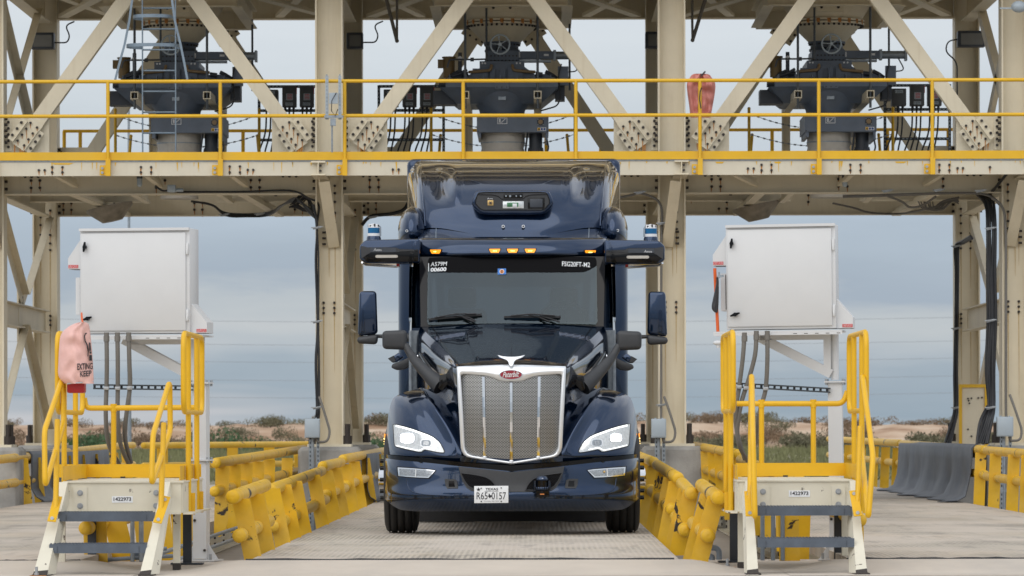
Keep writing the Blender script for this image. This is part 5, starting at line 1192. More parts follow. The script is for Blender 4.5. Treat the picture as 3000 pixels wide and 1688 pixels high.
# pipes and stubs in the pit beside the lanes
def pipes(lab, runs, r=.02, m='pvc', name='pit_pipe'):
    t = thing(name, lab, 'pipe', runs[0][0])
    for q in runs: mb = MB(); mb.tube(fillet(q, .05), r, 10); mb.build('pipe', M[m], t)
    return t
pipes('grey pipes running along the pit wall between the left steps and the crash rail', [[V(-3.28,37.1,.02), V(-3.28,60,.02)], [V(-3.22,37.1,-.07), V(-3.22,60,-.07)]], .019, 'galv')
e = P(2100,1606,36.0); pipes('grey plastic pipe elbows sticking up by the crash rail right of the truck', [[P(2070,1605,36), P(2107,1605,36), P(2107,1640,36)], [P(2060,1630,36), P(2086,1630,36), P(2086,1641,36)]], .024)
t = thing('pit_pipe', 'three upright blue grey pipes under the right steps', 'pipe', P(2265,1640,36.6))
for px in (2234,2265,2293): mb = MB(); p = P(px,1640,36.6); mb.cyl((p.x,36.6,0), (p.x,36.6,.62), .018, n=12); mb.build('pipe', M['pvc'], t)
t = thing('pit_pipe', 'pair of upright grey pipes under the left steps', 'pipe', P(400,1640,36.6))
for px, r in ((388,.018),(414,.02)): mb = MB(); p = P(px,1640,36.6); mb.cyl((p.x,36.6,0), (p.x,36.6,.5), r, n=12); mb.build('pipe', M['galv'], t)
mb = MB(); p = P(420,1590,36.7); mb.box(p.x-.08, p.x+.06, 36.68, 36.78, p.z-.12, p.z); mb.cyl((p.x-.1,36.66,p.z-.05), (p.x+.2,36.66,p.z-.05), .018, n=8); mb.cyl((p.x-.3,36.66,p.z-.14), (p.x+.25,36.66,p.z-.11), .018, n=8); tag(mb.build('conduit_box', M['pvc'], bevel=.006), 'grey conduit boxes low behind the left steps', 'junction box')
# ------------------------------------------------------------ the truck
YB, XC = 41.9, -.25
def T(h, y, d, sd=-1):
    s = (YB+d)/F; return V(XC+sd*h*s, YB+d, CAMH+(CY-y)*s)
def H2(px): return 1500-px
TR = thing('semi_truck', 'glossy navy semi truck with bright grille, roof sensors and lit headlamps', 'truck', (XC, YB+3, ZD))
def patch(mb, rows, nu=6, nv=6, m=0, sides=(-1,1), fn=None):
    """rows of (h, y, d) from the middle outwards, mirrored to both sides"""
    fine = [spline([tuple(p) for p in r], nu, sym=(r[0][0] == 0)) for r in rows]
    cols = list(zip(*fine)); cols = [spline(list(c), nv) for c in cols]; rws = list(zip(*cols))
    for sd in sides:
        g = [[T(*(fn(*p) if fn else p), sd) for p in r] for r in rws]; mb.grid(g, m, True, flip=(sd < 0))
def surf(mb, f, nu, nv, m=0, sides=(-1,1)):
    for sd in sides:
        mb.grid([[T(*f(i/nu, j/nv), sd) for i in range(nu+1)] for j in range(nv+1)], m, True, flip=(sd < 0))
def interp2(u, tab):   # table of tuples along 0..1
    n = len(tab)-1; k = min(n-1, int(u*n)); pts = tab
    a = pts[k-1] if k > 0 else ((-pts[1][0],)+tuple(pts[1][1:]) if pts[0][0] == 0 else tuple(2*x-y for x, y in zip(pts[0], pts[1])))
    d = pts[k+2] if k+2 <= n else tuple(2*x-y for x, y in zip(pts[-1], pts[-2]))
    return cr(a, pts[k], pts[k+1], d, u*n-k)
BPL = [(0,0),(60,.012),(120,.036),(180,.072),(240,.125),(290,.20),(325,.29),(350,.42),(364,.56),(371,.74)]
def bplan(h): return scurve(h, BPL)
BPR = [(1335,.05),(1350,.02),(1375,0),(1420,-.012),(1452,-.035),(1464,-.035),(1474,-.01),(1490,.05),(1500,.11)]
def bd(h, y): return bplan(h)+scurve(y, BPR)
btop = lambda h: 1340+41*(1-(h/371)**1.0) if h > 155 else 1366+15*(1-h/155)
btop = lambda h: scurve(h, [(0,1381),(155,1365.5),(250,1355),(330,1347.5),(371,1342)])
bbot = lambda h: scurve(h, [(0,1498),(260,1498),(320,1494),(345,1483),(362,1470),(371,1462)])
mb = MB()
def fb(u, v):
    h, _ = interp2(u, BPL); y = btop(h)+(bbot(h)-btop(h))*v; return (h, y, bd(h, y))
surf(mb, fb, 54, 40)
def fb2(u, v):       # underside tucked back
    h, _ = interp2(u, BPL); y = bbot(h); return (h, y-v*3, bd(h, y)+v*.28)
surf(mb, fb2, 40, 3)
def fb3(u, v): h, _ = interp2(u, BPL); y = btop(h); return (h, y-v*2, bd(h, y)+v*.14)
surf(mb, fb3, 40, 2)
bumper = mb.build('bumper', M['navy'], TR, weld=True)
def decal(name, f_d, poly, m, parent, off=.008, sides=(-1,1), nsub=10, edge=None, thick=0):
    """a panel cut to an outline (h, y) that lies on a surface d = f_d(h, y)"""
    mbd = MB()
    for sd in sides:
        bm = bmesh.new(); vs = [bm.verts.new((h, y, 0)) for h, y in poly]; bm.faces.new(vs)
        bmesh.ops.triangulate(bm, faces=bm.faces[:])
        for _ in range(4):
            es = [e for e in bm.edges if e.calc_length() > nsub]
            if not es: break
            bmesh.ops.subdivide_edges(bm, edges=es, cuts=1); bmesh.ops.triangulate(bm, faces=[f for f in bm.faces if len(f.verts) > 3])
        bm.verts.index_update(); q = [T(v.co.x, v.co.y, f_d(v.co.x, v.co.y)-off, sd) for v in bm.verts]
        mbd.add(q, [[v.index for v in f.verts] for f in bm.faces], 0, True)
        if thick:
            n = len(poly); ring = [(T(h, y, f_d(h, y)-off, sd), T(h, y, f_d(h, y)-off+thick, sd)) for h, y in poly]
            for i in range(n): a, b = ring[i], ring[(i+1) % n]; mbd.add([a[0], b[0], b[1], a[1]], [(0,1,2,3)])
        bm.free()
    return mbd.build(name, m, parent)
def line(name, f_d, pts, r, m, parent, off=.004, sides=(-1,1), closed=False, n=6):
    mbd = MB()
    for sd in sides: mbd.tube([T(h, y, f_d(h, y)-off, sd) for h, y in pts], r, n, closed=closed)
    return mbd.build(name, m, parent)
def dense(pts, step=6, closed=False):
    out = []; q = pts+[pts[0]] if closed else pts
    for a, b in zip(q, q[1:]):
        n = max(1, int(math.hypot(b[0]-a[0], b[1]-a[1])/step)); out += [(a[0]+(b[0]-a[0])*k/n, a[1]+(b[1]-a[1])*k/n) for k in range(n)]
    if not closed: out.append(pts[-1])
    return out
# lower centre panel in grey plastic with two black mesh openings
pan = [(155,1367),(120,1370.5),(80,1374.5),(40,1379),(0,1383),(-40,1379),(-80,1374.5),(-120,1370.5),(-155,1367),(-150,1390),(-143,1410),(-133,1427),(-118,1437),(-90,1440.5),(-40,1441),(0,1441),(40,1441),(90,1440.5),(118,1437),(133,1427),(143,1410),(150,1390)]
lp = decal('lower_panel', lambda h, y: bd(abs(h), y), pan, M['plastic'], bumper, .012, (-1,), 14, thick=.014)
msh = [(148,1385.5),(120,1389),(95,1393),(75,1398),(62,1405),(53,1414),(46,1425),(41,1436),(80,1437),(110,1434),(126,1424),(137,1410),(144,1396)]
for sd in (-1, 1): decal('mesh_opening', bd, msh, M['mesh_blk'], lp, .021, (sd,), 12); line('mesh_edge', bd, dense(msh, 8, True), .005, M['plastic'], lp, .021, (sd,), closed=True)
# inset panel, tow hooks and fog lamps
for sd in (-1, 1): line('crease', bd, spline([(307,1400),(303,1425),(290,1440),(262,1447),(225,1450),(170,1452)], 5), .006, M['navy'], bumper, -.002, (sd,))
hook = [(196,1403),(166,1403.5),(160,1408),(157,1426),(158,1430.5),(188,1431),(193,1424)]
for sd in (-1, 1): hk = decal('tow_hook_pocket', bd, hook, M['plastic'], bumper, .006, (sd,), thick=.01); decal('tow_hook_hole', bd, [(184,1409),(168,1409),(166,1426),(184,1426)], M['gloss_black'], hk, .0075, (sd,))
fog = [(334,1368.6),(290,1371.5),(240,1375.5),(223,1378),(232,1388),(243,1399.5),(270,1398.5),(310,1396),(332,1393.5)]
for sd in (-1, 1):
    fz = decal('fog_lamp', bd, fog, M['chrome'], bumper, .010, (sd,), 12, thick=.012)
    cx = sum(p[0] for p in fog)/len(fog); cy = sum(p[1] for p in fog)/len(fog); inn = [(cx+(h-cx)*.93, cy+(y-cy)*.78) for h, y in fog]
    decal('lens', bd, inn, M['fog'], fz, .012, (sd,), 10)
    line('divider', bd, [(280,1373.5),(281,1397)], .006, M['satin'], fz, .013, (sd,))
    if sd > 0: mbx = MB(); mbx.ball(T(272,1383,bd(272,1383)-.016,sd), .012, 8); mbx.build('bulb', M['gold'], fz)
    line('bezel', bd, dense([(h*1.0+(h-cx)*.035, y+(y-cy)*.12) for h, y in fog], 8, True), .004, M['gloss_black'], fz, .006, (sd,), True)
line('bumper_seam', bd, [(2,1442),(2,1470)], .0025, M['gloss_black'], bumper, .001, (-1,))
# black gap between bumper and hood
mb = MB()
def fg(u, v):
    h, _ = interp2(u, BPL); y = scurve(h, [(0,1364),(155,1353),(250,1343),(330,1335),(371,1331)]) if v < .5 else btop(h)+3; return (h*.997, y, bplan(h)+.06)
surf(mb, fg, 40, 1); mb.build('gap_trim', M['gloss_black'], TR)
# hood front with fenders
FPL = [(147,.16),(175,.17),(205,.195),(240,.235),(280,.305),(312,.395),(338,.52),(355,.68),(365,.85),(370,1.05)]
def fplan(h): return scurve(h, FPL)
FTOP = [(147,1200),(160,1192),(190,1174),(215,1160),(238,1146),(256,1138),(268,1136),(285,1141),(310,1147.5),(332,1156),(347,1165.5),(354,1180),(362,1215),(367,1262),(370,1300)]
fbot = lambda h: scurve(h, [(0,1362),(155,1351),(250,1341),(330,1333.5),(371,1329.5)])
def lean(t): return scurve(t, [(-.1,.02),(0,0),(.25,.03),(.5,.09),(.7,.18),(.85,.32),(.95,.50),(1.02,.72)])
def ridge(y): return scurve(y, [(1130,266),(1165,246),(1200,222),(1240,196),(1290,170),(1340,152)])
def fd(h, y):
    t = (1335-y)/198
    v = fplan(h)+lean(t)
    tt = max(0, min(1, t)); hr = ridge(y)
    if h < hr: v += .34*tt*smooth01((hr-h)/42)
    v -= .03*tt*math.exp(-((h-hr)/9)**2)
    v += .04*math.sin(math.pi*tt)*math.exp(-((h-(hr+34))/22)**2)   # hollow beside the ridge
    return v
def ff(u, v):
    h = max(147, min(370, interp2(u, FPL)[0])); y = fbot(h)+(scurve(h, FTOP)-fbot(h))*v; return (h, y, fd(h, y))
def ff2(u, v):     # over the crown and back along the wheel arch
    h = max(147, min(370, interp2(u, FPL)[0])); y = scurve(h, FTOP); return (h+1.5*v, y+2+16*v*v, fd(h, y)+v*1.15)
for sd in (-1, 1):
    mb = MB(); surf(mb, ff, 80, 60, 0, (sd,)); surf(mb, ff2, 80, 8, 0, (sd,)); mb.build('fender', M['navy'], TR, weld=True)
mb = MB(); patch(mb, [[(0,1362,.11),(80,1357,.115),(150,1352,.16)],[(0,1345,.10),(80,1340,.11),(150,1335,.16)]], 6, 4); mb.build('nose_skirt', M['navy'], TR)
# hood top and side walls
SC_F, SC_B = 95, 138
def hood_raise(h, y, d):
    t = (d-.1)/1.65; edge = SC_F+(SC_B-SC_F)*min(1, t*1.15)
    back = smooth01((1.50-d-.0012*max(0, h-130))/.05); inn = smooth01((h-edge)/5)*(1-smooth01((h-(160+ (110)*t-22))/16))
    fr = smooth01((d-.18)/.08)
    return (h, y+9*inn*back*fr, d)
mb = MB()
HR = [[(0,1066,.085),(60,1066.5,.09),(120,1069,.10),(160,1072.5,.13)],
      [(0,1052,.22),(62,1053,.22),(122,1056,.24),(166,1061,.28)],
      [(0,1026,.60),(66,1027,.60),(130,1030,.62),(186,1037,.66)],
      [(0,1000,1.0),(70,1001,1.0),(140,1003,1.02),(212,1010,1.06)],
      [(0,974,1.38),(76,975,1.39),(150,977,1.42),(243,982,1.46)],
      [(0,948,1.74),(80,948.5,1.75),(160,950.5,1.78),(268,956,1.82)]]
patch(mb, HR, 14, 12, fn=hood_raise)
hood = mb.build('hood', M['navy'], TR, weld=True)
for sd in (-1, 1):
    mb = MB(); patch(mb, [[(160,1072.5,.13),(166,1061,.28),(186,1037,.66),(212,1010,1.06),(243,982,1.46),(268,956,1.82)],
           [(162,1090,.125),(176,1080,.28),(200,1065,.68),(227,1044,1.08),(256,1015,1.48),(279,990,1.84)],
           [(158,1150,.13),(170,1140,.31),(194,1122,.72),(224,1105,1.12),(255,1085,1.52),(281,1070,1.86)],
           [(152,1250,.15),(160,1228,.36),(178,1206,.78),(206,1188,1.18),(240,1175,1.56),(279,1165,1.90)],
           [(148,1345,.17),(152,1310,.42),(166,1270,.84),(196,1240,1.22),(236,1220,1.6),(276,1210,1.94)]], 8, 8, 0, (sd,)); mb.build('hood_side', M['navy'], hood, weld=True)
hd = lambda h, y: scurve(y, [(948,1.75),(974,1.40),(1000,1.02),(1026,.62),(1052,.24),(1066,.10)])
for sd in (-1, 1):
    mb = MB(); mb.tube([T(h, y, d-.004, sd) for h, y, d in spline([(152,1069.5,.12),(172,1045,.50),(196,1015,.95),(216,985,1.38),(236,953,1.79)], 6)], .0035, 6); mb.build('hood_seam', M['gloss_black'], hood)
mb = MB(); mb.tube([T(0, y-.3, d, -1) for y, d in ((1066,.085),(1052,.22),(1026,.60),(1000,1.0))], .0022, 5); mb.build('centre_seam', M['gloss_black'], hood)
for sd in (-1, 1):    # air intake grille on the hood side
    mb = MB(); q = [T(*p, sd) for p in ((268,1030,1.62),(258,1040,1.45),(236,1070,1.15),(228,1085,1.10),(232,1098,1.12),(262,1060,1.55))]
    mb.prism([v+V(sd*.012,-.012,0) for v in q], (sd*.01,0,0)); vt = mb.build('side_vent', M['plastic'], hood)
    mb = MB()
    for k in range(12): a = T(264-2.6*k, 1036+4.4*k, 1.56-.04*k, sd)+V(sd*.028,-.02,0); mb.bar(a, a+V(-sd*.04,-.05,-.045), .006, .008)
    mb.build('slat', M['galv'], vt)
    mb = MB(); mb.ball(T(266,1046,1.55,sd)+V(sd*.035,-.03,0), .017, 8, sc=(.6,1,1.6)); mb.build('badge', M['chrome'], vt)
# grille: bright surround, perforated plate and three bars
gd = lambda h, y: .055+.00011*(abs(h)**1.25)*.55+scurve(y, [(1060,.04),(1100,.012),(1200,-.005),(1340,.02),(1365,.03)])
out_ = [(0,1065.5),(30,1065.8),(70,1067),(110,1069),(145,1071.5),(158,1072.5),(161,1076),(160,1100),(157,1160),(153,1230),(150,1290),(148,1315),(143,1329),(133,1338),(120,1342),(80,1348.5),(40,1355),(0,1361)]
inn_ = [(0,1122),(16,1121.8),(32,1119),(46,1112),(58,1106.5),(80,1103),(110,1099.5),(137,1097.2),(143,1097.8),(147,1102),(146.5,1112),(143,1160),(139.5,1230),(137,1290),(135.5,1312),(132,1323),(124,1331),(112,1334.5),(80,1340),(40,1346.5),(0,1352.5)]
def resample(p, n):
    L = [0]
    for a, b in zip(p, p[1:]): L.append(L[-1]+math.hypot(b[0]-a[0], b[1]-a[1]))
    return [(scl(p, L, L[-1]*k/n)) for k in range(n+1)]
def scl(p, L, s): return (interp(s, [(l, q[0]) for l, q in zip(L, p)]), interp(s, [(l, q[1]) for l, q in zip(L, p)]))
# surround: paired rings, matched by hand at the corners
pairs = [((0,1065.5),(0,1122)),((30,1065.8),(20,1121.2)),((60,1066.6),(36,1118)),((80,1067.4),(48,1111)),((100,1068.4),(62,1105.5)),((120,1069.6),(90,1101.7)),((140,1071.2),(118,1098.7)),((152,1072),(137,1097)),((158,1072.6),(143,1097.6)),((160.5,1074),(146,1099.5)),((161,1078),(147,1103)),
         ((160,1100),(146,1118)),((157,1160),(143,1165)),((153,1230),(139.5,1230)),((150,1290),(137,1285)),((148.5,1312),(136,1306)),((146,1323),(134,1317)),((140,1333),(129,1327)),((131,1339),(121,1332.3)),((118,1342.5),(110,1334.8)),((80,1348.7),(78,1340.3)),((40,1355.2),(40,1346.5)),((0,1361.5),(0,1352.5))]
mb = MB()
for sd in (-1, 1):
    rows = [[], [], [], [], []]
    for (ho, yo), (hi, yi) in pairs:
        mh, my = (ho+hi)/2, (yo+yi)/2
        rows[0].append(T(ho, yo, gd(ho, yo)+.05, sd)); rows[1].append(T(ho+(hi-ho)*.06, yo+(yi-yo)*.06, gd(ho, yo)-.012, sd)); rows[2].append(T(mh, my, gd(mh, my)-.022, sd))
        rows[3].append(T(hi+(ho-hi)*.12, yi+(yo-yi)*.12, gd(hi, yi)-.014, sd)); rows[4].append(T(hi, yi, gd(hi, yi)+.045, sd))
    mb.grid(rows, 0, True, flip=(sd > 0))
gr = mb.build('grille_surround', M['satin'], TR, weld=True)
mb = MB()
for sd in (-1, 1):
    n = 26; g = []
    for j in range(n+1):
        y = 1094+(1352-1094)*j/n; hm = interp(y, [(1094,150),(1102,149),(1160,145),(1230,142),(1290,139),(1312,138),(1325,133),(1333,120),(1341,80),(1347,40),(1353.5,0)]); g.append([T(hm*k/10, y, gd(hm*k/10, y)+.030+.02*(hm*k/10/140)**6, sd) for k in range(11)])
    mb.grid(g, 0, True, flip=(sd < 0))
mb.build('perforated_plate', M['grille'], gr, weld=True)
for hx0, hx1, y0, y1 in ((82,78.5,1103.5,1341),(.5,.5,1121,1353),(-82,-78.5,1103.5,1341)):
    mb = MB(); w = 5.6
    pr = lambda hx, y: [T(hx+w, y, gd(abs(hx), y)+.028), T(hx+w*.7, y, gd(abs(hx), y)-.004), T(hx, y, gd(abs(hx), y)-.012), T(hx-w*.7, y, gd(abs(hx), y)-.004), T(hx-w, y, gd(abs(hx), y)+.028)]
    mb.grid([pr(hx0+(hx1-hx0)*k/8, y0+(y1-y0)*k/8) for k in range(9)], 0, False); b = mb.build('grille_bar', M['chrome'], gr)
    mb = MB(); c = T(hx1, y1-2.5, gd(abs(hx1), y1)-.006); mb.ball(c, .019, 12, sc=(1.15,.9,.55)); mb.ball(c+V(0,0,-.014), .024, 12, sc=(1.1,.9,.4)); mb.build('bar_foot', M['satin'], b)
# badge and ornament
bc = T(1, 1098, gd(0, 1098)-.030); mb = MB(); n = 40; s0 = (YB)/F
def oval(r, y): return [V(bc.x+34*s0*r*math.cos(2*math.pi*k/n), bc.y+y, bc.z+14.2*s0*(r if r == 1 else r-.04)*math.sin(2*math.pi*k/n)) for k in range(n)]
mb.prism(oval(1, 0)[::-1], (0,.02,0)); bd_ = mb.build('badge', M['chrome'], gr)
mb = MB(); mb.prism(oval(.93, -.003)[::-1], (0,.003,0)); mb.build('badge_field', M['badge_red'], bd_)
o = V(bc.x-24.5*s0, bc.y-.0055, bc.z-8.2*s0); text('badge_letters', 'Peterbilt', M['logo'], bd_, o, (1,0,.045), (0,0,1), 49*s0, 16.5*s0, shear=.45, bold=.012)
oc = [(-41,1040),(-36,1040.5),(-25,1043.5),(-12,1045),(0,1045),(12,1045),(25,1043.5),(36,1040.5),(41,1040),(34,1047),(24,1051),(14,1055),(9,1060),(7,1067),(4,1072.5),(0,1074.5),(-4,1072.5),(-7,1067),(-9,1060),(-14,1055),(-24,1051),(-34,1047)]
mb = MB(); mb.prism([T(h, y, .045+(.0012*(1074-y)) +.00002*h*h) for h, y in oc], (0,.022,0)); mb.build('hood_ornament', M['satin'], TR, bevel=.007, seg=3, angle=50)
# headlamps
hl = [(347.3,1242.6),(339,1243.4),(315,1249),(291,1256),(267,1264.5),(244,1273),(230,1280),(221,1287),(213,1294),(207,1302),(201,1313),(197,1322),(199,1326),(212,1325),(232,1321.5),(253.4,1317),(258,1319),(264,1323.5),(272,1324),(281,1322),(310,1315.5),(337,1308.6),(342,1306),(344,1298)]
def inset(poly, k):
    n = len(poly); out = []
    for i in range(n):
        (x0,y0),(x1,y1),(x2,y2) = poly[i-1], poly[i], poly[(i+1) % n]; dx, dy = x2-x0, y2-y0; l = math.hypot(dx, dy); out.append((x1-dy/l*k, y1+dx/l*k))
    return out
area = sum(a[0]*b[1]-b[0]*a[1] for a, b in zip(hl, hl[1:]+hl[:1])); sg = 1 if area > 0 else -1
def led_on(bright):
    m = M['led']
    return m
for sd in (-1, 1):
    hb = decal('headlamp', fd, inset(hl, -2.0*sg), M['gloss_black'], TR, .004, (sd,), 12, thick=.012)
    decal('reflector', fd, hl, M['lens'], hb, .0065, (sd,), 10)
    top = hl[1:12]; low = [(h-(3.2 if k > 6 else 0), y+6.0-(.0 if k < 7 else 1.2)) for k, (h, y) in enumerate(top)]
    decal('running_light', fd, top+[(h+1.0, y) for h, y in low[::-1]], M['drl'], hb, .0085, (sd,), 10)
    line('light_guide', fd, dense([(338,1305),(312,1311.5),(283,1317.5),(272,1319.5),(266,1318),(258,1313),(252,1312.5),(226,1318)], 6), .005, M['drl'], hb, .008, (sd,))
    line('lens_edge', fd, dense(hl, 6, True), .0025, M['plastic'], hb, .008, (sd,), True)
    for (cx, cy, w, h_, mt) in ((306,1283,19 if sd < 0 else 15.5,13.5 if sd < 0 else 10.5,'led'), (250.5,1297.5,14,9,'plastic')):  # left glowing lens enlarged to suggest its glare
        rr = []
        for q in range(28): a = 2*math.pi*q/28; rr.append((cx+w*(abs(math.cos(a))**.55)*math.copysign(1,math.cos(a)), cy-4*0+h_*(abs(math.sin(a))**.55)*math.copysign(1,math.sin(a))))
        pj = decal('projector', fd, [(cx+(a-cx)*1.22, cy+(b-cy)*1.25) for a, b in rr], M['satin'], hb, .0095, (sd,), 12)
        decal('projector_lens', fd, rr, M[mt] if mt == 'led' else M['galv'], pj, .011, (sd,), 12)
        if mt != 'led':
            decal('projector_core', fd, [(cx+(a-cx)*.6, cy+(b-cy)*.7) for a, b in rr], M['fog'], pj, .0125, (sd,), 12)
# side marker lamps on the fender flanks
for sd in (-1, 1):
    mb = MB(); a = T(372.5,1272,1.05,sd); b = T(372.5,1318,1.02,sd); mb.bar(a, b, .012, .06, (0,1,0)); mb.build('side_marker', M['amber'], TR)
    mb = MB()
    for y in (1285,1293,1300): mb.ball(T(374,y,1.0,sd), .006, 6)
    mb.build('side_marker_led', M['amber_led'], TR)
# licence plate
p0 = T(109,1474,bd(60,1450)-.055); s1 = (YB-.03)/F; mb = MB(); w, h = 100*s1, 50*s1
q = [V(p0.x, p0.y, p0.z), V(p0.x+w, p0.y, p0.z+.002), V(p0.x+w, p0.y, p0.z+h+.002), V(p0.x, p0.y, p0.z+h)]
mb.prism(q[::-1], (0,.004,0)); lpt = mb.build('licence_plate', M['paper'], TR, bevel=.0015); fpl = p0.y-.0025
tx_ = lambda n, s, x, y, ww, hh, **k: text(n, s, M['ink'], lpt, (p0.x+x*w, fpl, p0.z+y*h), (1,0,.006), (0,0,1), ww*w, hh*h, **k)
tx_('plate_text', 'TEXAS', .33, .75, .37, .14, bold=.02); tx_('plate_text', 'APPORTIONED', .30, .665, .41, .055, bold=.01)
tx_('plate_text', 'R65', .07, .215, .32, .42); tx_('plate_text', '0157', .51, .215, .42, .42); tx_('plate_text', 'The Lone Star State', .28, .09, .45, .055)
mb = MB()
for x, z in ((.205,.87),(.79,.89)): mb.bolt((p0.x+x*w, fpl, p0.z+z*h), (0,-1,0), .0065, .003)
for x in (.205,.79): mb.bolt((p0.x+x*w, fpl, p0.z+.10*h), (0,-1,0), .007, .003)
c = V(p0.x+.125*w, fpl, p0.z+.80*h); st = []
for k in range(10): a = R(90+36*k); r_ = .022 if k % 2 == 0 else .0085; st.append(c+V(r_*math.cos(a),0,r_*math.sin(a)))
mb.prism(st, (0,-.001,0))
c = V(p0.x+.45*w, fpl, p0.z+.42*h); mb.prism([c+V(x*.022,0,z*.022) for x, z in ((-.35,1),(.1,1),(.1,.4),(1,.25),(.9,-.3),(.35,-.6),(.2,-1.05),(-.2,-.6),(-.45,-.35),(-.9,.1),(-.35,.15))], (0,-.001,0))
mb.build('plate_mark', M['ink'], lpt)
# lidar low on the bumper
c = T(-92, 1424, -.06); c.x = XC+90*s1; mb = MB()
mb.lathe([(.052,-.105),(.066,-.10),(.070,-.085),(.070,-.045)], c, n=28, m=1); mb.lathe([(.060,-.045),(.072,-.035),(.074,-.012),(.060,-.008)], c, n=28, m=0)
mb.lathe([(.048,-.008),(.048,.050)], c, n=28, m=1); mb.lathe([(.048,.050),(.062,.056),(.060,.066),(.050,.088),(.03,.098),(.0,.10)], c, n=28, m=0)
for k in range(11): a = R(180+18*k-0); mb.bar(c+V(.074*math.cos(a),.074*math.sin(a),-.04), c+V(.074*math.cos(a),.074*math.sin(a),-.01), .006, .008, (0,0,1), 1)
mb.prism([c+V(x*.02,-.056,.066+z*.02) for x, z in ((-.9,-.5),(-.5,.2),(.1,.5),(.5,.5),(.5,-.4),(.2,-.4),(.1,.0),(-.4,-.1),(-.5,-.5))], (0,-.001,0), 2); mb.box(c.x-.02, c.x+.02, c.y-.0725, c.y-.0705, c.z-.082, c.z-.072, 3)
for sx in (-1,1): mb.cyl(c+V(sx*.066,.01,-.05), c+V(sx*.066,.01,.05), .017, n=10, m=0)
mb.build('lidar', [M['navy'], M['gloss_black'], M['logo'], M['orange_dot']], bumper)
# windscreen
wd = lambda h, y: 1.735+.06*(abs(h)/270)**2+(950-y)/193*.32
mb = MB()
for y0, y1 in ((752,759),(944.5,957)): surf(mb, lambda u, v: ((272-4*(y0-752)/204)*u, y0+(y1-y0)*v, wd(270*u, y0+(y1-y0)*v)+.01), 20, 2)
surf(mb, lambda u, v: (243+(29-4*v)*u, 755+200*v, wd(243+29*u, 755+200*v)+.009), 4, 12)
ws = mb.build('windscreen_frame', M['gloss_black'], TR, weld=True)
# what shows faintly through the glass
mb = MB(); a, b = T(262,950,2.0,-1), T(262,950,2.0,1); mb.box(a.x, b.x, YB+1.86, YB+2.45, 1.9, T(0,957,2.2).z); mb.build('dashboard', M['plastic'], TR, bevel=.03)
mb = MB(); c = T(-146,935,2.62); ax = V(0,-.86,.5); _, s_, u_ = frame(ax); mb.tube([c+(s_*math.cos(R(12*k))+u_*math.sin(R(12*k)))*.21 for k in range(30)], .014, 8, closed=True)
for k in (0,120,240): mb.tube([c, c+(s_*math.cos(R(k+90))+u_*math.sin(R(k+90)))*.21], .012, 6)
mb.tube([c, c+V(0,-.35,-.22)], .03, 8); mb.build('steering_wheel', M['plastic'], TR)
for h in (-150, 150):
    st = None; c = T(h,960,3.02); mb = MB(); mb.box(c.x-.25, c.x+.25, c.y, c.y+.14, 1.5, 2.32); st = mb.build('seat', M['seat'], TR, bevel=.06); mb = MB(); mb.box(c.x-.14, c.x+.14, c.y+.01, c.y+.11, 2.34, 2.54); mb.build('headrest', M['seat'], st, bevel=.04)
mb = MB(); a, b = T(290,700,3.25,-1), T(290,700,3.25,1); mb.box(a.x, b.x, YB+3.22, YB+3.25, 1.2, 3.0); mb.build('cab_curtain', M['seat'], TR)
gw = lambda y: 249.5-2.5*(948-y)/190-3.5*max(0,(768-y)/12)**2-3*max(0,(y-940)/9)**2
def pane(name, y0, y1, hw, m, off):
    mb = MB(); g = []
    for j in range(25):
        t = j/24; r = []
        for i in range(41):
            u = i/20-1; y = y0(abs(u))+(y1(abs(u))-y0(abs(u)))*t; h = u*hw(y); r.append(T(h, y, wd(h, y)-off))
        g.append(r)
    mb.grid(g); return mb.build(name, m, ws)
pane('glass', lambda u: 756, lambda u: 947.5+4*u*u, gw, M['pane'], .006)
pane('tint_band', lambda u: 751.5+3*u**4, lambda u: 798-3*u**8-17*max(0,(u-.84)/.16)**1.5, gw, M['band'], .010)
def wtext(s, px0, px1, y0, y1, slope=0, **k):
    o = T(H2(px0), y1, wd(H2(px0), y1)-.024); e = T(H2(px1), y1+slope, wd(H2(px1), y1)-.024); u = T(H2(px0), y0, wd(H2(px0), y0)-.024)
    text('screen_lettering', s, M['paper'], ws, o, e-o, u-o, (e-o).length, (u-o).length, **k)
wtext('A579M', 1261, 1309, 768, 780, -2, shear=.1); wtext('00600', 1261, 1307, 784, 796, -2, bold=.03, shear=.1); wtext('FSG20FT-M2', 1646, 1728, 766, 780, 3.5, bold=.008)
mb = MB(); mb.bar(T(H2(1255),771,wd(245,771)-.018), T(H2(1255),795,wd(245,795)-.018), .006, .003, (0,1,0)); mb.build('screen_bar', M['paper'], ws)
decal('toll_sticker', wd, [(H2(a), b) for a, b in ((1457.5,787),(1482,786.5),(1482,804),(1457.5,804.5))], M['sky_sticker'], ws, .014, (-1,))
decal('toll_sticker_mark', wd, [(H2(1469.7)+7*math.cos(R(k*20)), 795.5+7*math.sin(R(k*20))) for k in range(18)], M['paper'], ws, .016, (-1,)); decal('toll_sticker_mark', wd, [(H2(1469.7)+5.8*math.cos(R(k*20)), 795.5+5.8*math.sin(R(k*20))) for k in range(18)], M['orange_dot'], ws, .018, (-1,))
mb = MB(); mb.bar(T(H2(1469.7),791,wd(30,791)-.020), T(H2(1469.7),800,wd(30,800)-.020), .007, .001, (0,1,0)); mb.build('toll_sticker_mark', M['ink'], ws)
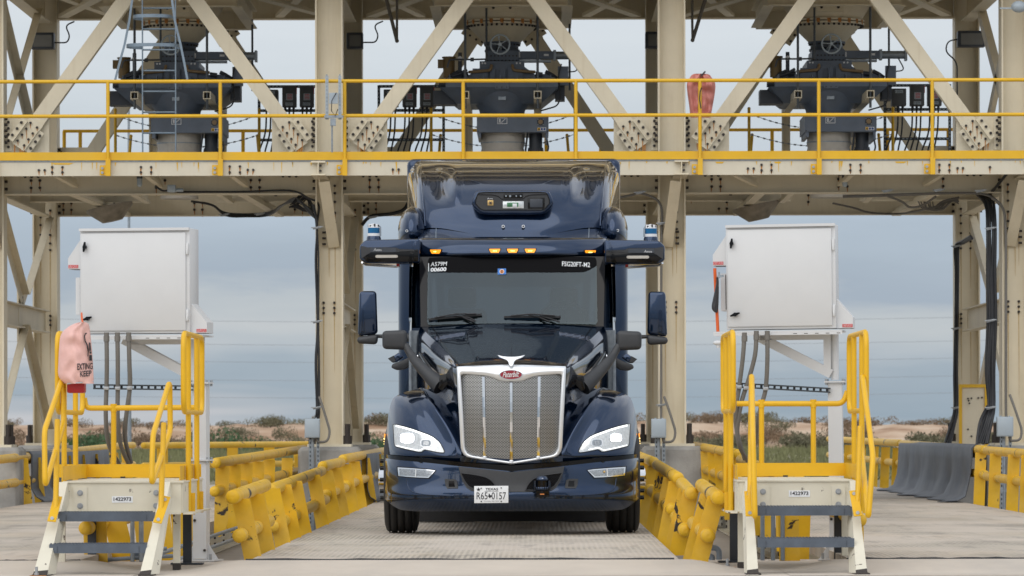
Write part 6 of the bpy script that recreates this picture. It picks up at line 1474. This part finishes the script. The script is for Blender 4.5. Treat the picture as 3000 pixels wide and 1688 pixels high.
def wiper(pts, arm):
    mb = MB(); q = [T(H2(a), b, wd(H2(a), b)-.03) for a, b in pts]
    for a, b in zip(q, q[1:]): mb.bar(a, b, .010, .020, (0,0,1))
    mb.tube([q[0].lerp(q[-1], .12)+V(0,-.02,.012), q[0].lerp(q[-1], .5)+V(0,-.045,.028), q[0].lerp(q[-1], .9)+V(0,-.02,.012)], .008, 6)
    for a in arm: mb.tube([T(H2(x), y, wd(H2(x), y)-.045) for x, y in a], .009, 6)
    mb.build('wiper', M['black'], ws)
wiper(((1254,936),(1300,931),(1350,926.5),(1411,921.5)), (((1330,925),(1352,927),(1368,935),(1388,943)), ((1352,927),(1378,932),(1393,941))))
wiper(((1476,929),(1540,928),(1590,928),(1642,929)), (((1550,923),(1580,930),(1610,943)), ((1580,926),(1612,934),(1640,944))))
# visor, cab cap and roof fairing
vpl = lambda h: .30*(abs(h)/276)**3
mb = MB(); VS = [(752.5,2.12),(748.5,2.03),(744,2.0),(728,2.01),(712,2.05),(700,2.12),(694,2.22)]
def vy(h, y): k = (h/276)**2; return y+k*(4.5 if y > 730 else (4 if y > 705 else 0))
def fv(u, v):
    h = 276*u; y, d = interp2(v, VS); hh = h*(1-.02*max(0,(710-y)/20)*0); return (hh, vy(h, y), d+vpl(h)+(.10 if u > .985 else 0))
surf(mb, fv, 40, 26)
visor = mb.build('sun_visor', M['navy'], TR, weld=True)
vd = lambda h, y: interp(y, [(694,2.22),(700,2.12),(712,2.05),(728,2.01),(744,2.0),(752,2.1)])+vpl(h)
ytop = lambda h: scurve(h, [(0,699),(60,694),(120,684),(170,674),(215,667),(245,666),(262,672),(274,690)])
mb = MB()
def fcap(u, v): h = 274*u; a = vy(h, 694); b = ytop(h); d = 2.22+vpl(h); return (h-(0), a+(min(a-.5, b)-a)*v, d+.62*v-.10*math.sin(math.pi*v)*.6)
surf(mb, fcap, 40, 12)
mb.build('cab_cap', M['navy'], TR, weld=True)
line('cap_seam', lambda h, y: 2.86+vpl(h), [(h, ytop(h)-1.5) for h in range(0, 272, 8)], .012, M['gloss_black'], TR, .03)
for sd in (-1,1): mb = MB(); mb.tube([T(224, y, 2.22+vpl(224)+.62*v-.05-.06*math.sin(math.pi*v), sd) for y, v in ((697,0),(686,.33),(676,.66),(668,1))], .0025, 5); mb.build('cap_joint', M['boxgrey'], TR)
RP = [(667,2.74),(650,2.755),(630,2.79),(605,2.85),(580,2.935),(555,3.05),(532,3.19),(512,3.37),(496,3.60),(484,3.88),(475,4.22),(470,4.55),(468.5,5.0)]
def rd(y): return scurve(y, [(a, b) for a, b in sorted(RP)])
RH = [(460,272),(480,271),(520,268),(570,263),(620,259),(700,255)]
def rdd(h, y):
    v = rd(y)+.26*(abs(h)/265)**2.3
    if y < 640:
        g = smooth01((640-y)/50)*smooth01((y-474)/25)
        k = (abs(h)-212)/32; v += g*(.14*math.exp(-k*k)*smooth01((610-y)/70)-.06*math.exp(-((abs(h)-168)/13)**2)*smooth01((600-y)/50))
    return v
mb = MB()
def froof(u, v): y, _ = interp2(v, RP); b = ytop(255*u) if v < .0001 else None; h = u*scurve(y, RH); yy = y+(ytop(h)-667+1)*(1-v)**3*(1 if v < 1 else 0); return (h, yy, rdd(h, y))
surf(mb, froof, 44, 56)
roof = mb.build('roof_fairing', M['navy'], TR, weld=True)
mb = MB()      # chamfered sides of the fairing
def fside(u, v):
    y, _ = interp2(v, RP); h0 = scurve(y, RH); k = u; h = h0+(314-h0)*smooth01(u*.55)*1.82*.55/.55 if False else h0+(312-h0)*math.sin(u*math.pi/2); return (h, y+u*(8 if y < 500 else 0), rdd(h0, y)+.12*u+1.9*(1-math.cos(u*math.pi/2)))
surf(mb, fside, 14, 40); mb.build('fairing_side', M['navy'], roof, weld=True)
mb = MB(); patch(mb, [[(0,468.5,5.0),(150,469,5.05),(272,471,5.16)],[(0,470,6.2),(150,470.5,6.2),(275,473,6.2)]], 4, 3); patch(mb, [[(272,471,5.16),(312,479,7.0)],[(275,473,6.2),(312,482,7.4)]], 3, 3); mb.build('fairing_top', M['navy'], roof)
for sd in (-1, 1): line('fairing_edge', lambda h, y: rdd(h, y), [(scurve(y, RH), y) for y in range(476, 664, 6)], .010, M['navy'], roof, .0, (sd,))
for px in (1472.5, 1531.5):
    mb = MB(); c = T(H2(px), 664-0.5, rdd(30,664)-.004); mb.cyl(c, c+V(0,-.012,0), .0165, n=14, m=0); mb.cyl(c+V(0,-.012,0), c+V(0,-.014,0), .0085, n=10, m=1); mb.build('camera_port', [M['logo'], M['gloss_black']], roof)
# sensor pod on the fairing
pod = [(110,566),(106,559.5),(88,558),(0,557.5),(-88,558),(-106,559.5),(-110,566),(-119,585),(-119,598),(-113,609),(-98,622),(-86,627),(-50,629),(0,628),(50,629),(86,627),(98,622),(113,609),(119,598),(119,585)]
pfl = lambda h, y: 2.72
mb = MB(); mb.prism([T(h, y, 2.75) for h, y in pod], (0,.42,0)); pdo = mb.build('sensor_pod', M['navy'], roof, bevel=.022, seg=3)
fi = [(102,569),(98,565),(80,563.5),(-80,563.5),(-98,565),(-102,569),(-108,585),(-108,597),(-95,611),(-84,615.5),(84,615.5),(95,611),(108,597),(108,585)]
pf = lambda h, y: 2.75
decal('pod_face', pf, fi, M['plastic'], pdo, .004, (-1,), 40)
line('pod_rim', pf, dense(fi, 10, True), .006, M['gloss_black'], pdo, .005, (-1,), True); line('pod_rim', pf, [(102,570),(60,571),(42,575),(32,583),(-30,583),(-40,575),(-58,571),(-102,570)], .005, M['gloss_black'], pdo, .005, (-1,))
def rect(name, x0, x1, y0, y1, m, off, thick=.006, b=.002):
    a = T(H2(x0), y1, 2.75-off); c = T(H2(x1), y0, 2.75-off); mb = MB(); mb.box(a.x, c.x, a.y, a.y+thick, a.z, c.z); return mb.build(name, M[m], pdo, bevel=b)
rect('pod_slot', 1474, 1530, 567, 580, 'gloss_black', .010); rect('pod_window', 1471.5, 1533, 590, 610.5, 'lens', .009); rect('pod_window', 1484, 1517, 593.5, 606, 'green', .014); rect('pod_window', 1500, 1513, 596.5, 606, 'logo', .0175)
rect('radar_panel', 1545, 1594, 579, 611, 'gloss_black', .009); rect('radar_panel', 1551, 1588, 583, 608, 'slate_dk', .014); rect('antenna_plate', 1427, 1444, 586.5, 602, 'gold', .010); rect('antenna_plate', 1431, 1440, 591, 598.5, 'hose', .0145)
mb = MB()
for a in range(6): c = T(H2(1435.5)+5*math.cos(R(60*a)), 594.5+5*math.sin(R(60*a)), 2.735); mb.cyl(c, c+V(0,-.004,0), .003, n=6)
c = T(H2(1435.5),594.5,2.735); mb.cyl(c, c+V(0,-.004,0), .009, n=6); mb.build('antenna_screw', M['ink'], pdo)
mb = MB()
for x in (1481,1493,1511,1524): c = T(H2(x),574.5,2.739); mb.cyl(c, c+V(0,-.004,0), .008 if x != 1493 else .011, n=10)
mb.build('pod_lens', M['galv'], pdo)
def logo(parent, px0, px1, y0, y1, d, m='logo'):   # a swash followed by small letters
    s = (YB+d)/F; o = T(H2(px0), y1, d); w = (px1-px0)*s; h = (y1-y0)*s; mb = MB()
    mb.tube([o+V(0,0,0), o+V(w*.14,0,h*.55), o+V(w*.22,0,h*.98)], .0016, 5); mb.tube([o+V(w*.22,0,h*.98), o+V(w*.22,0,h*.1)], .0016, 5); mb.tube([o+V(w*.08,0,h*.35), o+V(w*.24,0,h*.45)], .0014, 5); a = mb.build('maker_mark', M[m], parent)
    text('maker_letters', 'urora', M[m], parent, o+V(w*.29,0,h*.03), (1,0,0), (0,0,1), w*.71, h*.56)
logo(pdo, 1426, 1442, 579, 584, 2.735)
# cab side, pillars, sleeper
for sd in (-1, 1): mb = MB(); patch(mb, [[(276,758,2.28),(281,800,2.20),(284,870,2.05),(286,935,1.90),(283,946,1.90)],[(300,756,2.42),(302,800,2.36),(303,870,2.22),(303,935,2.10),(299,947,2.08)]], 6, 6, 0, (sd,)); mb.build('deflector', M['navy'], TR)
for sd in (-1,1):
    mb = MB(); g = []
    for d in (1.84,2.1,2.5,3.0,3.5): g.append([T(h-(d<1.9)*6, y, d, sd) for h, y in ((285,700),(293,740),(298,800),(300,900),(302,1000),(302,1100),(300,1190),(296,1260))])
    mb.grid(g, 0, True, flip=sd > 0); mb.build('cab_side', M['navy'], TR)
    mb = MB(); g = []
    for d in (2.02,2.6,3.1): g.append([T(301.5, 780, d, sd), T(304.5, 930, d, sd)])
    mb.grid(g); mb.build('side_window', M['glass'], TR)
    mb = MB(); mb.bar(T(288,968,1.95,sd), T(289,1180,1.95,sd), .10, .02, (0,1,0)); mb.build('door_sheen', M['galv'], TR)  # silver strip standing in for the reflection on the door
    mb = MB(); mb.box(min(T(150,1100,1.6,sd).x, T(296,1100,1.9,sd).x), max(T(150,1100,1.6,sd).x, T(296,1100,1.9,sd).x), YB+1.96, YB+2.0, 1.0, 2.1); mb.build('firewall', M['navy'], TR)
mb = MB(); s3 = (YB+3.3)/F; hw = 337*s3; zs = CAMH+(CY-628)*s3
mb.box(XC-hw, XC+hw, YB+3.2, YB+6.6, .75, zs); mb.build('sleeper', M['navy'], TR, bevel=.20, seg=7)
mb = MB(); hw2 = 312*(YB+5.0)/F; mb.box(XC-hw2, XC+hw2, YB+4.9, YB+6.55, zs-.35, CAMH+(CY-476)*(YB+5.6)/F); mb.build('sleeper_roof', M['navy'], TR, bevel=.07, seg=4)
for sd in (-1,1):
    mb = MB(); c = T(292,684,3.25,sd); mb.ball(c, 1, 28, sc=(.158,.46,.275)); e = mb.build('shoulder_fairing', M['navy'], TR)
    mb = MB(); q = T(H2(1190) if sd < 0 else 308,676,2.815,sd); mb.cyl(q, q+V(0,-.01,0), .014, n=12); mb.cyl(q+V(0,-.01,0), q+V(0,-.0115,0), .008, n=8, m=1); mb.build('port', [M['logo'], M['gloss_black']], e)
mb = MB()
for sd in (-1,1):
    mb.bar(T(330,700,3.36,sd), T(331,1176,3.36,sd), .012, .012, (0,1,0))
mb.build('fairing_joint', M['gloss_black'], TR)
# cab roof marker lamps
for px, y in ((1275,737),(1449,735),(1501,735),(1553,735),(1729,740)):
    h = H2(px); mb = MB(); pl = [(-17,-6.5),(17,-6.5),(16.5,-2),(12,6),(-12,6),(-16.5,-2)]
    q = lambda k, off: [T(h+a*k, y+b*k, vd(h+a*k, y+b*k)-off) for a, b in pl]
    mb.prism(q(1.12,.006), (0,.02,0)); ml = mb.build('marker_lamp', M['gloss_black'], visor); mb = MB(); mb.prism(q(.93,.012), (0,.006,0)); mb.build('lamp_lens', M['amber'], ml)
    mb = MB()
    for k in (-4,0,4): mb.ball(T(h+k, y, vd(h, y)-.014), .005, 6)
    mb.build('lamp_led', M['amber_led'], ml)
# side sensor bars with roof lidars
for sd in (-1, 1):
    oy = 0 if sd < 0 else 3.5; E = [(447,718),(430,702),(270,699),(270,770),(428,772),(447,760)]
    S_ = lambda h, y, d: T(h, y+oy, d, sd)
    mb = MB(); q = [S_(h, y, 2.06) for h, y in E]; mb.prism(q if sd > 0 else q[::-1], (0,.50,0)); sb = mb.build('sensor_bar', M['navy'], TR, bevel=.022, seg=3)
    mb = MB(); fc = [(443,727),(418,724),(342,724),(330,729),(275,730.5),(275,766),(424,767.5),(443,750)]; q = [S_(h, y, 2.052) for h, y in fc]; mb.prism(q, (0,.02,0)); fp = mb.build('front_panel', M['gloss_black'], sb, bevel=.004)
    mb = MB(); fc = [(444,722),(440,720),(418,725),(337,725.5),(329,731),(276,732),(276,735),(328,736),(334,738),(412,738),(424,744),(442,757)]; q = [S_(h, y, 2.047) for h, y in fc]; mb.prism(q, (0,.006,0)); mb.build('bezel', M['plastic'], fp)
    mb = MB(); a, b = S_(340,738,2.046), S_(416,726,2.046); mb.box(min(a.x,b.x), max(a.x,b.x), YB+2.041, YB+2.0465, a.z, b.z); mb.build('name_strip', M['slate_dk'], fp)
    mb = MB(); a, b = S_(397,750.5,2.045), S_(339,750.5,2.045); mb.bar(a, b, .012, .028, (0,0,1)); mb.cyl(a, a+V(0,.006,0), .014, n=12); mb.cyl(b, b+V(0,.006,0), .014, n=12); mb.build('window', M['hose'] if False else M['sleeve'], fp)
    if sd < 0: logo(fp, 1094, 1117, 726.5, 735, 2.038)
    else: logo(fp, 1886, 1909, 733, 741, 2.038)
    mb = MB(); a = S_(430,775,2.3); b = S_(340,781,2.35); mb.tube([S_(440,768,2.2), a, b, S_(330,778,2.35)], .012, 6); mb.build('lower_rim', M['satin'], sb)
    mb = MB(); a = S_(335,775,2.3); mb.box(a.x-.015, a.x+.015, a.y-.03, a.y+.03, a.z-.015, a.z+.02); mb.build('rear_lamp', M['sticker'], sb)
    c = S_(406,700,2.30); mb = MB(); mb.lathe([(.074,-.01),(.072,.012),(.066,.030)], c, n=24, m=0); mb.lathe([(.062,.030),(.062,.058)], c, n=28, m=1); mb.lathe([(.060,.058),(.060,.113)], c, n=28, m=2)
    mb.lathe([(.056,.113),(.056,.122),(.045,.145),(.0,.148)], c, n=24, m=1)
    for k in range(14): a = R(25.7*k); mb.box(c.x+.050*math.cos(a)-.008, c.x+.050*math.cos(a)+.008, c.y+.050*math.sin(a)-.006, c.y+.050*math.sin(a)+.006, c.z+.122, c.z+.122+.018+.006*(k % 3), 3 if k % 2 else 1)
    x = -sd*.07; mb.tube([c+V(x,-.02,.03), c+V(x,-.02,.115), c+V(x*.8,-.02,.135)], .006, 6, 4); mb.tube([c+V(-.05,-.02,.14), c+V(0,-.04,.152), c+V(.055,-.02,.14)], .005, 6, 1)
    mb.build('roof_lidar', [M['navy'], M['logo'], M['lidar_blue'], M['black'], M['galv']], sb)
# mirrors
def rbox(name, quad, d0, d1, m, parent, bev, seg=4):
    mb = MB(); q = [T(*p) for p in quad]; b = [T(p[0], p[1], d1-d0+p[2]) for p in quad]
    mb.hexa([q[0], q[1], b[1], b[0], q[3], q[2], b[2], b[3]]); return mb.build(name, m, parent, bevel=bev, seg=seg, angle=20)
for sd in (-1, 1):
    o = 1 if sd < 0 else -1
    X = lambda px, y, d: ((1500-px) if sd < 0 else -(1500-px)*1.0, y, d)
    def hx(px, y, d): return (o*(1500-px), y, d)
    def both(px, y, d): # mirrored pixel with the small lateral difference of the right side
        return (o*(1500-px)-(0 if sd < 0 else 1.0)+0, y+(0 if sd < 0 else 3), d)
    mm = rbox('mirror', [both(1047,985,1.95), both(1106,978,1.95), both(1102,852,1.95), both(1052,852,1.95)], 1.95, 2.10, M['navy'], TR, .035)
    rbox('mirror_foot', [both(1046,1006,1.94), both(1104,1009,1.94), both(1108,978,1.94), both(1045,986,1.94)], 1.94, 2.11, M['plastic'], mm, .035)
    mb = MB(); mb.tube([T(*both(1076,983,2.03)), T(*both(1100,984,2.03)), T(*both(1160,986,2.03)), T(*both(1215,990,2.0)), T(*both(1240,992,1.98))], [.016,.018,.026,.055,.05], 10); mb.build('mirror_arm', M['plastic'], mm)
    hm = rbox('hood_mirror', [both(1121,1022,.95), both(1194,1025,.95), both(1193,966,.95), both(1120,969,.95)], .95, 1.06, M['plastic'], TR, .040)
    mb = MB(); A = [both(1188,1010,.99), both(1205,1040,.95), both(1222,1062,.88), both(1250,1092,.80), both(1274,1114,.74), both(1293,1130,.70)]
    q = [V(*p) for p in spline([tuple(T(*p)) for p in A], 5)]; n = len(q); mb.tube(q, [.034+.060*(k/(n-1))**1.4 for k in range(n)], 12); mb.build('hood_mirror_arm', M['plastic'], hm)
    mb = MB(); q = [T(*both(a, b, .62)) for a, b in ((1290,1098),(1328,1092),(1326,1106),(1313,1128),(1296,1146),(1284,1138))]; mb.prism(q if sd > 0 else q[::-1], (0,.10,0)); mb.build('arm_base', M['gloss_black'], hm, bevel=.012)
    # camera pod low on the cab side
    mb = MB(); q = [T(*both(a, b, 2.0)) for a, b in ((1144,1076),(1160,1084),(1185,1081),(1213,1063),(1208,1042),(1170,1058),(1148,1066))]; mb.prism(q if sd > 0 else q[::-1], (0,.16,0)); cp = mb.build('side_camera_pod', M['plastic'], TR, bevel=.015)
    mb = MB(); q = [T(*both(a, b, 2.02)) for a, b in ((1141,1050),(1166,1032),(1182,1045),(1160,1061),(1147,1062))]; mb.prism(q if sd > 0 else q[::-1], (0,.12,0)); mb.build('camera_head', M['navy'], cp, bevel=.01)
    mb = MB(); q = [T(*both(a, b, 2.005)) for a, b in ((1135,1050),(1152,1041),(1158,1058),(1146,1060))]; mb.prism(q if sd > 0 else q[::-1], (0,.13,0)); mb.build('camera_hood', M['plastic'], cp); mb = MB(); mb.tube([T(*both(1210,1062,2.05)), T(*both(1226,1078,2.0)), T(*both(1236,1090,1.98))], .03, 8); mb.build('pod_arm', M['plastic'], cp)
mb = MB()
for sd in (-1,1): mb = MB(); mb.box(XC+sd*.605-.606, XC+sd*.605+.606, YB+5.75+.002*sd, YB+5.77+.002*sd, .092, .98); mb.build('underbody_blocker', M['black'], TR)  # black panels added to hide the rear wheels and darken below the truck
# wheels
def wheel(x, y, side, w=.30, parent=TR):
    c = V(x, y, ZD+.522); mb = MB(); hw = w/2; pr = [(.30,-hw+.02),(.44,-hw-.004),(.495,-hw+.012),(.515,-hw+.035)]
    for k in range(4):
        t = -hw+.055+k*(w-.11)/3
        pr += [(.521,t-.008),(.506,t-.006),(.506,t+.006),(.521,t+.008)]
    pr += [(.515,hw-.035),(.495,hw-.012),(.44,hw+.004),(.30,hw-.02)]; mb.lathe(pr, c, ax=(1,0,0), n=56, up=(0,0,1)); wh = mb.build('wheel', M['tyre'], parent)
    mb = MB(); a = side; mb.lathe([(.29,-.0),(.30,.10),(.26,.13),(.22,.10),(.13,.12),(.11,.19),(.05,.20)], c+V(a*.03,0,0), ax=(a,0,0), n=30, up=(0,0,1)); mb.build('rim', M['chrome'], wh)
    mb = MB()
    for k in range(10): q = 2*math.pi*k/10; p = c+V(a*.13,.19*math.cos(q),.19*math.sin(q)); mb.cyl(p, p+V(a*.08,0,0), .02, n=8)
    mb.build('lug_nut', M['gloss_black'], wh)
yx = YB+1.22; sw = yx/F
wheel(XC-(371-48)*sw, yx, -1, 96*sw); wheel(XC+(371-48)*sw, yx, 1, 96*sw)
for dy in (6.4, 7.7):
    for sd in (-1,1): wheel(XC+sd*.98, YB+dy, sd, .30); wheel(XC+sd*.66, YB+dy, sd, .28)
mb = MB()
for sd in (-1,1): mb.box(XC+sd*.42-.05, XC+sd*.42+.05, YB+.35, YB+8.6, .72, .98)
mb.build('frame_rail', M['black'], TR)
mb = MB(); mb.box(XC-.95, XC+.95, yx-.07, yx+.07, ZD+.40, ZD+.56); mb.box(XC-.30, XC+.30, YB+.7, YB+2.6, .45, 1.0); mb.box(XC-.8, XC+.8, YB+2.2, YB+3.6, .50, .95); mb.build('axle', M['black'], TR)
mb = MB()
for sd in (-1,1): mb.cyl((XC+sd*.82, YB+3.3, .72), (XC+sd*.82, YB+5.4, .72), .30, n=24)
mb.build('fuel_tank', M['chrome'], TR)
